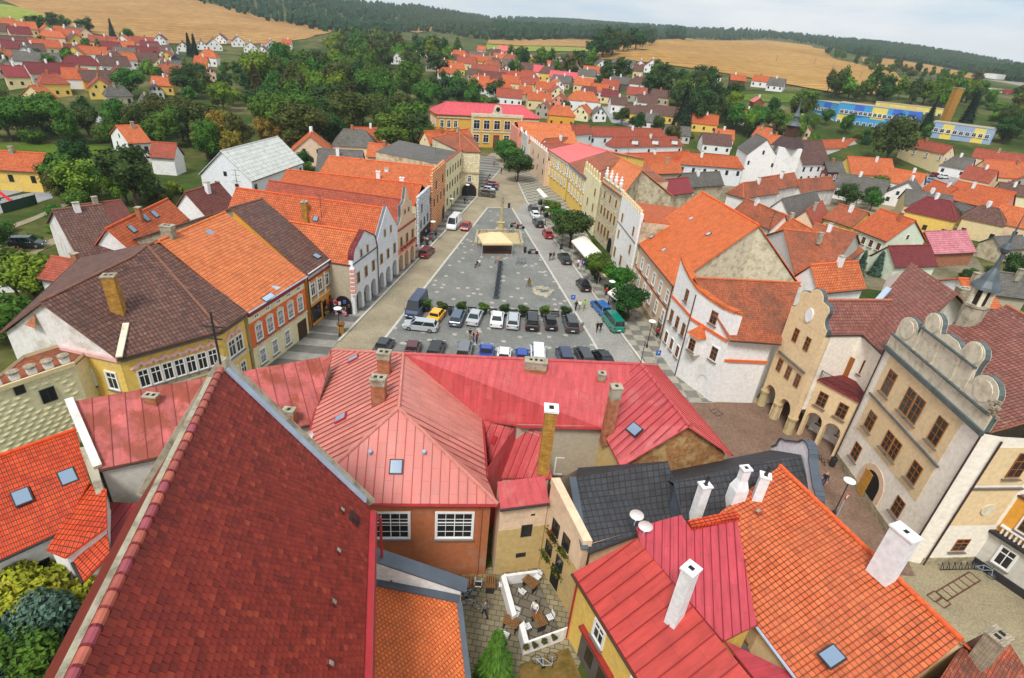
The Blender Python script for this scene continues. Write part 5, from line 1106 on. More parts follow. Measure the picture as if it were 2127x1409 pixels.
b = facade('cream_merlon_house', 'pale cream house with a tall wavy merlon parapet above the street trees', (1217,348), (1249,378), 11.2, 14, 'paleyellow', 'tile_old', 1.5, [('ochre',2,.8,1.5,7.8,2,2),('ochre',3,.8,1.6,4.6,2,2),('plain',3,.9,1.8,1.2,2,2)], back='oldwall')
for i in range(6):
    x = .3+i*b.L/6; outline_slab(b, *b.segf, [(x,11.1),(x+1.0,11.1),(x+1.0,12.1)]+arc(x+.5,12.2,.5,0,180,6), .3, 'cream', name='merlon', off=.3)
b.done()
def yellowhouse(name, label, a, c, z, r0, r1, roof, trim):
    b = gb(name, label, p(*a, z), p(*c, z), p(*r0), p(*r1), roof=roof, wall='yellow', close=False); Lw = b.frame_at(b.seg['f'])[3]; n = max(3, int(Lw/2.6))
    b.win('f', 'tall', n, .9, 1.7, z-3.0, 1.4, 1.4); b.win('f', 'tall', n, .9, 1.7, z-6.2, 1.4, 1.4); b.panel('f', 0, Lw, z-3.6, z-3.3, 'white', .12, 'string_course'); b.panel('f', 0, Lw, z-.7, z-.25, trim, .22, 'cornice')
    for x in (.1, Lw/2, Lw-.5): b.panel('f', x, x+.4, z-3.2, z-.7, 'white', .08, 'pilaster')
    b.done(); return b
yellowhouse('yellow_pilaster_house', 'yellow house with white pilasters under a salmon pink metal roof', (1139,311), (1182,339), 9.4, (1203,297,11.6), (1262,314,11.6), 'sheet_pink', 'white')
yellowhouse('yellow_stucco_house', 'richly stuccoed yellow house with blue cornice and brown orange tile roof', (1182,340), (1216,370), 9.6, (1262,314,13), (1293,333,13), 'tile_old', 'blue')
b = facade('pink_merlon_house', 'pale pink house with white merlons and three slit windows further up the row', (1098,285), (1139,317), 9.0, 16, 'pinkbeige', 'tile_red', 2.5, [('plain',4,.6,1.3,5.6,2.5,2.5),('plain',4,.6,1.4,2.6,2.5,2.5)], roofmode='cross', par=2)
for i in range(9): b.panel(b.segf, .3+i*b.L/9, 1.0+i*b.L/9, 9.0, 9.8, 'white', .4, 'merlon', off=-.1)
b.done()
b = facade('twin_gable_house', 'narrow grey house with two small white gables up the street', (1079,268), (1098,283), 10.0, 16, 'lgrey', 'tile_light', 3, [('plain',4,.6,1.3,5.2,2,2),('plain',4,.6,1.3,2.2,2,2)], roofmode='cross', par=2)
for i in range(2):
    x = .5+i*b.L/2; outline_slab(b, *b.segf, [(x,8.4),(x+b.L/2-1,8.4),(x+b.L/4-.5,11)], .4, 'white', name='gable', off=.35)
b.done()
b = facade('street_end_house', 'small pink fronted house with orange roof nearest the yellow school', (1064,257), (1079,269), 10.6, 18, 'rose', 'tile_light', 3.5, [('plain',4,.6,1.3,4.8,2,2),('plain',4,.6,1.3,1.8,2,2)], roofmode='cross', par=2); b.done()
# white corner house with the swooping gable
c0, c1, c2, c3 = V(19.6,64.6,0), V(20.6,58.9,0), V(23.4,53.8,0), V(28.6,54.3,0)
b = Bld('white_corner_house', 'white Renaissance corner house with orange tile coping swooping down its gable', 'house'); ze = 8.4
r0, r1 = p(1443,577,12.6), p(1662,588,12.6); e0, e1 = p(1516,706,8.5), p(1622,714,8.5)
b.roof([[e0, e1, r1, r0], [r0, r1, V(r1.x-.5,r1.y+6,8.4), V(r0.x-.5,r0.y+6,8.4)]], M['tile_old'], gutter='wooddark')
b.walls([V(c0.x,c0.y,9), V(c1.x,c1.y,9), V(c2.x,c2.y,ze), V(c3.x,c3.y,ze), V(33,60,ze), V(31,69,ze), V(21.5,70,ze)], M['white'], .1)
d1, l1 = quad_dir(c0, c1); d2, l2 = quad_dir(c1, c2)
outline_slab(b, c0, c1, [(0,0),(l1,0),(l1,11.7),(l1*.6,12.1),(l1*.25,12.7),(0,13.4)], .6, 'white', name='gable_wall', cap='tile_bright', capskip=(0,1), capw=.3, off=.02)
pt = arch_wall(b, c1, c2, 11.45, [(l2-1.7,1.5,2.6)], M['white'], back=0); pts = [(0,11.7),(l2*.35,11.4),(l2*.7,11.3),(l2,11.5)]
outline_slab(b, c1, c2, [(0,11.3),(l2,11.3)]+pts[::-1], .6, 'white', cap='tile_bright', capskip=(0,1), capw=.3, off=.02)
b.panel((c1, c2), l2-2.4, l2-1.0, .1, 2.5, 'black', .03, 'doorway', off=-1.0)
d3, l3 = quad_dir(c2, c3); outline_slab(b, c2, c3, [(0,0),(.8,0),(.8,11.3),(0,11.5)], .6, 'white', name='corner_pier', cap='tile_bright', capskip=(0,1), capw=.2)
b.panel((c2, c3), .3, l3, 5.5, 5.8, 'orange', .12, 'string_course'); b.panel((c0, c1), 0, l1, 8.1, 8.4, 'orange', .14, 'string_course'); b.panel((c1, c2), 0, l2, 7.9, 8.2, 'orange', .14, 'string_course')
b.win((c0, c1), 'browngrid', 3, .8, 1.6, 5.2, 1.1, 1.0, off=.02); b.win((c0, c1), 'browngrid', 1, .8, 1.5, 9.2, xs=[3.6], off=.02); b.win((c0, c1), 'brown', 3, .8, 1.5, 2.2, 1.1, 1.0, off=.02); b.win((c1, c2), 'browngrid', 1, .95, 1.5, 8.9, xs=[3.2], off=.02); b.win((c1, c2), 'brown', 1, .95, 1.6, 5.0, xs=[4.6], off=.02)
dd, nn = d2, V(-d2.y, d2.x, 0); nn = -nn if nn.dot(V(-1,-1,0)) < 0 else nn
q = c1+dd*2.0; ob = MB(); R3 = Matrix((dd, nn, V(0,0,1))).transposed(); ob.box(q+nn*.45+V(0,0,5.7), (1.5,.9,2.2), M['white'], M=R3); 
for sx in (-1, 1): ob.face([q+dd*sx*.75+V(0,0,4.6), q+dd*sx*.75+nn*.9+V(0,0,4.6), q+V(0,0,3.3)], M['stone'])
ob.face([q+dd*.75+nn*.9+V(0,0,4.6), q-dd*.75+nn*.9+V(0,0,4.6), q+V(0,0,3.3)], M['stone']); ob.build('oriel', b.root)
rb = MB(); ctr = q+V(0,0,8.3); cs = [q+dd*sx*1.0+nn*o+V(0,0,6.85) for sx, o in ((-1,0),(-1,1.2),(1,1.2),(1,0))]
for i in range(3): rb.face([cs[i], cs[i+1], ctr], M['tile_bright'])
rb.build('oriel_roof', b.root); b.win((q-dd*.75+nn*.9, q+dd*.75+nn*.9), 'browngrid', 1, .9, 1.4, 5.0, off=.01); b.pipe((c0,c1), l1, 11); b.done()
mb = MB(); b2 = b

# ================================================================== town hall
hs0, hs1 = V(34.05,45.4,0), V(33.9,32.75,0); hd, hl = quad_dir(hs0, hs1)
b = Bld('town_hall', 'tall town hall with ochre panels, brown grid windows and a scrolled attic gable', 'town hall'); zc = 13.4
k0, k1, k2, k3 = V(34.05,45.4,zc), V(33.9,32.75,zc), V(52,33.6,zc), V(52,48,zc); ra, rb = V(43,45,17.5), V(43.5,33.2,17.5)
b.roof([[k0+V(.5,0,0), k1+V(.5,0,0), V(43,33,18.0), V(43,46,18.0)], [V(43,33,18.0), V(43,46,18.0), k3, k2]], M['tile_hall'], gutter=None)
b.walls([V(k0.x,k0.y,13.3), V(k1.x,k1.y,13.3), V(35.0,32.55,13.3), V(39.6,33.2,13.0), V(52,33.6,13), V(52,46,13)], M['yard'], .0, mats={2: M['yard']})
s0 = b.seg[0]
b.panel(0, .9, hl-1.9, 8.75, 12.9, 'beige', .03, 'painted_panel'); b.panel(0, .9, hl-1.9, 4.7, 8.3, 'beige', .03, 'painted_panel'); b.panel(0, .6, hl-1.7, 8.45, 8.62, 'sill', .16, 'string_course')
b.win(0, 'browngrid', 2, 1.15, 2.3, 9.6, xs=[2.3, 9.3], off=.04); b.win(0, 'browngrid', 2, 1.1, 2.3, 9.6, xs=[5.2, 6.45], off=.04); b.win(0, 'browngrid', 2, 1.15, 1.8, 5.6, xs=[2.3, 9.3], off=.04); b.win(0, 'browngrid', 2, 1.0, 1.8, 5.6, xs=[5.25, 6.4], off=.04)
b.win(0, 'browngrid', 2, 1.1, 1.7, 2.0, xs=[2.3, 9.5]); b.panel(0, 0, hl, .0, .8, 'stonebase', .1, 'plinth')
b.panel(0, 4.4, 7.4, 0, 0, 'pinkbeige', .05, 'portal_surround', shape=[(3.9,.1),(7.5,.1)]+arc(5.7,2.0,1.8,0,180,10)); b.panel(0, 4.4, 7.4, 0, 0, 'black', .07, 'portal', shape=[(4.5,.12),(6.9,.12)]+arc(5.7,2.0,1.2,0,180,10)); b.panel(0, 4.55, 5.6, .15, 2.8, 'woodgold', .12, 'door', off=.01)
b.panel(0, -.1, hl+.1, 13.0, 13.4, 'copper', .3, 'cornice')
sh = [(0,13.3),(hl,13.3),(hl,14.6),(hl-.4,14.6)]+arc(hl-1.6,15.9,1.25,0,180,10)+[(hl-3.0,16.6),(hl-3.0,17.3)]+arc(hl-3.9,17.9,1.0,0,180,8)+[(hl-5.1,17.5),(hl/2+.6,17.9),(hl/2-.6,17.9),(5.1,17.5)]+arc(3.9,17.9,1.0,0,180,8)+[(3.0,17.3),(3.0,16.6)]+arc(1.6,15.9,1.25,0,180,10)+[(.4,14.6),(0,14.6)]
sh = [(x, z if z < 14.7 else 14.6+(z-14.6)*.88) for x, z in sh]; outline_slab(b, *s0, sh, .5, 'stone', name='attic_gable', cap='copper', capskip=(0,), capw=.07, off=.1)
a_, d_, nn_, L_ = b.frame_at(s0)
for x, z in ((1.6,15.7),(L_-1.6,15.7),(3.9,17.5),(L_-3.9,17.5)): b.panel(0, x, x, 0, 0, 'stone', .06, 'scroll_disc', off=.1, shape=arc(x,z,.8,0,345,16))
for z in (14.55,16.7): b.panel(0, .2 if z < 15 else 3.0, L_-.2 if z < 15 else L_-3.0, z, z+.14, 'copper', .22, 'ledge', off=.1)
for x in (3.2, 5.6, 8.0, L_-3.2): b.panel(0, x-.12, x+.12, 14.7, 16.6, 'stone', .08, 'pilaster', off=.1)
mb = MB(); q = V(a_.x, a_.y, 14.6)+d_*(L_-.25)
for _ in range(26): r = V(random.gauss(0,.16), random.gauss(0,.16), random.uniform(0,1.1)); mb.box(q+r, (.2,.2,.2), M['brickgrey'], random.random())
mb.build('weathered_statue', b.root)
# side front to the yard
b.panel(2, .45, 4.45, 8.6, 12.2, 'beige', .03, 'painted_panel'); b.panel(2, .45, 4.45, 4.4, 8.1, 'beige', .03, 'painted_panel'); b.panel(2, .2, 4.6, 8.2, 8.35, 'sill', .16, 'string_course'); b.win(2, 'browngrid', 1, 1.2, 2.3, 9.4, xs=[3.0], off=.04); b.win(2, 'browngrid', 1, 1.2, 1.3, 1.5, xs=[2.6]); b.panel(2, 3.1, 4.0, 5.6, 6.5, 'stone', .12, 'carved_relief', shape=arc(2.8,6.1,.55,0,345,12), off=.03); b.panel(2, 0, 4.6, 0, .7, 'stonebase', .1, 'plinth')
b.pipe(0, .05, 13.2); b.pipe(0, hl+.05, 13.2); b.pipe(2, .2, 12.8)
# cupola on the roof
mb = MB(); q = V(40.0,45.5,15.2); mb.lathe([(.9,0),(.9,2.6),(1.0,2.7),(1.0,2.9)], M['concrete'], n=8, c=q); mb.build('turret', b.root)
mb = MB()
for i in range(6): mb.box(q+V(.75*math.cos(i*math.pi/3), .75*math.sin(i*math.pi/3), 3.6), (.28,.28,1.5), M['stone'], i*math.pi/3)
mb.lathe([(.6,2.9),(.6,4.3)], M['interior'], n=8, c=q); mb.build('lantern', b.root)
mb = MB(); mb.lathe([(1.15,4.35),(1.05,4.6),(.7,5.1),(.45,5.7),(.2,6.2),(.13,7.4),(.3,7.6),(.42,7.9),(.3,8.2),(.1,8.4),(.06,9.6),(.02,11)], M['lead'], n=10, c=q); mb.build('copper_cap', b.root, smooth=False)
b.done()
# wing with arcaded gable house and balcony
a0, a1 = V(29.2,54.4,0), V(30.4,48.9,0); ad, al = quad_dir(a0, a1); inn = V(-ad.y, ad.x, 0); inn = inn if inn.x > 0 else -inn
b = Bld('arcaded_gable_house', 'beige house with a curved gable over round arches and an oval stone relief', 'house'); ze = 12.2
A, B_, A2, B2 = V(a0.x,a0.y,ze), V(a1.x,a1.y,ze), V(a0.x,a0.y,ze)+inn*13, V(a1.x,a1.y,ze)+inn*13; m_ = (a0+a1)/2; ap1 = V(m_.x,m_.y,14.6)+inn*.3; ap2 = V(m_.x,m_.y,14.6)+inn*13
b.roof([[A+inn*.3, ap1, ap2, A2], [B_+inn*.3, ap1, ap2, B2]], M['tile_hall'], gutter='darkmetal'); b.walls([A+inn*.6, B_+inn*.6, B2, ap2, A2], M['yard'], 0.0)
b.wl = MB(); Q = b.Q
for i in (1, 2, 3, 4):
    u_, v_ = Q[i], Q[(i+1) % 5]; b.wl.face([V(u_.x,u_.y,3.2 if i == 1 else -.2), V(v_.x,v_.y,3.2 if i == 1 else -.2), v_, u_], M['yard'])
arch_wall(b, a0, a1, 12.0, [(1.35,1.9,3.3),(4.1,1.9,3.3)], M['beige'], depth=.7, back=4.5, backmat='cream')
outline_slab(b, a0, a1, [(0,11.9),(al,11.9),(al,12.6)]+arc(al+.2,13.5,.95,250,180,4)+arc(al-1.2,14.2,.6,-30,80,4)+arc(al/2,14.7,1.0,10,170,8)+arc(1.2,14.2,.6,100,210,4)+arc(-.2,13.5,.95,0,-70,4)+[(0,12.6)], .55, 'beige', cap='lead', capskip=(0,), capw=.12, off=.02)
b.win((a0, a1), 'browngrid', 2, .7, 1.5, 9.4, xs=[2.0, 3.9], off=.02); b.win((a0, a1), 'browngrid', 3, .72, 1.5, 5.3, 1.3, 1.2, off=.02); b.panel((a0, a1), .6, al-.6, 7.3, 7.5, 'sill', .22, 'hood_mould', off=.02); b.panel((a0, a1), 2.8, 2.8, 0, 0, 'limewash', .14, 'oval_relief', off=.02, shape=[(2.85+.5*math.cos(t), 12.9+.75*math.sin(t)) for t in np.linspace(0, 6, 16)])
for x in (.2, 2.75, al-.25):
    mb = MB(); q = a0+ad*x+inn*.35; mb.lathe([(.52,0),(.46,.5),(.42,1.6),(.5,1.7),(.55,2.0)], M['stonecol'], n=10, c=q); mb.build('column', b.root)
b.done()
b = Bld('balcony_bay', 'beige first floor bay on arches with red balcony roof and iron railing', 'house'); z1 = 7.1
p0, p1 = V(31.6,49.1,0), V(34.0,45.5,0); pd, pl_ = quad_dir(p0, p1); pin = V(-pd.y, pd.x, 0); pin = pin if pin.x > 0 else -pin
Q4 = [V(p0.x,p0.y,z1), V(p1.x,p1.y,z1), V(p1.x,p1.y,z1)+pin*2.6, V(p0.x,p0.y,z1)+pin*2.6]
b.roof([[Q4[0]-pin*.2, Q4[1]-pin*.2, Q4[2]+V(0,0,.35), Q4[3]+V(0,0,.35)]], M['tile_wine'], gutter='redgutter'); b.walls(Q4, M['beige'], .0); b.wl = MB()
arch_wall(b, p0, p1, 6.9, [(1.15,1.7,3.4),(3.15,1.7,3.4)], M['beige'], depth=.6, back=2.2, backmat='white'); b.win((p0, p1), 'browngrid', 2, .95, 1.6, 4.4, 1.1, 1.1, off=.01); b.win((p0+pin*2.15, p1+pin*2.15), 'browngrid', 2, .9, 1.4, 1.3, 1.1, 1.0, off=.01)
mb = MB(); ra_, rb_ = Q4[0]+V(0,0,.1), Q4[1]+V(0,0,.1)
for s_, e_ in ((ra_, rb_), (ra_, ra_+pin*2.4)):
    mb.bar(s_+V(0,0,.85), e_+V(0,0,.85), .05, .05, M['darkmetal']); n = int((e_-s_).length/.14)
    for i in range(n+1): q = s_+(e_-s_)*(i/n); mb.bar(q, q+V(0,0,.85), .025, .025, M['darkmetal'])
mb.build('railing', b.root)
w0, w1 = p0+pin*2.6+V(-.6,.9,0), p1+pin*2.6; b.seg[9] = (w0, w1)
u0, u1 = V(w0.x,w0.y,11.9), V(w1.x,w1.y,11.9); mb = MB(); mb.face([V(w0.x,w0.y,0), V(w1.x,w1.y,0), u1, u0], M['yard']); mb.build('upper_wall', b.root)
b.win(9, 'browngrid', 1, .9, 1.5, 8.4, xs=[pl_-.6]); b.panel(9, 1.6, 2.5, 7.2, 9.6, 'winbrown', .06, 'door'); b.done()
b = Bld('hall_link_roof', 'long speckled red brown tile roof between curved gable and town hall', 'roof')
f0, f1 = V(w0.x-.3,w0.y,11.9), V(w1.x+.2,w1.y-.2,12.2); t0, t1 = p(1710,625,15.5), p(1893,548,17.5)
b.roof([[p(1777,680,12.2), p(1838,738,12.2), p(1905,690,14.5), p(1990,610,17.2), p(1893,545,17.2), p(1846,600,15.0)]], M['tile_hall'], gutter='darkmetal', ridge=False)
q = [p(1777,680,12.2), p(1838,738,12.2), p(1990,610,17.2), p(1893,545,17.2)]; b.walls([q[0], q[1], q[2], q[2]+V(6,4,-3), q[3]+V(3,8,-4), q[3]], M['yard'], .6)
mb = MB(); mb.bar(p(1775,678,12.5), p(1846,600,15.2), .55, .35, M['zinc']); mb.build('flashing', b.root); b.roof([[q[2], q[3], q[3]+V(5,7,-4), q[2]+V(7,3,-4)]], M['tile_hall'], gutter=None); b.chimney(1993,622,2003,600,1.2,.9,mat='brickgrey'); b.done()
b = Bld('yellow_yard_house', 'grey rusticated and yellow building with a dark ledge at the yard edge', 'house')
q0, q1 = V(39.7,33.35,7.6), V(44.5,25.5,7.6); dd, ll = quad_dir(q0, q1); ii = V(-dd.y, dd.x, 0); ii = ii if ii.x > 0 else -ii
b.roof([[q0, q1, q1+ii*8+V(0,0,3), q0+ii*8+V(0,0,3)]], M['tile_hall'], gutter='darkmetal'); b.walls([q0, q1, q1+ii*8+V(0,0,3), q0+ii*8+V(0,0,3)], M['ochre'], .0)
sx = b.seg[0]; b.panel(0, 0, ll, .7, 3.6, 'lgrey', .1, 'rustication'); b.panel(0, 0, ll, 0, .7, 'darkmetal', .25, 'plinth'); b.panel(0, -.1, ll, 3.6, 3.85, 'darkmetal', .5, 'ledge'); b.win(0, 'white', 3, 1.0, 1.7, 1.3, 1.6, 1.6, off=.1); b.win(0, 'brown', 3, .9, 1.6, 4.9, 1.6, 1.6)
for i in range(8): b.panel(0, .5+i*.3, .62+i*.3, 3.9, 4.5, 'white', .25, 'baluster')
b.panel(0, .3, 2.9, 4.5, 4.62, 'white', .3, 'balustrade_rail'); b.done()

# ================================================================== the school at the head of the square
z = 10.5; l_, r_ = p(905,237,z), p(1123,247,z); sd_, sl2 = quad_dir(l_, r_); ii = V(-sd_.y, sd_.x, 0)
b = Bld('yellow_school', 'long yellow school with red hipped metal roof and clock gable closing the square', 'school'); zr = 14.0
A, B_ = V(l_.x,l_.y,z), V(r_.x,r_.y,z); A2, B2 = A+ii*13, B_+ii*13; Ra, Rb = A+ii*6.5+sd_*5+V(0,0,3.4), B_+ii*6.5-sd_*5+V(0,0,3.4)
b.roof([[A, B_, Rb, Ra], [B2, A2, Ra, Rb], [A2, A, Ra], [B_, B2, Rb]], M['sheet_school'], ribs=1.2, gutter='redgutter'); b.walls([A, B_, B2, A2], M['school'], .5)
mL = sl2-1; c_ = sl2*.56
b.panel(0, c_-9.5, c_+9.5, .1, 11.2, 'school', .7, 'centre_bay'); b.panel(0, c_-9.5, c_+9.5, 10.3, 11.3, 'stone', .9, 'attic'); b.panel(0, c_-9.4, c_+9.4, 5.2, 5.6, 'stone', .85, 'string_course'); b.panel(0, 0, mL, 9.4, 9.8, 'stone', .3, 'cornice')
b.win(0, 'white', 5, 2.2, 2.9, 6.3, xs=[c_-7.4, c_-3.8, c_, c_+3.8, c_+7.4], off=.7); b.win(0, 'white', 4, 2.0, 2.6, 1.8, xs=[c_-7.4, c_-3.8, c_+3.8, c_+7.4], off=.7); b.win(0, 'white', 4, 1.2, 2.3, 6.3, xs=[1.8, 4.2, 6.6, mL-2.4]); b.win(0, 'white', 3, 1.2, 2.3, 1.8, xs=[1.8, 4.2, mL-2.4]); b.win(3, 'white', 4, 1.2, 2.3, 6.3, 2, 2)
b.panel(0, c_-1.1, c_+1.1, .1, 4.4, 'wine', .1, 'door', off=.7)
outline_slab(b, *b.seg[0], [(c_-2,11.2),(c_+2,11.2),(c_+1.5,12.2)]+arc(c_,13.0,1.3,0,180,8)+[(c_-1.5,12.2)], .6, 'stone', name='clock_gable', off=.75); b.panel(0, c_, c_, 0, 0, 'black', .06, 'clock_face', off=.76, shape=arc(c_,12.9,.75,0,345,14))
for sx in (-1, 1): b.panel(0, c_+sx*9.0-.3, c_+sx*9.0+.3, .1, 10.3, 'stone', .12, 'pilaster', off=.7)
b.done()
# ================================================================== the town behind the square
ORD = ['first', 'second', 'third', 'fourth', 'fifth', 'sixth', 'seventh', 'eighth', 'ninth', 'tenth', 'eleventh', 'twelfth', 'thirteenth', 'fourteenth', 'fifteenth', 'sixteenth', 'seventeenth', 'eighteenth', 'nineteenth', 'twentieth',
       'twenty-first', 'twenty-second', 'twenty-third', 'twenty-fourth', 'twenty-fifth', 'twenty-sixth', 'twenty-seventh', 'twenty-eighth', 'twenty-ninth', 'thirtieth']+['number %d' % k for k in range(31, 90)]
RW = dict(tile_orange='bright orange tile', tile_orange2='orange tile', tile_red='dull red tile', tile_old='weathered tile', tile_brown='brown tile', tile_brownred='red brown tile', tile_grey='grey', tile_dark='dark', tile_wine='wine red', slate='black',
          roof_white='white', sheet_grey='flat grey', sheet_school='red sheet', sheet_pink='pink sheet', tile_light='light orange tile', sheet_red='crimson sheet', pinkpan='pink', tile_bright='smooth orange', tile_mossy='mossy tile', sheet_wine='wine sheet', tile_hall='speckled tile')
WW = dict(white='white', cream='cream', yellow='yellow', pinkbeige='pale', grey='grey', lgrey='light grey', greige='greige', lemon='lemon yellow', mint='mint green', rose='pink', ochre='ochre', blue='blue', bluewhite='bluish', wine='wine red', paleyellow='pale yellow', beige='beige', pink='pink', oldwall='bare', brick='brick', slate='black', peach='peach', tan='tan', whitedirty='stained white', wood='timber', woodgrey='boarded')
PEND = []          # (object, px, words, place) labels are completed once all are known
def later(o, px, words_, place, cat): PEND.append((o, px, words_, place, cat))
def hs(A, Bp, Rp, e, roof, wall, place, side='A', hip='', wins='white', nwin=0, z0=None, label=None, smin=2.6, smax=9.5, chim=1, B2=None, name='house', nf=None, wz=None):
    """house from its visible eaves line and one ridge end; the slope is solved so that the ridge stands over the middle"""
    z = z0 if z0 is not None else 0.0
    if z0 is None:
        for _ in range(6): q = p(*A, z+e); z = .5*z+.5*terr(q.x, q.y)
    a, b_ = p(*A, z+e), p(*Bp, z+e); d, L = quad_dir(a, b_); n = V(-d.y, d.x, 0)
    if n.dot(V(a.x, a.y, 0)) < 0: n = -n
    o = a if side == 'A' else b_; r = ray(*Rp); Mx = Matrix((n, V(0, 0, 1), -r)).transposed()
    try: w_, h_, t_ = Mx.inverted() @ (CAMO-o)
    except Exception: w_, h_ = 5, 4
    w_ = min(max(w_, smin), smax); h_ = min(max(h_, w_*.45), w_*1.15)
    hp = w_*.8; Ra = a+n*w_+V(0, 0, h_)+(d*hp if 'A' in hip else V()); Rb = b_+n*w_+V(0, 0, h_)-(d*hp if 'B' in hip else V())
    h = gb(name, label or '', a, b_, Ra, Rb, 'A' in hip, 'B' in hip, roof, wall, z0=z, close=False, gutter='gutter' if a.y < 190 else None, B2=B2)
    if nwin:
        for k in range(max(1, int((e-1.2)/2.9))): h.win('f', wins, nwin, .9, 1.4, z+e-2.3-k*2.9, 1.2, 1.2)
        for sg in ('l', 'r'):
            if (sg == 'l' and 'A' in hip) or (sg == 'r' and 'B' in hip): continue
            Lg = h.frame_at(h.seg[sg])[3]
            if Lg > 4: h.win(sg, wins, 2, .8, 1.3, z+e-2.3, Lg*.3, Lg*.3); h.win(sg, wins, 1, .7, .9, z+e+.3)
    if chim:
        q = a+(b_-a)*random.uniform(.3, .7)+n*w_*random.uniform(.7, .95); mb = MB(); c = V(q.x, q.y, z+e+h_*.85); mb.box(c+V(0, 0, .5), (.7, .6, 1.9), M[random.choice(['limewash', 'brick', 'limewash', 'concrete'])], math.atan2(d.y, d.x)); mb.box(c+V(0, 0, 1.46), (.82, .72, .1), M['concrete'], math.atan2(d.y, d.x)); mb.build('chimney', h.root)
    h.done()
    if label is None: later(h.root, (A[0]+Bp[0])/2, '%s house with %s roof' % (WW.get(wall, wall), RW.get(roof, roof)), place, 'house')
    return h
LFT = 'left of the square'
hs((523,377),(632,338),(458,314),5.9,'roof_white','bluewhite',LFT,label='big white barn-like house with a pale corrugated roof behind the left row',smax=12,chim=0,wins='dark',nwin=2)
hs((432,455),(500,430),(383,400),5.5,'tile_brownred','white',LFT,nwin=0); h = hs((275,524),(393,455),(222,475),6.5,'tile_orange2','white',LFT,chim=1); [h.hatch(x, y, .8, 1.0) for x, y in ((302,453),(321,445),(274,476))]; hs((166,545),(273,527),(123,508),6,'tile_brown','whitedirty',LFT)
hs((192,475),(283,462),(165,437),4.5,'tile_brownred','white',LFT,nwin=2); hs((130,501),(192,497),(142,475),3,'tile_old','white',LFT,chim=0); hs((75,578),(182,597),(88,538),5,'tile_red','white',LFT); hs((-40,552),(28,550),(-35,521),4,'tile_brownred','white',LFT)
hs((-50,350),(79,358),(96,319),4.2,'tile_orange2','yellow','by the road at the left edge',side='B',nwin=3,wins='dark'); hs((268,299),(316,296),(243,275),5,'tile_orange','white',LFT,nwin=2,wins='dark'); hs((308,326),(362,330),(306,296),4,'tile_red','white',LFT,chim=0)
hs((402,263),(485,259),(403,239),4,'tile_grey','brick','along the road by the park',chim=0); hs((219,200),(277,200),(236,180),6.5,'tile_grey','greige','along the road by the park',hip='AB',nwin=2,wins='dark'); hs((283,216),(322,222),(280,197),4.5,'tile_grey','lgrey','along the road by the park')
hs((97,206),(123,203),(60,178),4.5,'tile_orange','cream','along the road by the park',nwin=1,wins='dark',smax=7); hs((654,362),(752,366),(662,322),5,'tile_grey','white',LFT,nwin=4,wins='dark'); hs((760,325),(812,330),(735,293),5,'tile_orange','paleyellow',LFT,nwin=2,wins='dark')
hs((812,358),(880,345),(822,282),7,'tile_orange2','cream',LFT); hs((893,300),(945,296),(902,268),8,'tile_orange','cream','beside the school',nwin=2); hs((950,308),(992,300),(930,272),9,'tile_orange','white','beside the school'); hs((760,398),(835,398),(790,352),7,'tile_orange2','cream',LFT)
STR = 'behind the right row'
hs((1226,283),(1386,286),(1238,257),5,'tile_red','bluewhite',STR,nwin=7,hip='AB',label='long white building with broad dull red hipped roof behind the right row',wins='plain'); h = hs((1275,306),(1420,304),(1300,286),5,'tile_red','bluewhite',STR,hip='AB',label='white building with three white dormers in its red hipped roof',nwin=3,wins='plain')
for x in (1318, 1360, 1400): q, n = h.on(x, 297); mb = MB(); mb.box(q+V(0,0,.3), (2.2,1.8,1.4), M['white']); mb.box(q+V(0,0,1.05), (2.6,2.2,.14), M['tile_grey']); mb.build('dormer', h.root)
hs((1160,284),(1232,278),(1156,262),6,'tile_red','white',STR,nwin=3,wins='plain'); hs((1105,290),(1160,291),(1118,262),6.5,'tile_orange2','white',STR); hs((1142,312),(1190,308),(1140,290),7,'tile_old','white',STR); hs((1300,345),(1440,338),(1300,313),5,'tile_orange2','cream',STR,chim=1); hs((1410,341),(1546,351),(1432,312),5.5,'tile_orange2','bluewhite',STR,hip='AB',nwin=6,wins='plain')
hs((1340,362),(1420,360),(1330,336),5,'tile_orange','greige',STR); hs((1425,390),(1505,385),(1432,350),5.5,'tile_grey','oldwall',STR); hs((1545,412),(1618,402),(1540,366),5.5,'tile_old','white',STR,hip='A'); hs((1370,408),(1442,400),(1366,378),8,'sheet_wine','oldwall',STR,chim=0)
hs((1520,440),(1600,478),(1500,398),6,'tile_old','white',STR,smax=8); hs((1590,470),(1650,508),(1600,428),5.5,'tile_orange','white',STR); hs((1590,399),(1662,386),(1588,362),6,'tile_old','whitedirty','near the dark wooden tower'); hs((1665,401),(1738,393),(1662,371),4.5,'tile_old','whitedirty','near the dark wooden tower',chim=0)
hs((1668,342),(1726,341),(1650,291),7.5,'tile_brown','white','near the dark wooden tower',nwin=4,wins='plain',chim=0); hs((1720,358),(1757,358),(1722,338),5.5,'tile_grey','wine','near the dark wooden tower',nwin=3); hs((1768,362),(1862,367),(1760,325),4.5,'tile_orange','yellow','near the dark wooden tower',nwin=3)
RGT = 'right of the town hall roofs'
hs((1643,456),(1713,436),(1625,411),5,'tile_grey','white',RGT,chim=0); hs((1692,471),(1724,448),(1681,433),5,'tile_red','peach',RGT,smax=6); hs((1708,453),(1769,473),(1743,423),5.5,'tile_old','lemon',RGT,nwin=3); hs((1771,474),(1842,502),(1828,433),5.5,'tile_orange2','mint',RGT,nwin=4,wins='brown'); hs((1860,556),(1949,553),(1845,511),3,'tile_wine','mint',RGT,chim=0)
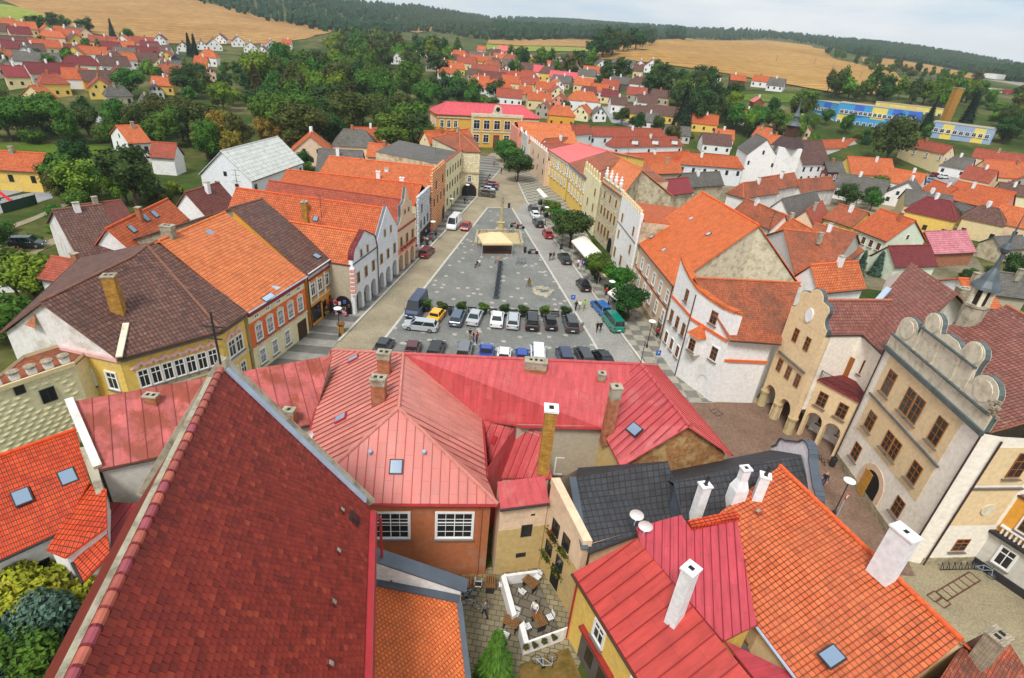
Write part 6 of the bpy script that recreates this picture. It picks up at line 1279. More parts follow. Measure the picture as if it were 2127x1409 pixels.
hs((1942,528),(2029,524),(1921,481),3,'pinkpan','brick',RGT,label='open shed under a flat pink metal roof among gardens',chim=0,name='shed'); hs((1960,411),(2080,439),(1990,375),5,'tile_orange2','rose',RGT,nwin=4,wins='plain'); hs((1912,393),(1960,411),(1940,373),5,'tile_orange2','pinkbeige',RGT,nwin=0)
hs((1650,567),(1748,578),(1612,513),6,'tile_old','white',RGT); hs((1650,520),(1740,545),(1690,472),5.5,'tile_old','lgrey',RGT); hs((2030,640),(2086,643),(1990,578),9,'tile_orange','white',RGT,smax=11); hs((1700,610),(1800,600),(1745,573),9,'tile_orange','white',RGT); hs((2060,612),(2140,622),(2075,560),6,'tile_grey','greige',RGT); hs((1898,420),(1960,428),(1902,402),3,'tile_old','tan',RGT,chim=0); hs((1960,428),(2010,452),(1950,412),3,'tile_grey','tan',RGT,chim=0)
hs((1870,300),(1962,321),(1878,266),6,'tile_red','cream','at the right edge',nwin=4); hs((2018,326),(2150,346),(2006,290),6,'tile_red','beige','at the right edge',nwin=5); hs((2050,366),(2150,374),(2044,331),4.5,'tile_orange','beige','at the right edge',nwin=3); hs((2070,400),(2150,412),(2090,374),4,'tile_brown','paleyellow','at the right edge'); hs((1700,310),(1790,306),(1706,284),4,'tile_orange2','white','near the blue school',nwin=3); hs((1610,270),(1690,262),(1612,248),4.5,'tile_orange2','white','near the blue school',nwin=2)
hs((1560,282),(1590,288),(1575,262),4,'tile_orange','white','near the dark wooden tower',nwin=1); hs((2080,520),(2140,516),(2085,498),3,'tile_grey','oldwall','at the right edge',chim=0); hs((1740,560),(1796,520),(1700,548),4,'tile_old','lgrey',RGT,chim=0)
# dormers for the hipped white building
# church with the dark wooden tower
b = Bld('town_church', 'white gabled chapel with a dark wooden tower and thin green spire', 'church'); zc_ = 10.0
a, c = p(1545,345,5.5), p(1610,352,5.5); d, L = quad_dir(a, c); n = V(-d.y, d.x, 0); n = n if n.y > 0 else -n
a_, c_ = V(a.x,a.y,9), V(c.x,c.y,9); m_ = (a_+c_)/2+V(0,0,5); bk = n*14
b.roof([[a_, m_, m_+bk, a_+bk], [c_, c_+bk, m_+bk, m_]], M['tile_grey'], gutter=None); b.walls([a_, m_, c_, c_+bk, m_+bk, a_+bk], M['white'], .2); b.win((b.Q[0], b.Q[2]), 'plain', 2, .6, 1.2, 6); b.win((b.Q[0], b.Q[2]), 'plain', 1, .6, 1.2, 9.5)
q = c_+d*2.6+n*3; mb = MB(); mb.box((q.x,q.y,6), (7,7,12.5), M['white'], math.atan2(d.y,d.x)); mb.build('tower', b.root)
mb = MB(); mb.lathe([(5.4,12.2),(3.0,15.2)], M['tile_dark'], n=4, c=(q.x,q.y,0)); mb.build('tower_roof', b.root)
mb = MB(); mb.lathe([(2.2,14.6),(2.0,18.4),(2.4,18.5)], M['wooddark'], n=4, c=(q.x,q.y,0)); mb.build('wooden_belfry', b.root)
mb = MB(); mb.lathe([(2.4,18.5),(1.2,19.6),(.9,19.7),(.9,21),(1.2,21.1),(.6,22.2),(.2,24),(.04,26.5)], M['copper'], n=8, c=(q.x,q.y,0)); mb.build('spire', b.root); b.done()
# blue and yellow school at the right
def block(name, label, a, c, top, hgt_, depth, wallm, cat, panels=(), wn=None, roofm='concrete'):
    """flat roofed block: its two visible top corners a, c as (px, py, depth along the axis)"""
    a, c = DP(*a), DP(*c); z = (a.z+c.z)/2; a.z = c.z = z; d, L = quad_dir(a, c); n = V(-d.y, d.x, 0); n = n if n.y > 0 else -n
    b = Bld(name, label, cat, z0=z-hgt_); loop = [a, c, c+n*depth, a+n*depth]; b.roof([loop], M[roofm], gutter=None); b.walls(loop, M[wallm], .1)
    for x0, x1, z0, z1, m in panels: b.panel(0, x0*L, x1*L, z-hgt_+z0, z-hgt_+z1, m, .05, 'painted_panel')
    if wn:
        for zz, k in wn: b.win(0, 'white', k, 1.5, 1.5, z-hgt_+zz, 2, 2, off=.06)
    b.done(); return b
block('blue_school', 'long flat roofed school painted sky blue with yellow and royal blue panels', (1743,217,262), (1920,229,246), 0, 11, 16, 'blue2', 'school', [(.02,.16,.3,6,'lemon'),(.2,.32,5.5,10.8,'royal'),(.42,.6,5.6,10.6,'lemon'),(.66,.78,5.6,10.8,'royal'),(.84,1,5.6,10.8,'royal')], [(6.6,16),(2.2,12)])
block('blue_school_wing', 'shorter end wing of the blue school with small windows at its left', (1697,206,276), (1742,217,262), 0, 11, 18, 'blue2', 'school', [(.05,.35,.3,5,'lemon'),(.4,.7,5.6,10.8,'royal'),(.7,1,.3,4,'lemon')], [(6.6,7),(2.4,7)])
block('yellow_school_wing', 'pale yellow upper wing behind the blue school', (1820,212,290), (1980,229,276), 0, 10, 12, 'lemon', 'school', [(.05,.2,6,9.5,'yellow'),(.4,.55,6,9.5,'yellow')], [(6.4,12)])
block('striped_school', 'low grey blue school block with yellow stripes at the right', (1938,255,240), (2072,267,228), 0, 7.5, 14, 'schoolblue', 'school', [(.18,.36,.3,7,'lemon'),(.68,.86,.3,7,'lemon')], [(3.6,9)])
b = Bld('brick_smokestack', 'square tan brick smokestack rising behind the striped school', 'chimney'); q = DP(1965,245,262); b.open(q); b.wl.prism([V(q.x-1.6,q.y-1.6,q.z-4), V(q.x+1.6,q.y-1.6,q.z-4), V(q.x+1.6,q.y+1.6,q.z-4), V(q.x-1.6,q.y+1.6,q.z-4)], V(0,0,0), V(.2,0,17), M['brickyellow']); b.wl.box((q.x+.2,q.y,q.z+13), (3.5,3.5,.4), M['concrete']); b.done()
for i, (a_, c_, h_, dp_, wm_, lb) in enumerate([((2030,158,620),(2160,180,560),11,40,'lgrey','long grey factory hall with flat roof near the forest'),((2045,150,640),(2072,155,630),16,20,'white','white factory block with a slim tower above the grey hall'),((1995,174,540),(2065,186,520),8,25,'paleyellow','cream flat roofed shed in front of the factory'),((2068,188,500),(2122,196,490),6,20,'white','small white office with flat roof beside the red lorry')]):
    block('factory_hall', lb, a_, c_, 0, h_, dp_, wm_, 'factory', wn=[(h_*.4, 8)] if i in (0, 3) else None)
# houses further off: (x, foot y, width, kind, roof, wall)
FAR = {'on the left hillside': [(47,75,60,'e','tile_orange','cream'),(42,104,60,'e','tile_brown','blue'),(112,97,48,'h','tile_orange','pinkbeige'),(103,114,52,'e','tile_orange2','cream'),(166,103,44,'g','tile_brown','yellow'),(216,103,50,'e','tile_red','cream'),(225,117,44,'e','tile_wine','lgrey'),(166,122,48,'e','tile_wine','lgrey'),(197,128,50,'e','tile_orange2','white'),(262,115,38,'e','tile_orange','white'),(300,103,44,'e','tile_red','pinkbeige'),(306,125,54,'e','tile_wine','yellow'),(333,93,26,'g','tile_wine','white'),(349,135,36,'g','tile_red','yellow'),(367,140,26,'g','slate','slate'),(258,143,58,'e','tile_orange','white'),(305,144,54,'e','tile_brown','grey'),(246,148,38,'h','tile_brown','cream'),(82,150,78,'e','tile_grey','white'),(22,160,45,'g','tile_grey','greige'),(176,161,66,'h','tile_wine','mint'),(122,177,88,'e','tile_wine','lgrey'),(50,184,52,'e','sheet_wine','cream'),(163,186,46,'e','tile_orange2','white'),(211,189,56,'e','tile_brown','ochre'),(340,197,42,'e','tile_orange','yellow'),(330,207,24,'g','tile_dark','lgrey'),(433,138,36,'h','tile_orange','white'),(418,150,26,'e','tile_orange2','yellow'),(440,170,26,'g','tile_wine','pinkbeige'),(10,82,26,'e','tile_brown','grey'),(28,63,22,'e','tile_orange','cream')],
 'in the row below the wheat field': [(381,108,28,'g','tile_brown','white'),(420,104,24,'g','tile_brown','white'),(447,106,36,'g','tile_brown','white'),(458,92,28,'g','tile_brown','white'),(497,98,30,'g','tile_brown','white'),(522,110,34,'g','tile_brown','white'),(545,118,26,'g','tile_brown','white'),(565,104,30,'g','tile_orange','white'),(596,103,20,'e','tile_orange2','white')],
 'beyond the wood': [(829,134,44,'g','roof_white','white'),(955,128,42,'e','tile_brown','cream'),(997,140,46,'e','tile_orange2','yellow'),(967,146,40,'e','tile_red','cream'),(1026,148,26,'h','tile_brown','white'),(1050,161,26,'g','tile_wine','white'),(1008,163,58,'e','tile_red','cream'),(895,149,24,'e','tile_brown','grey'),(925,149,38,'e','tile_orange','cream'),(998,112,18,'e','tile_orange','pink'),(1048,116,32,'e','sheet_pink','pink'),(1030,128,24,'e','tile_brown','grey'),(1025,178,60,'e','tile_brownred','cream'),(1062,190,44,'e','tile_orange2','cream'),(1060,174,40,'e','tile_red','white'),(985,168,30,'e','tile_brown','grey')],
 'in the quarter behind the school': [(1100,158,42,'e','tile_brown','cream'),(1124,165,36,'e','sheet_school','white'),(1160,158,40,'e','tile_dark','grey'),(1168,176,66,'e','sheet_school','greige'),(1162,186,42,'e','tile_grey','greige'),(1208,192,40,'e','tile_orange','cream'),(1100,192,40,'e','tile_red','cream'),(1132,200,40,'e','tile_orange2','cream'),(1160,196,30,'g','tile_orange','white'),(1088,210,28,'e','tile_orange2','greige'),(1125,220,34,'g','tile_orange','greige'),(1158,226,38,'g','tile_old','rose'),(1211,232,64,'h','tile_orange','white'),(1125,246,36,'g','tile_old','grey'),(1165,264,56,'h','tile_orange','ochre'),(1203,252,44,'g','tile_orange','paleyellow'),(1245,254,34,'g','tile_grey','white'),(1262,216,36,'e','tile_wine','cream'),(1284,236,36,'e','tile_brown','white'),(1318,252,42,'e','tile_brown','yellow'),(1320,212,42,'e','tile_red','grey'),(1367,220,40,'e','tile_brown','greige'),(1366,256,60,'e','tile_brown','yellow'),(1426,254,48,'e','tile_red','paleyellow'),(1440,240,56,'e','tile_brown','greige'),(1460,276,54,'e','tile_orange2','yellow'),(1240,205,40,'e','tile_orange2','white'),(1265,196,36,'e','tile_red','cream'),(1225,212,30,'e','tile_brownred','grey')],
 'below the big wheat field': [(1290,190,42,'e','tile_grey','woodgrey'),(1285,158,24,'e','tile_orange2','white'),(1250,150,36,'g','tile_grey','white'),(1293,148,56,'e','tile_grey','white'),(1352,152,38,'g','tile_wine','white'),(1328,148,28,'g','tile_wine','white'),(1323,164,22,'e','tile_brown','cream'),(1227,158,22,'g','tile_grey','lgrey'),(1160,138,24,'g','tile_wine','lgrey'),(1190,132,24,'e','tile_brown','grey'),(1436,178,18,'g','tile_orange','lemon'),(1485,172,28,'g','tile_orange2','white'),(1530,181,32,'e','tile_orange2','wine'),(1577,182,38,'e','tile_orange2','white'),(1606,190,34,'e','tile_grey','white'),(1572,233,24,'g','sheet_pink','wood'),(1345,270,24,'e','tile_grey','white'),(1405,298,54,'e','tile_grey','lgrey'),(1500,310,40,'e','tile_orange','white'),(1660,232,24,'e','tile_orange2','white'),(1866,432,84,'g','tile_grey','white')]}
def far_house(x, y, wpx, kind, roof, wall, place):
    q = T(x, y); dep = (q-CAMO).dot(ROT @ V(0, 0, -1)); w_ = min(max(wpx*dep/FPX, 6), 17); vd = V(q.x, q.y, 0).normalized(); rt = V(vd.y, -vd.x, 0); ang = random.uniform(-.3, .3)
    if kind == 'g': u, dpt, wid = rt, random.uniform(9, 12), w_*.85
    else: u, dpt, wid = rt, random.uniform(7.5, 9.5), w_
    u = Matrix.Rotation(ang, 3, 'Z') @ u; v = V(-u.y, u.x, 0); v = v if v.dot(vd) > 0 else -v; e = random.uniform(3.2, 4.2) if kind != 'h' else 4.8
    z = min(terr(q.x, q.y), terr(q.x+v.x*dpt, q.y+v.y*dpt))
    a, c = V(q.x, q.y, z+e)-u*wid/2, V(q.x, q.y, z+e)+u*wid/2
    if kind == 'g': A, B_, Ra = c, c+v*dpt, V(q.x, q.y, z+e+wid*.42); h = gb('house', '', A, B_, Ra, Ra+v*dpt, roof=roof, wall=wall, z0=z, gutter=None, close=False); fs = 'l'
    else:
        Ra = a+v*dpt/2+V(0, 0, dpt*.42); Rb = c+v*dpt/2+V(0, 0, dpt*.42); hp = kind == 'h'
        if hp: Ra += u*dpt*.35; Rb -= u*dpt*.35
        h = gb('house', '', a, c, Ra, Rb, hp, hp, roof, wall, z0=z, gutter=None, close=False); fs = 'f'
    if wall not in ('slate', 'woodgrey', 'wood'):
        Lf = h.frame_at(h.seg[fs])[3]; k = max(2, int(Lf/3)); h.win(fs, 'plain', k, .95, 1.25, z+1.2, 1.3, 1.3)
        if kind == 'g': h.win(fs, 'plain', 2, .8, 1.1, z+e+.1, Lf*.33, Lf*.33)
    mb = MB(); s_ = random.uniform(.3, .7); cc = Ra+(h.planes[0][0][2]-Ra)*0; cc = Ra*(1-s_)+(Ra+v*dpt if kind == 'g' else Rb)*s_; mb.box(cc+V(0, 0, .3), (.7, .7, 1.9), M[random.choice(['limewash', 'brick', 'limewash'])], ang); mb.build('chimney', h.root)
    h.done(); later(h.root, x, '%s house with %s roof' % (WW.get(wall, wall), RW.get(roof, roof)), place, 'house'); return h
for place, L_ in FAR.items():
    for r in L_: far_house(*r, place)
def fill_houses(poly, n, place, sp=13, seed=1):
    r_ = random.Random(seed); xs = [a[0] for a in poly]; ys = [a[1] for a in poly]; k = t_ = 0
    HP = [(o.location.x, o.location.y) for o in COL.objects if o.parent is None and o.type == 'EMPTY']
    while k < n and t_ < n*30:
        t_ += 1; x, y = r_.uniform(min(xs), max(xs)), r_.uniform(min(ys), max(ys))
        if not inside(poly, np.array([x]), np.array([y]))[0]: continue
        q = T(x, y)
        if any((q.x-a)**2+(q.y-c)**2 < sp*sp for a, c in HP): continue
        HP.append((q.x, q.y)); k += 1; dep = (q-CAMO).dot(ROT @ V(0, 0, -1))
        far_house(x, y, r_.uniform(9, 14)*FPX/dep, r_.choice('eegeh'), r_.choice(['tile_orange', 'tile_orange2', 'tile_red', 'tile_orange', 'tile_brown', 'tile_wine', 'tile_grey', 'tile_old']), r_.choice(['white', 'cream', 'paleyellow', 'pinkbeige', 'grey', 'white', 'yellow', 'peach']), place)
fill_houses([(0,66),(150,78),(330,112),(420,150),(340,215),(100,205),(0,190)], 30, 'in the old part of the hillside', seed=5)
fill_houses([(940,130),(1060,135),(1240,165),(1420,225),(1500,262),(1470,290),(1300,258),(1070,228),(930,180)], 34, 'in the lanes beyond the school', 12, seed=6)
fill_houses([(1500,250),(1690,270),(1700,300),(1600,330),(1480,320)], 8, 'in the lane behind the tower', 12, seed=7)
fill_houses([(1740,372),(1860,400),(2040,470),(2120,500),(2110,560),(1960,570),(1860,440),(1740,420)], 9, 'in the gardens on the right', 12, seed=8)
fill_houses([(1870,330),(2127,380),(2127,440),(2000,400)], 5, 'by the car park', 12, seed=9)
fill_houses([(560,345),(650,350),(800,300),(880,270),(890,300),(800,345)], 5, 'between the left row and the wood', 12, seed=11)
block('long_hall', 'long pale blue hall with a white roof edge at the far end of the wood', (851,108,470), (940,113,460), 0, 9, 14, 'bluewhite', 'hall', wn=[(4.5, 14)], roofm='roof_white')
# ================================================================== trees and shrubs
def leaves_on(blobs, n, size, seed, ground=None):
    r_ = np.random.default_rng(seed); w = np.array([b[3]*b[4]+b[3]*b[5]+b[4]*b[5] for b in blobs]); w /= w.sum(); C = np.array([b[:3] for b in blobs]); Rr = np.array([b[3:6] for b in blobs]); out = []
    while len(out) < n:
        k = r_.choice(len(blobs), p=w); d = r_.normal(size=3); d /= np.linalg.norm(d); f = r_.uniform(.78, 1.06) if r_.random() < .85 else r_.uniform(.5, .8); pt = C[k]+d*Rr[k]*f
        q = ((pt-C)/Rr); q = (q*q).sum(1); q[k] = 9
        if q.min() < .5: continue
        out.append((pt, d))
    V_, F_ = [], []
    for pt, d in out:
        nrm = d+r_.normal(size=3)*.55+np.array([0, 0, .25]); nrm /= np.linalg.norm(nrm); t = np.cross(nrm, r_.normal(size=3)); t /= np.linalg.norm(t); u = np.cross(nrm, t); s = size*r_.uniform(.6, 1.35); b = len(V_)
        V_ += [pt+t*s, pt+u*s*.6-t*s*.1, pt-t*s*.8, pt-u*s*.62+nrm*s*.2]; F_.append((b, b+1, b+2, b+3))
    return V_, F_
def crown_mesh(name, blobs, n, size, seed, core=.72):
    V_, F_ = leaves_on(blobs, n, size, seed)
    for cx, cy, cz, rx, ry, rz in blobs:       # inner twigs and shaded leaves
        b = len(V_); A, Bn = 7, 5
        for i in range(1, Bn):
            for j in range(A):
                th, ph = math.pi*i/Bn, 2*math.pi*j/A+i*.4; k = core*random.uniform(.78, 1.05); V_.append((cx+rx*k*math.sin(th)*math.cos(ph), cy+ry*k*math.sin(th)*math.sin(ph), cz+rz*k*math.cos(th)))
        for i in range(Bn-2):
            for j in range(A): F_.append((b+i*A+j, b+i*A+(j+1) % A, b+(i+1)*A+(j+1) % A, b+(i+1)*A+j))
        F_.append(tuple(b+j for j in range(A))); F_.append(tuple(b+(Bn-2)*A+j for j in range(A))[::-1])
    me = bpy.data.meshes.new(name); me.from_pydata([tuple(v) for v in V_], [], F_); me.materials.append(M['leaf_mid']); me.update(); return me
def trunk_mesh(h, r, limbs, name='trunk'):
    mb = MB(); mb.tube([(0, 0, -.05), (.01, 0, h*.5), (0, .01, h)], [r, r*.75, r*.5], M['bark'], n=7)
    for i in range(limbs): a = i*2.4; mb.tube([(0, 0, h*(.55+.1*(i % 3))), (math.cos(a)*.12, math.sin(a)*.12, h+.12), (math.cos(a)*.22, math.sin(a)*.22, h+.26)], [r*.5, r*.3, r*.12], M['bark'], n=5)
    return mb.mesh(name)
def spruce_mesh(name, tiers, n, seed, wid=.2):
    r_ = np.random.default_rng(seed); V_, F_ = [], []
    for i in range(n):
        z = .06+.94*(r_.random()**1.25); tr = math.floor(z*tiers)/tiers; ph = (z-tr)*tiers; rad = wid*(1-z)**.85*(1.05-.45*ph)+.006; a = r_.random()*6.283; rr = rad*r_.uniform(.55, 1.08); pt = np.array([math.cos(a)*rr, math.sin(a)*rr, z-.04*rr/wid])
        d = np.array([math.cos(a), math.sin(a), -.45]); t = np.cross(d, [0, 0, 1]); s = .022*r_.uniform(.7, 1.4); b = len(V_); V_ += [pt+d*s*1.6, pt+t*s*.7, pt-d*s, pt-t*s*.7+np.array([0, 0, s*.4])]; F_.append((b, b+1, b+2, b+3))
    b = len(V_); A = 8
    for k, (zz, rr) in enumerate([(.07, wid*.75), (.4, wid*.5), (.75, wid*.2), (.99, .004)]):
        for j in range(A): V_.append((math.cos(j*6.283/A)*rr*random.uniform(.8, 1.1), math.sin(j*6.283/A)*rr, zz))
    for k in range(3):
        for j in range(A): F_.append((b+k*A+j, b+k*A+(j+1) % A, b+(k+1)*A+(j+1) % A, b+(k+1)*A+j))
    me = bpy.data.meshes.new(name); me.from_pydata([tuple(v) for v in V_], [], F_); me.materials.append(M['leaf_spruce']); me.update(); return me
def lobes(n, cz, R, Rz, seed, sp=.75, lr=.5):
    r_ = random.Random(seed); B = [(0, 0, cz, R*.72, R*.72, Rz*.8)]
    for i in range(n):
        a = i*2.39996+r_.random()*.5; t = r_.uniform(-.65, .95); k = math.sqrt(max(0, 1-t*t)); s = r_.uniform(lr*.8, lr*1.15); B.append((math.cos(a)*R*sp*k, math.sin(a)*R*sp*k, cz+t*Rz*.72, R*s, R*s, Rz*s*.85))
    return B
CR = {'round': [crown_mesh('crown', lobes(11, .58, .36, .40, s), 1500, .030, s) for s in (1, 2, 3)], 'tall': [crown_mesh('crown', lobes(13, .56, .22, .43, s, .8, .5), 1400, .026, s) for s in (4, 5)], 'bush': [crown_mesh('crown', lobes(8, .42, .55, .46, s, .7, .5), 1100, .045, s) for s in (6, 7)],
      'far': [crown_mesh('crown', lobes(8, .55, .38, .42, s), 420, .055, s) for s in (8, 9)], 'fartall': [crown_mesh('crown', lobes(9, .56, .2, .43, s, .8, .5), 420, .045, s) for s in (10, 11)], 'ball': [crown_mesh('crown', lobes(9, .68, .42, .30, 12, .62, .5), 2600, .028, 12)]}
SP = [spruce_mesh('crown', 13, 1500, 1), spruce_mesh('crown', 11, 1400, 2, .24), spruce_mesh('crown', 9, 420, 3, .2)]
TK = {k: trunk_mesh(h, r, l) for k, (h, r, l) in dict(round=(.35, .035, 4), tall=(.3, .028, 3), bush=(.1, .03, 2), far=(.3, .035, 0), fartall=(.3, .025, 0), ball=(.45, .03, 4), spruce=(.2, .02, 0)).items()}
NTREE = 0; TPOS = []
CW = dict(leaf_mid='green', leaf_dark='dark green', leaf_olive='olive', leaf_bright='bright green', leaf_rust='rusty brown', leaf_spruce='dark', leaf_blue='blue green', leaf_autumn='yellowing', vine='yellow green')
KW = dict(round='spreading tree', tall='slender tall tree', bush='bush', far='round tree', fartall='slender tree', spruce='spruce', ball='clipped tree')
def tree(q, h, kind, mat, place, wid=1.0, label=None, group=None, name=None, cat=None):
    global NTREE; NTREE += 1
    nm = name or {'bush': 'bush', 'spruce': 'spruce_tree'}.get(kind, 'leafy_tree'); t = thing(nm, label, cat or ('bush' if kind == 'bush' else 'tree'), q, random.random()*6, group); t.scale = (h*wid, h*wid, h)
    c = inst('crown', random.choice(SP[:2] if kind == 'spruce' and q.y < 400 else SP[2:]) if kind == 'spruce' else random.choice(CR[kind]), t)
    c.material_slots[0].link = 'OBJECT'; c.material_slots[0].material = M[mat]; inst('trunk', TK[kind], t); TPOS.append((q.x, q.y))
    if label is None: later(t, proj(q)[0], '%s %s' % (CW[mat], KW[kind]), place, 'tree')
    return t
def ht(q, ytop, xtop=None):
    """height of an upright thing at q whose top is seen at image row ytop"""
    lo, hi = .3, 60
    for _ in range(30):
        m_ = (lo+hi)/2; y = proj(q+V(0, 0, m_))[1]
        if y > ytop: lo = m_
        else: hi = m_
    return lo
HOUSES = [(o.location.x, o.location.y) for o in COL.objects if o.parent is None and o.type == 'EMPTY']
def scatter(poly, n, hr, kinds, mats, place, sp=6, hsp=8.5, wid=(.85, 1.2), seed=1, flat0=False):
    r_ = random.Random(seed); xs = [a[0] for a in poly]; ys = [a[1] for a in poly]; k = 0; tries = 0; mine = []
    while k < n and tries < n*40:
        tries += 1; x, y = r_.uniform(min(xs), max(xs)), r_.uniform(min(ys), max(ys))
        if not inside(poly, np.array([x]), np.array([y]))[0]: continue
        q = p(x, y, 0) if flat0 else T(x, y)
        if any((q.x-a)**2+(q.y-c)**2 < sp*sp for a, c in mine) or any((q.x-a)**2+(q.y-c)**2 < hsp*hsp for a, c in HOUSES): continue
        mine.append((q.x, q.y)); kd = r_.choice(kinds); h = r_.uniform(*hr)*(.45 if kd == 'bush' else 1.0); tree(q, h, kd, (r_.choice(['leaf_spruce', 'leaf_spruce', 'leaf_blue']) if kd == 'spruce' else r_.choice(mats)), place, r_.uniform(*wid)); k += 1
MX = ['leaf_mid', 'leaf_mid', 'leaf_dark', 'leaf_dark', 'leaf_olive', 'leaf_bright']
scatter([(535,175),(620,150),(760,165),(900,215),(890,245),(700,245),(540,235)], 36, (14, 21), ['round', 'tall', 'tall', 'round'], ['leaf_mid', 'leaf_dark', 'leaf_mid', 'leaf_olive', 'leaf_bright', 'leaf_mid'], 'at the back of the wood', 6.5, seed=2)
scatter([(540,245),(700,245),(890,262),(895,325),(790,330),(650,345),(560,330)], 30, (11, 16), ['round', 'round', 'tall'], ['leaf_olive', 'leaf_dark', 'leaf_mid', 'leaf_mid', 'leaf_dark'], 'at the front of the wood', 6.5, 9, seed=3)
scatter([(690,95),(830,100),(980,130),(985,150),(900,160),(760,140),(690,120)], 48, (13, 19), ['far', 'far', 'far', 'fartall'], MX, 'between the wood and the forest', 9, seed=4)
scatter([(890,195),(1060,185),(1060,222),(905,230)], 16, (8, 13), ['far', 'far', 'bush'], MX, 'just behind the yellow school', 6, seed=5)
scatter([(0,95),(180,100),(330,130),(520,150),(530,230),(400,225),(300,165),(120,165),(0,150)], 44, (5, 10), ['far', 'far', 'bush', 'far', 'fartall'], MX, 'among the hillside houses', 5, 8, seed=6)
scatter([(0,262),(130,262),(240,275),(380,275),(400,310),(230,306),(60,304),(0,298)], 32, (8, 12), ['round', 'tall', 'bush', 'round'], ['leaf_mid', 'leaf_dark', 'leaf_olive', 'leaf_mid', 'leaf_mid'], 'below the road by the park', 5.5, 7, seed=7)
scatter([(400,300),(470,285),(560,300),(640,335),(560,345),(420,340)], 12, (8, 12), ['round', 'round', 'bush'], ['leaf_olive', 'leaf_mid', 'leaf_autumn'], 'behind the white barn', 5, 8, seed=8)
scatter([(40,60),(150,55),(180,62),(240,85),(120,80),(40,80)], 12, (8, 13), ['far', 'far', 'bush'], ['leaf_dark', 'leaf_mid'], 'along the meadow edge', 7, seed=9)
scatter([(1060,130),(1240,140),(1230,175),(1130,160),(1060,175)], 34, (8, 14), ['far', 'fartall', 'bush'], MX, 'in the gardens below the far meadow', 6, 8, seed=10)
scatter([(1235,160),(1380,160),(1500,185),(1520,240),(1440,235),(1330,200),(1240,190)], 32, (9, 15), ['far', 'far', 'far', 'bush'], ['leaf_dark', 'leaf_mid', 'leaf_dark'], 'in the gardens below the big field', 6, 8, seed=11)
scatter([(1160,210),(1300,240),(1450,290),(1400,310),(1280,262),(1160,240)], 12, (6, 9), ['round', 'bush'], MX, 'between the quarter houses', 6, 8, seed=12)
scatter([(1500,245),(1560,238),(1690,262),(1690,300),(1600,310),(1500,290)], 24, (9, 14), ['round', 'round', 'tall', 'bush'], MX, 'around the street behind the tower', 6, 8, seed=13)
scatter([(1690,255),(1800,275),(1930,290),(1900,310),(1780,300)], 12, (6, 10), ['round', 'bush', 'tall'], MX, 'in front of the blue school', 6, 9, seed=14)
scatter([(1720,190),(1860,205),(1990,215),(1985,238),(1860,222),(1700,210)], 24, (11, 16), ['far', 'far', 'fartall'], MX, 'behind the blue school', 7, 9, seed=15)
scatter([(1980,210),(2127,220),(2127,300),(2075,300),(2060,245)], 24, (9, 14), ['round', 'round', 'bush'], MX, 'between the schools and the factory', 6, 9, seed=16)
scatter([(1700,108),(1760,122),(1830,140),(1960,160),(2030,172),(2030,180),(1880,165),(1760,140)], 26, (9, 15), ['far', 'fartall', 'far'], ['leaf_dark', 'leaf_mid', 'leaf_olive'], 'in the tree belt across the fields', 8, seed=17)
scatter([(1228,122),(1262,112),(1300,100),(1356,92),(1362,97),(1290,110),(1250,126)], 22, (17, 22), ['fartall', 'far'], ['leaf_olive', 'leaf_dark', 'leaf_dark', 'leaf_rust'], 'in the grove on the big field', 6, seed=18)
scatter([(1930,470),(2010,440),(2040,470),(2030,500),(1950,480)], 7, (4, 6), ['round', 'bush'], ['leaf_dark', 'leaf_mid'], 'beside the pink house', 4, 6, seed=19, flat0=True)
scatter([(1960,590),(2060,560),(2127,540),(2127,580),(2000,605)], 9, (4, 6), ['bush', 'round'], ['leaf_dark', 'leaf_mid'], 'beside the pink metal shed', 4, 7, seed=20, flat0=True)
scatter([(1740,430),(1800,400),(1830,410),(1810,440),(1760,445)], 5, (6, 8), ['round'], ['leaf_dark', 'leaf_mid'], 'in the yard near the orange house', 4, 5, seed=21, flat0=True)
scatter([(30,620),(140,600),(190,570),(130,660),(20,690)], 8, (6, 8), ['bush', 'round'], ['leaf_mid', 'leaf_bright'], 'beside the white gable wall', 3.5, 6, seed=22, flat0=True)
scatter([(170,430),(240,400),(390,400),(380,425),(250,435)], 7, (6, 9), ['round', 'bush'], ['leaf_mid', 'leaf_olive', 'leaf_bright'], 'along the lane by the playground', 5, 6, seed=23, flat0=True)
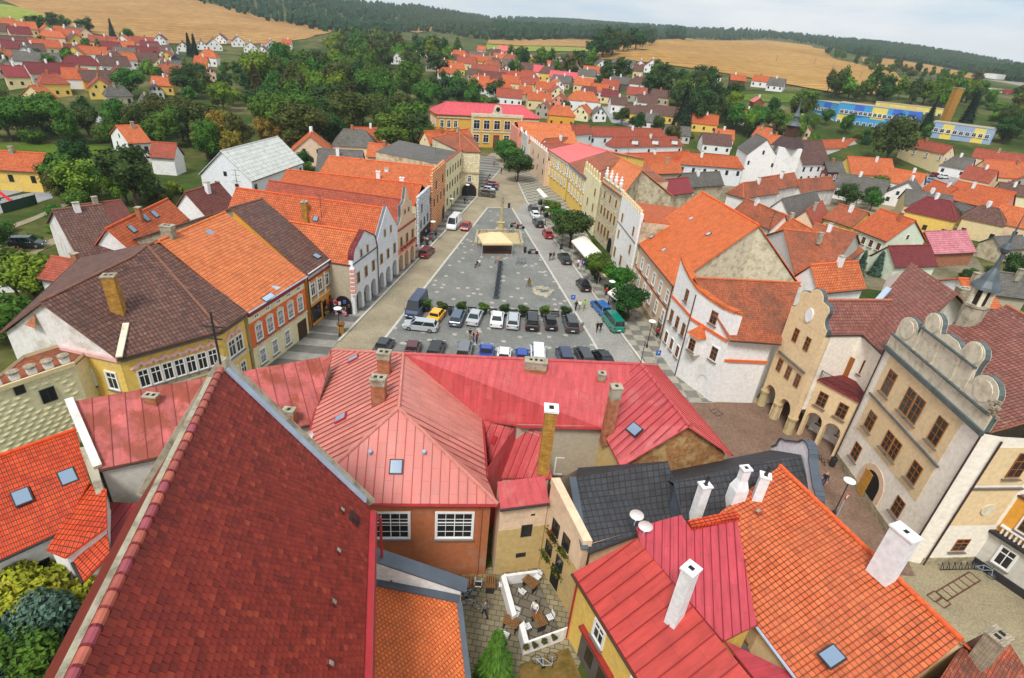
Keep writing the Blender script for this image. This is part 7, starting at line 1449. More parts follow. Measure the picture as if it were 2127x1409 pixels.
for x, y, yt, kd, mt, lb, wd in [(285,432,298,'round','leaf_dark','large dark green tree by the road left of the white barn',1.1),(236,82,38,'spruce','leaf_spruce','tall dark spruce standing alone at the wheat field edge',1.3),(268,92,58,'round','leaf_mid','round green tree beside the tall field spruce',1.2),(396,118,68,'spruce','leaf_spruce','pointed dark spruce among the white gables',1.0),(408,122,70,'spruce','leaf_spruce','twin spruce just right of the pointed dark spruce',1.0),
    (465,232,168,'round','leaf_bright','bright green round tree on the lawn beside the grey barn',1.1),(535,215,132,'spruce','leaf_rust','rusty brown pointed conifer at the wood edge',1.5),(390,205,135,'round','leaf_dark','dark spreading tree above the orange house by the road',1.1),(335,290,228,'tall','leaf_mid','slender birch beside the lane below the road',1.0),(275,205,140,'round','leaf_mid','broad green tree behind the grey pyramid roofed house',1.3),
    (1835,345,232,'round','leaf_olive','big olive tree right of the orange hipped house',.95),(1920,272,216,'spruce','leaf_spruce','dark spruce in front of the blue school',1.2),(1780,572,520,'spruce','leaf_blue','silvery blue spruce beside the town hall roof',1.3),(1815,572,522,'spruce','leaf_blue','second silvery spruce touching the mint house wall',1.5),(2000,270,190,'spruce','leaf_spruce','tall dark spruce right of the brick smokestack',1.2),
    (1412,268,185,'spruce','leaf_spruce','dark spruce group tree left of the sports lawn',1.4),(1448,262,180,'round','leaf_dark','tall dark tree right of the spruce by the sports lawn',1.0),(1660,252,182,'round','leaf_mid','large green tree left of the blue school wing',1.1),(40,700,590,'bush','leaf_mid','big green garden bush at the left edge',1.0)]:
    q = T(x, y); tree(q, ht(q, yt), kd, mt, '', wd, lb)
scatter([(150,330),(230,345),(220,400),(150,430),(110,400),(140,370)], 8, (5, 9), ['round', 'bush', 'round'], ['leaf_mid', 'leaf_dark', 'leaf_olive'], 'around the road bend by the yellow house', 4.5, 6, seed=24, flat0=True)
scatter([(0,480),(60,470),(180,425),(200,440),(90,500),(0,540)], 10, (3, 6), ['bush', 'round', 'bush'], ['leaf_mid', 'leaf_dark', 'leaf_bright'], 'on the verge of the playground lane', 4, 5, seed=25, flat0=True)
scatter([(380,380),(420,395),(640,360),(650,375),(560,385),(440,330)], 7, (4, 7), ['bush', 'round'], ['leaf_mid', 'leaf_dark'], 'around the foot of the white barn', 4, 6, seed=26, flat0=True)
# near garden, bottom left, and the yard conifer
q = p(95,1290,0); g = thing('vine_arbour', 'yellow green climbing vine covering the garden arbour bottom left', 'vine', tuple(p(88,1235,2.2)[:2])+(0,)); g.scale = (5.2, 4.2, 4.6)
me = crown_mesh('foliage', lobes(13, .55, .46, .40, 31, .9, .42), 5200, .04, 31); c = inst('foliage', me, g); c.material_slots[0].link = 'OBJECT'; c.material_slots[0].material = M['vine']; inst('trunk', TK['bush'], g)
for (x, y, s, mt, lb, sd) in [(90, 1330, 4.6, 'leaf_blue', 'silvery blue green shrub beside the nave in the garden', 32), (-10, 1400, 5.0, 'leaf_mid', 'dense green shrub at the bottom left corner', 33), (150, 1400, 3.6, 'leaf_dark', 'dark leaved shrub beside the nave wall', 35), (248, 1150, 3.0, 'leaf_bright', 'narrow flowering climber between garden annex and nave', 34)]:
    g = thing('garden_shrub', lb, 'shrub', tuple(p(x, y, s*.45)[:2])+(0,)); g.scale = (s, s, s*1.05); c = inst('foliage', crown_mesh('foliage', lobes(12, .5, .48, .44, sd, .9, .42), 4200, .036, sd), g); c.material_slots[0].link = 'OBJECT'; c.material_slots[0].material = M[mt]; inst('trunk', TK['bush'], g)
g = thing('young_larch', 'bright green young larch tree at the yard lawn', 'tree', p(1022, 1440, 0)); hh = ht(g.location.copy(), 1312); g.scale = (hh*1.05, hh*1.05, hh); c = inst('crown', spruce_mesh('crown', 8, 3000, 44, .24), g); c.material_slots[0].link = 'OBJECT'; c.material_slots[0].material = M['leaf_mid']; inst('trunk', TK['spruce'], g)
# clipped trees along the right pavement
for i, (x, y, yt, lb) in enumerate([(1301,668,597,'clipped street tree nearest to us beside the white parasol'), (1276,618,552,'clipped street tree between the white and yellow parasols'), (1240,590,527,'clipped street tree next to the yellow parasol'), (1183,515,440,'large clipped street tree above the long white awning'), (1163,487,432,'clipped street tree behind the long white awning'), (1143,455,415,'small clipped street tree by the yellow house terrace'),
    (1074,378,320,'clipped street tree in front of the pink merlon house'), (1057,356,304,'clipped street tree in front of the twin gables'), (1048,337,290,'clipped street tree nearest the school steps'), (1040,318,292,'small clipped tree at the school door')]):
    q = p(x, y, .12); tree(q, ht(q, yt), 'ball', 'leaf_mid' if i % 3 else 'leaf_dark', '', 1.15 if i not in (3, 6, 7, 8) else 1.4, lb, 'clipped trees along the square', 'street_tree')
# ================================================================== cars
def text_mesh(s, size, mat, name='lettering'):
    cu = bpy.data.curves.new('txt', 'FONT'); cu.body = s; cu.size = size; cu.align_x = 'CENTER'; cu.align_y = 'CENTER'; cu.extrude = .004
    o = bpy.data.objects.new('txt', cu); COL.objects.link(o); dg = bpy.context.evaluated_depsgraph_get(); me = bpy.data.meshes.new_from_object(o.evaluated_get(dg)); me.name = name; me.materials.clear(); me.materials.append(mat)
    bpy.data.objects.remove(o); return me
CARC = {}
for k, c in dict(black=(22,22,24), navy=(38,52,84), yellow=(236,176,28), slateblue=(74,92,112), silver=(176,182,186), white=(228,230,232), grey=(112,114,118), maroon=(86,38,46), red=(158,26,34), darkgreen=(32,44,40), blue=(40,104,172), green=(12,128,108), royal=(36,70,150), brown=(78,70,64), darkred=(120,24,34), graphite=(56,58,62), lightblue=(120,150,180)).items():
    m, t, b_ = base_mat('paint_'+k, .3, .5); b_.inputs['Base Color'].default_value = S(*c)+(1,); b_.inputs['Coat Weight'].default_value = .5; CARC[k] = m
M['tyre'] = flat('tyre', (.015,.015,.016), rough=.8); M['rim'] = flat('rim', (.4,.41,.42), rough=.35, metal=.8); m, t, b_ = base_mat('carglass', .06, .8); b_.inputs['Base Color'].default_value = (.018,.022,.026,1); M['carglass'] = m
M['lampred'] = flat('lampred', S(150,16,16), rough=.25); M['lampwhite'] = flat('lampwhite', S(222,226,230), rough=.15); M['plate'] = flat('plate', S(228,228,224), rough=.5)
CART = dict(hatch=(3.9,1.68,1.45,.95,(.62,.36),(-.50,-.44)), sedan=(4.5,1.75,1.43,.93,(.60,.25),(-.62,-.32)), estate=(4.6,1.75,1.48,.95,(.58,.28),(-.92,-.80)), suv=(4.5,1.84,1.72,1.08,(.56,.30),(-.92,-.84)), minivan=(4.8,1.85,1.95,1.12,(.80,.55),(-.95,-.90)), van=(5.6,1.98,2.5,1.3,(.82,.62),(-.97,-.95)), pickup=(4.9,1.8,1.6,1.0,(.5,.2),(-.2,-.14)))
PROTO = {}
def car_proto(kind):
    L, W_, H, belt, (f0, f1), (r0, r1) = CART[kind]; h = L/2; root = thing('parked_car', '', 'car'); g = .24; hw = W_/2
    prof = [(-h, g+.12), (-h+.12, g), (h-.18, g), (h, g+.15), (h, .62), (h-.12, .76 if kind not in ('van', 'minivan') else .95), (h*max(f0, .2)+.02, belt-.04), (h*r0 if r0 > -.9 else -h+.12, belt), (-h+.02, belt-.1 if r0 < -.8 else belt-.06)]
    mb = MB(); cx_, cz_ = 0, .6; rows = []
    for y, s in ((-hw, .94), (-hw*.82, 1.0), (hw*.82, 1.0), (hw, .94)): rows.append([(cx_+(x-cx_)*s, y, cz_+(z-cz_)*(s if abs(y) == hw else 1)) for x, z in prof])
    n = len(prof)
    for a, c in zip(rows, rows[1:]):
        for i in range(n): mb.face([a[i], a[(i+1) % n], c[(i+1) % n], c[i]], CARC['silver'])
    mb.face(rows[0][::-1], CARC['silver']); mb.face(rows[-1], CARC['silver'])
    zb, zt = belt-.03, H-.05; bl = [(h*f0, hw*.86), (h*r0, hw*.86)]; tl = [(h*f1, hw*.70), (h*r1, hw*.70)]
    mb.prism([(tl[0][0]+.05, -hw*.7, zt), (tl[0][0]+.05, hw*.7, zt), (tl[1][0]-.05, hw*.7, zt), (tl[1][0]-.05, -hw*.7, zt)], V(0, 0, .05), V(0, 0, -.05), CARC['silver'])
    for sx in (-1, 1):
        for (xb, yb), (xt, yt) in ((bl[0], tl[0]), (bl[1], tl[1])): mb.bar((xb, sx*yb, zb), (xt, sx*yt, zt), .09, .07, CARC['silver'])
        xm, xm2 = h*(f0*.35+r0*.35), h*(f1*.3+r1*.45); mb.bar((xm, sx*hw*.86, zb), (xm2, sx*hw*.71, zt), .09, .05, CARC['silver']); mb.box((h*f0-.15, sx*(hw+.07), belt+.02), (.14, .16, .12), CARC['silver'])
        if kind in ('van',): mb.face([(h*.25, sx*hw*.87, zb), (-h*.95, sx*hw*.87, zb), (-h*.95, sx*hw*.72, zt), (h*.25, sx*hw*.72, zt)], CARC['silver'])
    o = mb.build('body', root, org=V()); 
    gl = MB(); A = [(bl[0][0], -bl[0][1], zb), (bl[0][0], bl[0][1], zb), (bl[1][0], bl[1][1], zb), (bl[1][0], -bl[1][1], zb)]; B_ = [(tl[0][0], -tl[0][1], zt), (tl[0][0], tl[0][1], zt), (tl[1][0], tl[1][1], zt), (tl[1][0], -tl[1][1], zt)]
    for i in range(4): gl.face([A[i], A[(i+1) % 4], B_[(i+1) % 4], B_[i]], M['carglass'])
    gl.build('windows', root, org=V())
    for sx in (-1, 1):
        for x in (h*.62, -h*.6):
            wm = MB(); R = .31 if kind not in ('suv', 'van') else .35; wm.tube([(x, sx*(hw-.2), R), (x, sx*(hw+.01), R)], R, M['tyre'], n=12); wo = wm.build('wheel', root, org=V()); rm = MB(); rm.tube([(x, sx*(hw-.1), R), (x, sx*(hw+.025), R)], R*.6, M['rim'], n=10); rm.build('rim', wo, org=V())
        lm = MB(); lm.box((h-.03, sx*hw*.7, .64), (.1, .34, .16), M['lampwhite']); lm.build('headlight', root, org=V()); lm = MB(); lm.box((-h+.05, sx*hw*.78, belt-.22), (.1, .2, .26), M['lampred']); lm.build('taillight', root, org=V())
    for x in (-h-.0, h+.0): lm = MB(); lm.box((x, 0, .55), (.04, .5, .12), M['plate']); lm.build('number_plate', root, org=V())
    for q in COL.objects:
        if q.parent == root and q.name.startswith('body'): q.material_slots[0].link = 'OBJECT'; q.material_slots[0].material = CARC['silver']
    PROTO[kind] = [reg(root), False]
def car(px, py, hd, kind, col, label, group='cars parked around the square', z=None, name=None):
    q = p(px, py, .03) if z is None else (T(px, py)+V(0, 0, .25)); rz = math.atan2(hd[1], hd[0])
    if kind not in PROTO: car_proto(kind)
    pr, used = PROTO[kind]
    if used: r = dup(pr, q, rz)
    else: r = pr; r.location = q; r.rotation_euler = (0, 0, rz); PROTO[kind][1] = True
    r['label'] = label; r['group'] = group; r['category'] = 'van' if kind in ('van', 'minivan') else 'car'
    for ch in (c for c in COL.objects if c.parent == r): pass
    CARJOB.append((r.name, col)); return r
CARJOB = []
Nn = (0.05, 1); RDIR = (.213, -.977); LDIR = (-.116, -.993); RB = (-.213, .977)
ROW1 = 'cars parked in front of the planters'; ROW2 = 'cars parked below the red roof ridge'
car(866,648,(-.1,-1),'van','navy','dark blue high roofed van at the left end of the planter row',ROW1); car(906,664,(.18,1),'hatch','yellow','yellow hatchback beside the dark blue van',ROW1); car(950,667,(.05,1),'estate','slateblue','slate blue estate car between yellow and silver cars',ROW1); car(986,666,(.1,1),'sedan','silver','silver saloon right of the slate blue estate',ROW1)
car(1032,670,(0,1),'sedan','white','white saloon in the middle of the planter row',ROW1); car(1065,673,(.0,1),'estate','silver','silver estate car with roof rails, next to the white saloon',ROW1); car(1104,676,(-.03,1),'suv','black','black off-roader, first black car right of the silver estate',ROW1); car(1142,677,(-.1,1),'hatch','black','small black hatchback between the two black off-roaders',ROW1); car(1184,680,(-.1,1),'suv','graphite','black off-roader with red rear lights, right end of planter row',ROW1)
car(874,684,(-1,.05),'estate','silver','silver estate car standing crosswise behind the van',ROW1)
car(797,728,(.1,1),'hatch','graphite','dark hatchback at the left end of the row below',ROW2); car(857,734,(-.05,1),'hatch','maroon','maroon grey hatchback second in the row below',ROW2); car(905,735,(.05,1),'estate','black','black estate car by the small bare tree',ROW2); car(964,737,(0,1),'suv','grey','grey off-roader near the group of people',ROW2); car(1009,744,(-.03,1),'pickup','royal','blue pickup carrying a wooden rack',ROW2); car(1046,748,(0,1),'hatch','white','white hatchback with blue sticker next to the pickup',ROW2)
car(1083,750,(-.02,1),'hatch','royal','blue hatchback right of the white one',ROW2); car(1116,750,(-.02,1),'minivan','white','white minivan in the lower row',ROW2); car(1172,750,(-.12,1),'suv','navy','dark blue off-roader with yellow stripe in the lower row',ROW2); car(1212,748,(-.2,1),'estate','graphite','dark grey estate car with a bicycle on its roof',ROW2); car(1253,754,(-.3,1),'sedan','black','dark saloon mostly hidden by the red ridge',ROW2)
car(943,472,LDIR,'van','white','white van driving up the left lane',None); car(968,476,(-.1,-1),'hatch','red','red hatchback beside the white van',None); car(886,530,(.13,.98),'estate','darkred','dark red car on the left lane near the pink arcade',None)
FARG = 'cars parked by the stone gate house'
car(1010,408,(-1,.1),'suv','brown','brown off-roader nearest of the far group'); car(1012,399,(-1,.1),'hatch','white','white hatchback behind the brown off-roader'); car(1017,393,(-1,.1),'sedan','navy','navy saloon between the white and red cars'); car(1021,387,(-1,.1),'hatch','red','red hatchback farthest of the far group')
car(1107,441,(-.2,1),'suv','black','black off-roader by the yellow house terrace'); car(1111,452,RB,'hatch','white','white hatchback behind the black off-roader'); car(1117,468,RB,'estate','black','black estate car following the white hatchback'); car(1137,492,RB,'hatch','red','red hatchback opposite the trees'); car(1172,543,RB,'sedan','darkgreen','dark green saloon near the long white awning'); car(1211,599,RB,'hatch','black','black car by the yellow parasol')
car(1247,646,(-.3,.95),'estate','blue','light blue estate car in front of the green van'); car(1272,678,(-.25,.97),'minivan','green','green minivan with roof hatch at the right kerb')
car(60,516,(1,.35),'suv','darkgreen','dark car parked on the lane at the left edge',None,1); car(236,254,(1,.1),'sedan','red','red car driving on the road by the park',None,1)
CP = 'cars in the car park at the right'
for x, y, c, hd, lb in ((1893,368,'white',(.6,-.3),'white car beside the yellow sign in the car park'),(1905,376,'white',(.7,-.2),'white car in front of the other white car in the car park'),(1932,380,'lightblue',(1,0),'grey blue car at the front of the car park'),(1958,372,'white',(1,.1),'white car at the right end of the car park'),(1940,368,'darkred',(1,.1),'dark red car at the back of the car park')): car(x, y, hd, 'hatch', c, lb, CP, 1)
KID2 = {}
for o in COL.objects:
    if o.parent is not None: KID2.setdefault(o.parent.name, []).append(o)
for nm, col in CARJOB:
    for ch in KID2.get(nm, []):
        if ch.name.startswith('body'): ch.material_slots[0].link = 'OBJECT'; ch.material_slots[0].material = CARC[col]
t = thing('red_lorry', 'small red lorry by the white office near the factory', 'lorry', T(2090,196), .3); mb = MB(); mb.box((0,0,2.2), (8,2.5,2.6), M['redgutter']); mb.build('body', t, org=V()); mb = MB(); mb.box((5,0,1.7), (1.8,2.4,2.4), M['redwood']); mb.build('cab', t, org=V())
for x in (-2.5, 4.6):
    for y in (-1.1, 1.1): mb = MB(); mb.tube([(x,y-.15,.5),(x,y+.15,.5)], .5, M['tyre'], n=10); mb.build('wheel', t, org=V())
# ================================================================== people
def skin_person(pose):
    J = dict(pel=(0,0,.95), sp=(0,.0,1.15), ch=(0,.0,1.35), nk=(0,0,1.5), hd=(0,.02,1.62), tp=(0,.01,1.74), ns=(0,.11,1.62))
    R = dict(pel=.13, sp=.125, ch=.15, nk=.055, hd=.095, tp=.07, ns=.018); ch = [('pel','sp'),('sp','ch'),('ch','nk'),('nk','hd'),('hd','tp'),('hd','ns')]
    st = dict(stand=0.03, walk=.26, sit=0)[pose]
    for s, sg in (('l', -1), ('r', 1)):
        x = sg*.1; f = sg*st
        if pose == 'sit': legs = [(x,0,.93),(x,.42,.55+.0),(x,.45,.1),(x,.58,.03)]; legs[0] = (x,.0,.55)
        else: legs = [(x,0,.9),(x*1.05,f*.5+.02,.5),(x,f*.9-(.06 if f < 0 else 0),.08),(x,f*.9+.13,.03)]
        for k, nm, r in zip(range(4), ('hip','kn','an','to'), (.088,.062,.045,.036)): J[s+nm] = legs[k]; R[s+nm] = r
        ch += [('pel', s+'hip'), (s+'hip', s+'kn'), (s+'kn', s+'an'), (s+'an', s+'to')]
        a = -f; dz = -.4 if pose == 'sit' else 0
        J[s+'sh'] = (sg*.19,0,1.42); J[s+'el'] = (sg*.25,a*.4-.03,1.14); J[s+'wr'] = (sg*.24,a*.9+.1,.92 if pose != 'sit' else 1.1); J[s+'ha'] = (sg*.235,a*1.0+.15,.83 if pose != 'sit' else 1.08)
        for nm, r in (('sh',.062),('el',.043),('wr',.03),('ha',.032)): R[s+nm] = r
        ch += [('ch', s+'sh'), (s+'sh', s+'el'), (s+'el', s+'wr'), (s+'wr', s+'ha')]
        for k in range(4): nm = s+'f%d' % k; h_ = J[s+'ha']; J[nm] = (h_[0]+(k-1.5)*.006, h_[1]+(k-1.5)*.02+.01, h_[2]-.085+.006*abs(k-1.5)); R[nm] = .009; ch.append((s+'ha', nm))
        J[s+'th'] = (J[s+'ha'][0]-sg*.03, J[s+'ha'][1]+.04, J[s+'ha'][2]-.03); R[s+'th'] = .01; ch.append((s+'ha', s+'th'))
    if pose == 'sit':
        for k in ('pel','sp','ch','nk','hd','tp','ns','lsh','rsh','lel','rel','lwr','rwr','lha','rha','lth','rth')+tuple(s+'f%d' % k for s in 'lr' for k in range(4)): x, y, z = J[k]; J[k] = (x, y, z-.4)
    names = list(J); me = bpy.data.meshes.new('sk'); me.from_pydata([J[k] for k in names], [(names.index(a), names.index(c)) for a, c in ch], []); o = bpy.data.objects.new('sk', me); COL.objects.link(o)
    o.modifiers.new('s', 'SKIN'); sv = me.skin_vertices[0].data
    for i, k in enumerate(names): sv[i].radius = (R[k]*(1.25 if k in ('ch','sp','pel') else 1), R[k]*(.85 if k in ('ch','sp','pel') else 1)); sv[i].use_root = (k == 'pel')
    o.modifiers.new('u', 'SUBSURF').levels = 1; dg = bpy.context.evaluated_depsgraph_get(); dg.update(); m2 = bpy.data.meshes.new_from_object(o.evaluated_get(dg)); m2.name = 'body'; bpy.data.objects.remove(o)
    off = -.4 if pose == 'sit' else 0; m2.materials.clear()
    for k in ('shirt', 'trousers', 'skin', 'shoes'): m2.materials.append(PM[k])
    for f in m2.polygons:
        c = f.center; hand = (abs(c.x) > .2 and c.z < 1.0+off+(.2 if pose == 'sit' else 0)) and c.z < 1.15
        f.material_index = 2 if (c.z > 1.49+off or (hand and (c - Vector((math.copysign(.24, c.x), c.y, c.z))).length < .12 and c.z < .98+off+(.25 if pose == 'sit' else 0) and abs(c.x) > .19)) else (3 if c.z < .09 else (1 if (c.z < .98+off and abs(c.x) < .19) or (pose == 'sit' and c.z < .62 and c.y > .1) else 0))
        f.use_smooth = True
    return m2, off
PM = {k: flat('cloth_'+k, c, rough=.85) for k, c in dict(shirt=(.3,.3,.3), trousers=(.03,.04,.07), skin=S(216,166,138), shoes=(.02,.02,.02)).items()}
CL = {k: flat('cloth_'+k, S(*c), rough=.85) for k, c in dict(black=(26,26,30), white=(230,228,224), red=(176,40,50), pink=(226,120,140), blue=(60,90,150), grey=(120,124,128), green=(150,190,60), navy=(34,40,62), jeans=(58,76,110), khaki=(150,136,104), brown=(90,66,50), orange=(216,110,50)).items()}
HAIR = {k: flat('hair_'+k, S(*c), rough=.7) for k, c in dict(dark=(40,30,26), brown=(84,60,42), grey=(170,168,164), fair=(176,142,96)).items()}
POSE = {}
def hairmesh(off):
    mb = MB(); c = V(0, .0, 1.645+off); n = 10
    for i in range(4):
        t0, t1 = i*.42, (i+1)*.42
        for j in range(n):
            a0, a1 = j*2*math.pi/n, (j+1)*2*math.pi/n; f = lambda t, a: c+V(.104*math.sin(t)*math.cos(a), .112*math.sin(t)*math.sin(a)-.018, .118*math.cos(t)-(.05*max(0, -math.sin(a))*math.sin(t)))
            if t1 > 1.3 and math.sin((a0+a1)/2) > .35: continue
            mb.face([f(t0, a0), f(t1, a0), f(t1, a1), f(t0, a1)], HAIR['dark'])
    return mb.mesh('hair', smooth=True)
def person(q, pose, face, shirt, trousers, hair, label, group='people on the square'):
    if pose not in POSE:
        m2, off = skin_person(pose); e = MB()
        for sx in (-1, 1): e.lathe([(.002, -.012), (.012, -.004), (.012, .004), (.002, .012)], M['black'], n=6, c=(sx*.034, .088, 1.64+off))
        POSE[pose] = (m2, hairmesh(off), e.mesh('eyes'))
    m2, hm, em = POSE[pose]; t = thing('person', label, 'person', q, face, group); s = random.uniform(.95, 1.04); t.scale = (s, s, s)
    o = inst('body', m2, t)
    for i, m_ in enumerate((CL[shirt], CL[trousers], PM['skin'], PM['shoes'])): o.material_slots[i].link = 'OBJECT'; o.material_slots[i].material = m_
    h = inst('hair', hm, t); h.material_slots[0].link = 'OBJECT'; h.material_slots[0].material = HAIR[hair]; inst('eyes', em, t); return t
for x, y, ps, fc, sh_, tr, hr, lb in [(976,706,'stand',3,'black','khaki','dark','person in black at the left of the group by the grey off-roader'),(983,710,'stand',2,'navy','jeans','brown','person in navy standing in the middle of the group by the grey off-roader'),(990,714,'stand',1,'red','navy','dark','person in dark red at the right of the group by the grey off-roader'),
    (1207,690,'stand',.5,'grey','khaki','grey','grey haired person in grey standing right of the last black off-roader'),(1239,690,'walk',3.4,'black','black','dark','person in black walking, left one of the pair by the green minivan'),(1246,690,'walk',3.4,'navy','black','grey','grey haired person in navy, right one of the pair by the green minivan'),
    (1195,646,'walk',.2,'black','black','dark','person in black walking beside the blue parking sign'),(1202,645,'walk',.2,'white','khaki','fair','person in white with sun hat between black and yellow clothed walkers'),(1212,645,'walk',.2,'green','khaki','brown','person in a yellow green top near the blue parking sign'),
    (1142,542,'walk',2.9,'black','black','brown','dark clothed person, left of two walking in the right lane'),(1149,540,'walk',2.9,'brown','black','dark','brown jacketed person, right of two walking in the right lane'),(995,553,'sit',0,'white','black','fair','person in white sitting on the paving left of the trough line'),(991,555,'sit',2.5,'black','black','dark','person in black sitting beside the person in white'),
    (1034,548,'sit',1.5,'orange','jeans','fair','person in orange sitting at the head of the trough line'),(1042,437,'walk',0,'red','black','dark','person in a red coat at the top of the square'),(965,425,'walk',.2,'black','black','dark','dark person on the left pavement near the lamp'),(1041,362,'walk',0,'black','navy','dark','dark person walking up the street past the clipped trees'),
    (1017,370,'sit',1,'black','black','dark','dark seated person on the steps of the left pavement'),(1012,379,'sit',1,'red','black','brown','red dressed seated person behind the far parked cars'),(1026,346,'walk',1,'red','navy','dark','red jacketed person near the school steps'),(1123,446,'stand',0,'black','black','dark','left one of two dark people by the yellow house terrace'),(1129,446,'stand',1,'black','jeans','dark','right one of two dark people by the yellow house terrace'),
    (1200,556,'walk',3,'white','jeans','brown','person in white left of three in front of the long awning'),(1205,558,'walk',3,'pink','white','fair','person in pink in front of the long awning'),(1213,554,'walk',3,'black','black','dark','person in black right of three in front of the long awning'),(1258,616,'walk',3,'red','black','dark','person in dark red on the pavement by the lamp and yellow parasol'),
    (1072,478,'stand',2,'pink','grey','fair','person in pink standing with the motorcycles'),(679,660,'stand',4,'brown','khaki','dark','person by the ochre house door'),(905,498,'walk',0,'navy','jeans','dark','person by the shop of the grey sgraffito house'),(1363,702,'walk',.6,'red','black','brown','person with red bag at the beige house door')]:
    q = p(x, y, .03); person(q, ps, fc, sh_, tr, hr, lb)
person(p(1007,1281,.02), 'walk', 1.2, 'grey', 'navy', 'brown', 'man in a grey shirt striding across the courtyard paving', None)
person(p(1707,1010,.03), 'walk', 2.6, 'navy', 'jeans', 'fair', 'person in blue clothes walking down the lane past the town hall', None)
# ================================================================== street furniture and the square
lp = thing('street_lamp', '', 'street lamp'); mb = MB(); mb.tube([(0,0,0),(0,0,3.7)], [.06,.045], M['darkmetal']); mb.lathe([(.16,0),(.16,.35),(.08,.5)], M['darkmetal'], c=(0,0,0)); mb.build('pole', lp, org=V()); mb = MB(); mb.lathe([(.06,3.7),(.5,3.92),(.5,3.98),(.3,4.08),(.02,4.12)], M['winwhite'], n=14); mb.build('lamp_shade', lp, org=V()); reg(lp)
for i, (x, y, lb) in enumerate([(706,699,'white disc lamp by the ochre house on the left pavement'),(899,503,'white disc lamp in front of the orange sgraffito house'),(937,451,'white disc lamp behind the white van'),(970,419,'white disc lamp before the stone archway'),(1132,468,'white disc lamp beside the black estate car on the right'),(1166,514,'white disc lamp by the large clipped tree'),(1263,634,'white disc lamp by the white parasol'),(1343,722,'white disc lamp in front of the beige house'),(1731,1068,'white disc lamp in the lane by the town hall portal'),(1070,372,'white disc lamp by the pink merlon house trees')]):
    q = p(x, y, .1); r = lp if i == 0 else dup(lp, q); r.location = q; r['label'] = lb; r['group'] = 'disc lamps of the square'
PT = text_mesh('P', .5, M['winwhite']); M['signblue'] = flat('signblue', S(30,90,180), rough=.4)
def psign(x, y, face, lb, h=2.9):
    t = thing('parking_sign', lb, 'sign', p(x, y, .05), face); mb = MB(); mb.tube([(0,0,0),(0,0,h)], .04, M['zinc']); mb.build('pole', t, org=V()); mb = MB(); mb.box((0,-.05,h-.35), (.62,.03,.7), M['signblue']); o = mb.build('sign_plate', t, org=V()); inst('lettering', PT, o, Matrix.Translation((0,-.075,h-.35)) @ Matrix.Rotation(math.pi/2, 4, 'X'))
psign(1208,572,.1,'blue P parking sign by the long white awning',2.7); psign(1186,650,.0,'blue P parking sign at the end of the planter row',2.9); psign(1360,765,.2,'blue P parking sign on a pole near the white corner house',2.6)
# planters with round shrubs and black benches between them
for i, (x, y) in enumerate([(885,646),(917,650),(958,650),(1003,652),(1047,655),(1085,657),(1130,658),(1173,659)]):
    q = p(x, y, .02); t = thing('planter', 'dark planter with a round green shrub, %s from the left in the planter row' % ORD[i], 'planter', q, 0, 'planters in front of the parked cars'); mb = MB(); mb.lathe([(.5,0),(.62,.7),(.66,.75),(.55,.75)], M['darkmetal'], n=12); mb.build('tub', t, org=V()); c = inst('shrub', CR['bush'][i % 2], t, Matrix.Translation((0,0,.55)) @ Matrix.Scale(1.5, 4)); c.material_slots[0].link = 'OBJECT'; c.material_slots[0].material = M['leaf_dark' if i % 3 else 'leaf_mid']
for i, (x, y) in enumerate([(934,648),(980,650),(1024,653),(1067,655),(1108,656),(1152,658)]):
    t = thing('bench', 'black slatted bench, %s from the left between the planters' % ORD[i], 'bench', p(x, y, .02), .05, 'benches between the planters'); mb = MB(); mb.box((0,0,.45), (1.2,.45,.06), M['darkmetal']); mb.build('seat', t, org=V()); mb = MB(); mb.box((0,.22,.7), (1.2,.05,.25), M['darkmetal']); mb.build('backrest', t, org=V())
    for sx in (-.5, .5): mb = MB(); mb.box((sx,0,.22), (.07,.45,.44), M['darkmetal']); mb.build('leg', t, org=V())
# basin, column, tent and stage
bs = [p(992,483,.0), p(1079,483,0), p(1085,513,0), p(987,511,0)]; t = thing('fountain_basin', 'square stone fountain basin around the column under the tent', 'fountain', (bs[0]+bs[2])/2); mb = MB()
for i in range(4): a, c = bs[i], bs[(i+1) % 4]; mb.bar(V(a.x,a.y,.3), V(c.x,c.y,.3), .5, .6, M['concrete'])
mb.build('rim', t); mb = MB(); mb.face([V(a.x,a.y,.06) for a in bs][::-1], M['stonecol']); mb.build('floor_slabs', t)
q = p(1040,478,0); t = thing('plague_column', 'slender grey stone column with a dark statue rising behind the tent', 'monument', q); mb = MB(); mb.lathe([(1.1,0),(1.1,.4),(.7,.45),(.65,1.6),(.8,1.7),(.3,1.8),(.22,5.2),(.34,5.3),(.34,5.5)], M['stonecol'], n=10); mb.build('column', t, org=V()); mb = MB(); mb.lathe([(.22,5.5),(.3,6.0),(.2,6.6),(.26,6.9),(.08,7.1),(.14,7.3),(.02,7.5)], M['brickgrey'], n=8); mb.build('statue', t, org=V())
tc4 = [p(1003,496,2.6), p(1063,496,2.6), p(1067,503,2.6), p(1001,503,2.6)]; ctr = sum(tc4, V())/4; t = thing('event_tent', 'pale apricot canopy tent with pointed roof in front of the column', 'tent', V(ctr.x,ctr.y,0)); d4, L4 = quad_dir(p(1002,506,2.4), p(1065,506,2.4)); n4 = V(-d4.y,d4.x,0); A = p(1002,506,2.4); Q = [A, A+d4*L4, A+d4*L4+n4*5, A+n4*5]; rg = [A+d4*1.8+n4*2.5+V(0,0,1.3), A+d4*(L4-1.8)+n4*2.5+V(0,0,1.3)]; M['apricot'] = flat('apricot', S(226,196,152), rough=.8, var=.05)
mb = MB()
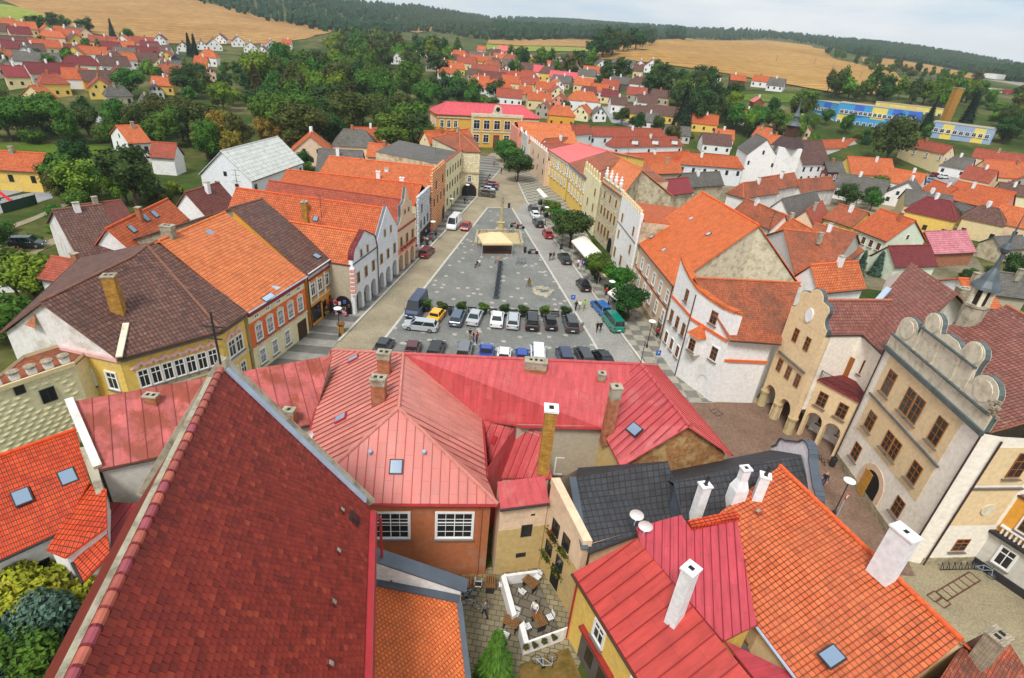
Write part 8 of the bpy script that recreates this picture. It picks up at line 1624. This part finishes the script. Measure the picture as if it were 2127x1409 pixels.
for f in ([Q[0],Q[1],rg[1],rg[0]],[Q[2],Q[3],rg[0],rg[1]],[Q[1],Q[2],rg[1]],[Q[3],Q[0],rg[0]]): mb.face(f, M['apricot'])
for i in range(4): a, c = Q[i], Q[(i+1) % 4]; mb.face([a-V(0,0,.35), c-V(0,0,.35), c, a], M['apricot'])
mb.build('canopy', t)
for q in Q: mb = MB(); mb.bar(V(q.x,q.y,0), q, .08, .08, M['zinc']); mb.build('pole', t)
st = [p(1002,527,.0), p(1063,528,0), p(1064,512,0), p(1003,512,0)]; t = thing('stage', 'low dark plank stage in front of the tent', 'stage', (st[0]+st[2])/2); mb = MB(); mb.prism(st, V(0,0,.75), V(0,0,0), M['wooddark']); mb.build('deck', t)
for i in range(8):
    f = (i+.2)/8.0; q = p(1040+(1030-1040)*f, 545+(622-545)*f, .03); q2 = p(1040+(1030-1040)*(f+.09), 545+(622-545)*(f+.09), .03); t = thing('stone_trough', 'dark low trough segment, %s from the tent in the trough line' % ORD[i], 'trough', (q+q2)/2, 0, 'trough line along the square'); mb = MB(); mb.bar(q+V(0,0,.22), q2+V(0,0,.22), .85, .4, M['slatecap']); mb.bar(q+V(0,0,.43), q2+V(0,0,.43), .6, .02, M['black']); mb.build('trough', t)
q = p(1127,607,.0); t = thing('stone_ring', 'low round stone well ring on the right half of the square', 'well', q); mb = MB()
for k in range(20):
    a0, a1 = k*math.pi/10, (k+1)*math.pi/10; f = lambda r, a, z: V(r*math.cos(a), r*math.sin(a), z)
    mb.face([f(1.6,a0,.4), f(1.6,a1,.4), f(1.1,a1,.4), f(1.1,a0,.4)], M['concrete']); mb.face([f(1.6,a0,0), f(1.6,a1,0), f(1.6,a1,.4), f(1.6,a0,.4)], M['stone']); mb.face([f(1.1,a1,.05), f(1.1,a0,.05), f(1.1,a0,.4), f(1.1,a1,.4)], M['stone'])
mb.build('ring', t, org=V())
t = thing('easel_board', 'small wooden easel board standing left of the well ring', 'sign board', p(1098,597,0)); mb = MB()
for a, c in (((-.4,0,0),(0,0,1.7)),((.4,0,0),(0,0,1.7)),((0,.5,0),(0,0,1.7))): mb.bar(a, c, .08, .05, M['wooddark'])
mb.build('legs', t, org=V()); mb = MB(); mb.box((0,-.06,.9), (.55,.04,.8), M['wood']); mb.build('panel', t, org=V())
# awnings and parasols
M['canvas'] = flat('canvas', S(236,230,212), rough=.9, var=.05); M['canvasyellow'] = flat('canvasyellow', S(232,210,140), rough=.9, var=.06)
def canopy(name, label, c4, z, rise, mat, cat='parasol'):
    Q = [p(x, y, z) for x, y in c4]; c = sum(Q, V())/4; t = thing(name, label, cat, V(c.x, c.y, 0)); mb = MB(); a, bb = (Q[0]+Q[1])/2+V(0,0,rise), (Q[2]+Q[3])/2+V(0,0,rise); a, bb = a*.8+bb*.2, bb*.8+a*.2
    for f in ([Q[1],Q[2],bb,a],[Q[3],Q[0],a,bb],[Q[0],Q[1],a],[Q[2],Q[3],bb]): mb.face(f, M[mat])
    for i in range(4): u, v = Q[i], Q[(i+1) % 4]; mb.face([u-V(0,0,.25), v-V(0,0,.25), v, u], M[mat])
    mb.build('canopy', t)
    for q in (Q[0]*.8+c*.2, Q[1]*.8+c*.2, Q[2]*.8+c*.2, Q[3]*.8+c*.2): k = MB(); k.bar(V(q.x,q.y,.1), V(q.x,q.y,z), .06, .06, M['zinc']); k.build('pole', t)
canopy('awning', 'long white awning over the cafe terrace on the right', [(1187,500),(1213,487),(1250,525),(1218,536)], 3.0, .5, 'canvas', 'awning'); canopy('parasol', 'pale yellow square parasol between the clipped trees', [(1243,562),(1258,545),(1280,562),(1268,580)], 2.8, .6, 'canvasyellow'); canopy('parasol', 'white square parasol under the nearest clipped tree', [(1262,607),(1280,598),(1296,606),(1282,622)], 2.7, .5, 'canvas'); canopy('awning', 'small white awning over the yellow house terrace', [(1115,394),(1121,391),(1138,408),(1130,411)], 3.0, .3, 'canvas', 'awning')
for i, (x, y, n) in enumerate([(1222,556,3),(1262,604,3),(1288,650,2),(1122,425,3)]):
    for k in range(n):
        q = p(x+k*9-(0 if i < 3 else k*3), y+k*13, .12); t = thing('terrace_hedge', 'dark green potted hedge, %s in the row %s' % (ORD[k], ['before the long awning', 'below the yellow parasol', 'under the nearest clipped tree', 'before the yellow house terrace'][i]), 'hedge', q, .1, 'hedges of the terraces'); c = inst('foliage', CR['bush'][k % 2], t, Matrix.Diagonal((1.1,2.0,1.3,1))); c.material_slots[0].link = 'OBJECT'; c.material_slots[0].material = M['leaf_dark']; mb = MB(); mb.box((0,0,.2), (.6,1.6,.4), M['wooddark']); mb.build('trough', t, org=V())
# bicycles and motorcycles
bk = thing('bicycle', '', 'bicycle')
for x in (-.52, .52):
    mb = MB(); ring = [(x+.33*math.cos(a), 0, .35+.33*math.sin(a)) for a in np.linspace(0, 2*math.pi, 15)]; mb.tube(ring, .022, M['tyre'], n=4, cap=False); w_ = mb.build('wheel', bk, org=V()); mb = MB()
    for a in np.linspace(0, math.pi, 6)[:-1]: mb.bar((x+.32*math.cos(a),0,.35+.32*math.sin(a)), (x-.32*math.cos(a),0,.35-.32*math.sin(a)), .008, .008, M['zinc'])
    mb.build('spokes', w_, org=V())
mb = MB()
for a, c in (((-.52,0,.35),(-.1,0,.32)),((-.52,0,.35),(-.2,0,.85)),((-.1,0,.32),(-.22,0,.92)),((-.1,0,.32),(.36,0,.82)),((-.2,0,.82),(.36,0,.88)),((.52,0,.35),(.34,0,1.0))): mb.bar(a, c, .035, .035, M['zinc'])
mb.build('frame', bk, org=V()); mb = MB(); mb.box((-.23,0,.95), (.25,.13,.06), M['black']); mb.build('saddle', bk, org=V()); mb = MB(); mb.bar((.32,-.28,1.03), (.32,.28,1.03), .035, .035, M['black']); mb.build('handlebar', bk, org=V()); reg(bk)
BK = [(p(968,1243,.02),.3,'bicycle leaning by the courtyard tables and sloping wall'),(p(975,1262,.02),-.2,'second bicycle in front of the courtyard tables'),(p(2040,1192,.05),-.9,'grey bicycle by the rack at the yard corner'),(p(1134,606,.03),.2,'bicycle beside the stone well ring'),(p(1075,548,.03),1.3,'bicycle, left one in the rack on the square'),(p(1082,549,.03),1.3,'bicycle in the middle of the rack on the square'),(p(1089,550,.03),1.3,'bicycle, right one in the rack on the square'),(p(1060,484,.03),.4,'bicycle leaning near the fountain basin')]
for i, (q, a, lb) in enumerate(BK):
    r = bk if i == 0 else dup(bk, q, a); r.location = q; r.rotation_euler = (0, 0, a); r['label'] = lb
r = dup(bk, p(1128,1357,.06), .2); r.rotation_euler = (1.5, 0, .25); r['label'] = 'bicycle lying on the dry lawn below the terrace'
mo = thing('motorcycle', '', 'motorcycle')
for x in (-.7, .7): mb = MB(); mb.tube([(x,-.08,.32),(x,.08,.32)], .32, M['tyre'], n=12); mb.build('wheel', mo, org=V())
mb = MB(); mb.bar((-.7,0,.4), (.1,0,.55), .2, .22, M['darkmetal']); mb.bar((.7,0,.35), (.45,0,1.0), .1, .1, M['zinc']); mb.box((0,0,.5), (.6,.3,.4), M['grey']); mb.build('frame', mo, org=V()); mb = MB(); mb.box((.18,0,.85), (.5,.28,.24), CARC['darkred']); mb.build('tank', mo, org=V()); mb = MB(); mb.box((-.4,0,.82), (.7,.26,.14), M['black']); mb.build('seat', mo, org=V()); mb = MB(); mb.bar((.42,-.35,1.08), (.42,.35,1.08), .05, .05, M['darkmetal']); mb.build('handlebar', mo, org=V()); reg(mo)
for i, (x, y, a, lb) in enumerate([(1107,528,.2,'motorcycle standing alone right of the stage'),(1068,472,.5,'left motorcycle of the pair by the column'),(1080,476,.3,'right motorcycle of the pair by the column')]):
    q = p(x, y, .03); r = mo if i == 0 else dup(mo, q, a); r.location = q; r.rotation_euler = (0, 0, a); r['label'] = lb
for i, (x, y, lb) in enumerate([(1090,525,'dark litter bin left of the motorcycle'),(1057,432,'dark litter bin at the top of the square'),(935,655,'dark litter bin beside the second planter'),(1165,519,'dark litter bin at the foot of a lamp on the right'),(887,510,'dark litter bin by the shop on the left pavement'),(1727,968,'black litter bin at the town hall downpipe')]):
    t = thing('litter_bin', lb, 'bin', p(x, y, .03), 0, 'litter bins'); mb = MB(); mb.lathe([(.26,0),(.3,.85),(.3,.95)], M['darkmetal'], n=10); mb.build('drum', t, org=V()); mb = MB(); mb.lathe([(.32,.95),(.2,1.1),(.02,1.14)], M['black'], n=10); mb.build('lid', t, org=V())
t = thing('wicker_barrel', 'tall pale basket display beside the lamp near the ochre house', 'basket', p(709,693,.12)); mb = MB(); mb.lathe([(.35,0),(.42,1.0),(.3,1.1)], M['woodgold'], n=10); mb.build('basket', t, org=V()); mb = MB(); mb.lathe([(.5,1.3),(.55,1.5),(.05,1.7)], M['wood'], n=10); mb.build('lid', t, org=V())
# shop goods under the left arcade and at the grey house
for i, (c, n, lb) in enumerate([(p(703,652,.15),34,'colourful heap of souvenirs and clothes in the side arch of the arcade'),(p(884,497,.15),26,'colourful clothes rail in front of the grey sgraffito shop')]):
    t = thing('shop_display', lb, 'goods', c); mb = MB()
    for _ in range(n): r = V(random.gauss(0,.9 if i == 0 else .5), random.gauss(0,.35 if i == 0 else 1.6), random.uniform(.2,2.0)); mb.box(c+r, (.35,.3,.4), random.choice([CL['red'],CL['blue'],CL['orange'],CL['white'],CL['brown'],CL['pink'],CL['navy']]), random.random())
    o = mb.build('goods', t); o['kind'] = 'stuff'
# ================================================================== courtyard terrace and yard details
t = thing('terrace_wall', 'low white terrace wall with planted top stepping through the courtyard', 'wall', p(1075,1290,0)); mb = MB()
def seg(a, c, h, w_=.28, m='white'): a, c = p(*a, 0), p(*c, 0); mb.prism([V(a.x,a.y,0), V(c.x,c.y,0), V(c.x,c.y,h), V(a.x,a.y,h)], V(-w_/2,-w_/2,0), V(w_/2,w_/2,0), M[m])
seg((1043,1215),(1066,1300),1.1); seg((1080,1318),(1090,1358),1.2); seg((1090,1358),(1172,1328),1.2); seg((1043,1215),(1118,1205),1.0); mb.build('wall', t)
mb = MB(); tq = [p(1052,1215,.45), p(1115,1206,.45), p(1165,1320,.45), p(1092,1345,.45), p(1075,1300,.45)]; mb.prism(tq, V(0,0,0), V(0,0,-.45), M['terrace']); o = mb.build('terrace_floor'); structure(o)
for i, (x, y, z) in enumerate([(1092,1350,1.2),(1110,1346,1.2),(1130,1338,1.2),(1150,1330,1.2)]):
    q = p(x, y, z); t = thing('potted_plant', 'small potted plant on the terrace wall, %s from the left' % ORD[i], 'plant', q, 0, 'pots on the terrace wall'); mb = MB(); mb.lathe([(.09,0),(.13,.2)], M['terracotta'], n=8); mb.build('pot', t, org=V()); c = inst('foliage', CR['bush'][i % 2], t, Matrix.Translation((0,0,.12)) @ Matrix.Scale(.4, 4)); c.material_slots[0].link = 'OBJECT'; c.material_slots[0].material = M['leaf_olive']
def slat_table(q, rz, lb):
    t = thing('slatted_table', lb, 'table', q, rz, 'slatted courtyard tables'); mb = MB()
    for i in range(5): mb.box((0,(i-2)*.15,.74), (1.1,.11,.03), M['wood'])
    mb.build('table_top', t, org=V())
    for sx in (-.42,.42): mb = MB(); mb.box((sx,0,.37), (.05,.6,.72), M['darkmetal']); mb.build('leg', t, org=V())
def slat_chair(q, rz, lb):
    t = thing('slatted_chair', lb, 'chair', q, rz, 'slatted courtyard chairs'); mb = MB()
    for i in range(4): mb.box((0,(i-1.5)*.11,.45), (.44,.08,.025), M['limewash'])
    mb.build('seat', t, org=V()); mb = MB()
    for i in range(3): mb.box((0,.24,.6+i*.12), (.44,.02,.08), M['limewash'])
    mb.build('backrest', t, org=V())
    for sx in (-.19,.19):
        for sy in (-.18,.2): mb = MB(); mb.box((sx,sy,.22), (.03,.03,.44), M['darkmetal']); mb.build('leg', t, org=V())
for i, (x, y, z, a, lb) in enumerate([(968,1222,.03,.05,'beside the sloping wall'),(1017,1222,.03,.05,'below the right terracotta window'),(1060,1305,.03,1.2,'by the gap in the white terrace wall'),(1118,1300,.46,.5,'on the terrace near the front wall'),(1100,1222,.46,.9,'on the terrace by the back wall')]):
    q = p(x, y, z); slat_table(q, a+math.pi/2, 'slatted wooden table '+lb)
    for k, sg_ in enumerate((-1, 1)):
        off = V(math.cos(a), math.sin(a), 0)*.85*sg_; slat_chair(q+off, a-sg_*math.pi/2, 'slatted chair %s of the table %s' % (('left', 'right')[k], lb))
person(p(1108,1282,.46), 'stand', 2.6, 'white', 'grey', 'dark', 'waitress in light clothes standing on the courtyard terrace', None)
t = thing('bicycle_rack', 'black zigzag bicycle rack on the gravel by the town hall corner', 'bike rack', p(1985,1185,.03)); mb = MB(); a, c = p(1953,1184,.05), p(2030,1182,.05); mb.bar(a, c, .06, .06, M['darkmetal'])
for i in range(7): q = a+(c-a)*(i/6.0); mb.bar(q, q+V(.15,.3,.55), .05, .05, M['darkmetal']); mb.bar(q+V(.3,0,0), q+V(.15,.3,.55), .05, .05, M['darkmetal'])
mb.build('rack', t)
t = thing('bicycle_rack', 'black zigzag bicycle rack along the plinth under the balcony bay', 'bike rack', p(1690,940,.03)); mb = MB(); a, c = p(1676,920,.05), p(1708,962,.05)
for i in range(7): q = a+(c-a)*(i/6.0); q2 = a+(c-a)*((i+.9)/6.0); mb.bar(q, q2+V(0,0,.5), .05, .05, M['darkmetal']); mb.bar(q2, q+V(0,0,.5), .05, .05, M['darkmetal'])
mb.build('rack', t)
pm = MB(); M['paintbrown'] = flat('paintbrown', S(96,66,50), rough=.9)
zz = lambda x, y: p(1587+x/3.915, 1049+y/3.915, .032)
def stroke(a, c): pm.bar(zz(*a), zz(*c), .11, .012, M['paintbrown'])
for k in range(7): f = k/6.0; stroke((1400+270*f, 705-160*f), (1490+270*f, 780-165*f))
stroke((1400,705),(1670,545)); stroke((1490,780),(1760,615))
for sq in ([(1325,735),(1385,700),(1445,750),(1390,790)], [(1400,790),(1450,755),(1520,805),(1465,840)]):
    for i in range(4): stroke(sq[i], sq[(i+1) % 4])
structure(pm.build('road_marking'))
mb = MB(); zr_ = lambda x, y: p(1080+x/3.915, 700+y/3.915, .03)
for a, c in (((1545,600),(1595,583)),((1595,583),(1655,625)),((1655,625),(1605,645)),((1605,645),(1545,600)),((1575,622),(1625,605))): mb.bar(zr_(*a), zr_(*c), .07, .012, M['darkmetal'])
structure(mb.build('drain_cover_marking'))
M['signred'] = flat('signred', S(200,30,36), rough=.4)
t = thing('yield_sign', 'red rimmed yield sign on a pole under the lane lamp', 'sign', p(1738,1072,.03), .5); mb = MB(); mb.tube([(0,0,0),(0,0,2.6)], .04, M['zinc']); mb.build('pole', t, org=V()); mb = MB(); mb.prism([(-.4,0,2.6),(.4,0,2.6),(0,0,1.9)], V(0,-.06,0), V(0,-.03,0), M['signred']); mb.prism([(-.25,0,2.52),(.25,0,2.52),(0,0,2.08)], V(0,-.075,0), V(0,-.06,0), M['winwhite']); mb.build('sign_plate', t, org=V())
def dish(q, az, lb, r=.45):
    t = thing('satellite_dish', lb, 'satellite dish', q, az); mb = MB(); mb.tube([(0,0,-1.0),(0,0,.0)], .03, M['zinc']); mb.build('mast', t, org=V()); mb = MB(); n = 14
    for i in range(4):
        for j in range(n):
            f = lambda k, a: V(r*k/4*math.cos(a), -.1-.22*r*(k/4)**2, r*k/4*math.sin(a)+.1); a0, a1 = j*2*math.pi/n, (j+1)*2*math.pi/n; mb.face([f(i,a0), f(i,a1), f(i+1,a1), f(i+1,a0)], M['winwhite'])
    mb.build('reflector', t, org=V()); mb = MB(); mb.bar((0,-.12,-.2), (0,-.6,.05), .03, .03, M['zinc']); mb.box((0,-.6,.08), (.1,.1,.1), M['winwhite']); mb.build('receiver_arm', t, org=V())
dish(p(1322,1068,9.4)+V(0,-.1,.1), -.3, 'white satellite dish, upper left of the pair at the slate roof'); dish(p(1340,1086,9.2)+V(0,-.2,.0), -.3, 'white satellite dish, lower right of the pair at the slate roof'); dish(p(638,905,8.2), .9, 'white satellite dish beside the salmon roof and the church coping', .4)
for x, y, yt, lb in ((497,412,352,'tall television aerial by the white barn wall'),(668,450,404,'television aerial on the pointed arcade house roof'),(905,325,296,'thin aerial on the grey roof behind the cream house'),(1300,345,310,'aerial on the low orange roofs behind the right row'),(1600,470,440,'aerial on the weathered roofs near the bare gable')):
    q = p(x, y, 10); h_ = max(2.5, min(6, ht(q, yt))); t = thing('roof_aerial', lb, 'aerial', q); mb = MB(); mb.tube([(0,0,-3),(0,0,h_)], [.05,.035], M['darkmetal']); mb.build('mast', t, org=V())
    for k in (.6, .8, .97): mb = MB(); mb.bar((-.6,0,h_*k), (.6,0,h_*k), .04, .04, M['darkmetal']); mb.build('crossbar', t, org=V())
# fences and the playground at the left edge
t = thing('playground_fence', 'green screen fence beside the playground at the left edge', 'fence', T(40,440)); mb = MB(); a, c = T(8,444), T(78,424); mb.bar(a+V(0,0,.9), c+V(0,0,.9), .06, 1.8, flat('screen', S(44,74,54))); mb.build('screen', t)
for f in (0, .33, .66, 1): q = a+(c-a)*f; mb = MB(); mb.tube([q, q+V(0,0,2.0)], .05, M['darkmetal']); mb.build('post', t)
t = thing('slide', 'red playground slide at the left edge', 'slide', T(8,424)); mb = MB(); q = T(2,418); mb.bar(q+V(0,0,2.0), q+V(3.0,-.8,.3), .6, .1, flat('slidered', S(214,40,44))); mb.build('chute', t); mb = MB(); mb.bar(q+V(-.2,0,0), q+V(-.2,0,2.2), .1,.5, M['darkmetal']); mb.build('ladder', t)
# wooden power poles across the big field
for i, (x, y, yt) in enumerate([(1612,128,115),(1691,135,120),(1728,146,132),(1752,156,138),(1785,165,150),(1823,181,158)]):
    q = T(x, y); h_ = max(6, min(11, ht(q, yt))); t = thing('power_pole', 'thin wooden power pole in the big wheat field, %s from the left' % ORD[i], 'pole', q, 0, 'power poles in the field'); mb = MB(); mb.tube([(0,0,-.3),(0,0,h_)], [.2,.14], M['woodgrey']); mb.build('pole', t, org=V()); mb = MB(); mb.box((0,0,h_-.6), (2.4,.16,.16), M['woodgrey']); mb.build('crossarm', t, org=V())
# ================================================================== labels that single out the houses and trees of the town
grp = {}
for o, px, wd, pl, ct in PEND: grp.setdefault((wd, pl), []).append((px, o))
for (wd, pl), L_ in grp.items():
    L_.sort(key=lambda a: a[0])
    for i, (px, o) in enumerate(L_):
        o['label'] = (wd+' '+pl) if len(L_) == 1 else (('leftmost ' if i == 0 else 'rightmost ' if i == len(L_)-1 else '%s from left ' % ORD[i])+wd+' '+pl)
        if len(L_) > 2: o['group'] = (wd+' '+pl)
# ------------------------------------------------------------------ the air
mb = MB(); mb.box((0, 0, 95), (8600, 8600, 230), M['black']); hz = mb.build('haze'); hz['kind'] = 'stuff'
m = bpy.data.materials.new('air'); m.use_nodes = True; t = m.node_tree; t.nodes.clear(); vo = nd(t, 'ShaderNodeVolumePrincipled', i_Density=.00013); vo.inputs['Color'].default_value = (.82, .88, .95, 1); oo = nd(t, 'ShaderNodeOutputMaterial'); lk(t, vo, 0, oo, 'Volume')
hz.data.materials.clear(); hz.data.materials.append(m)
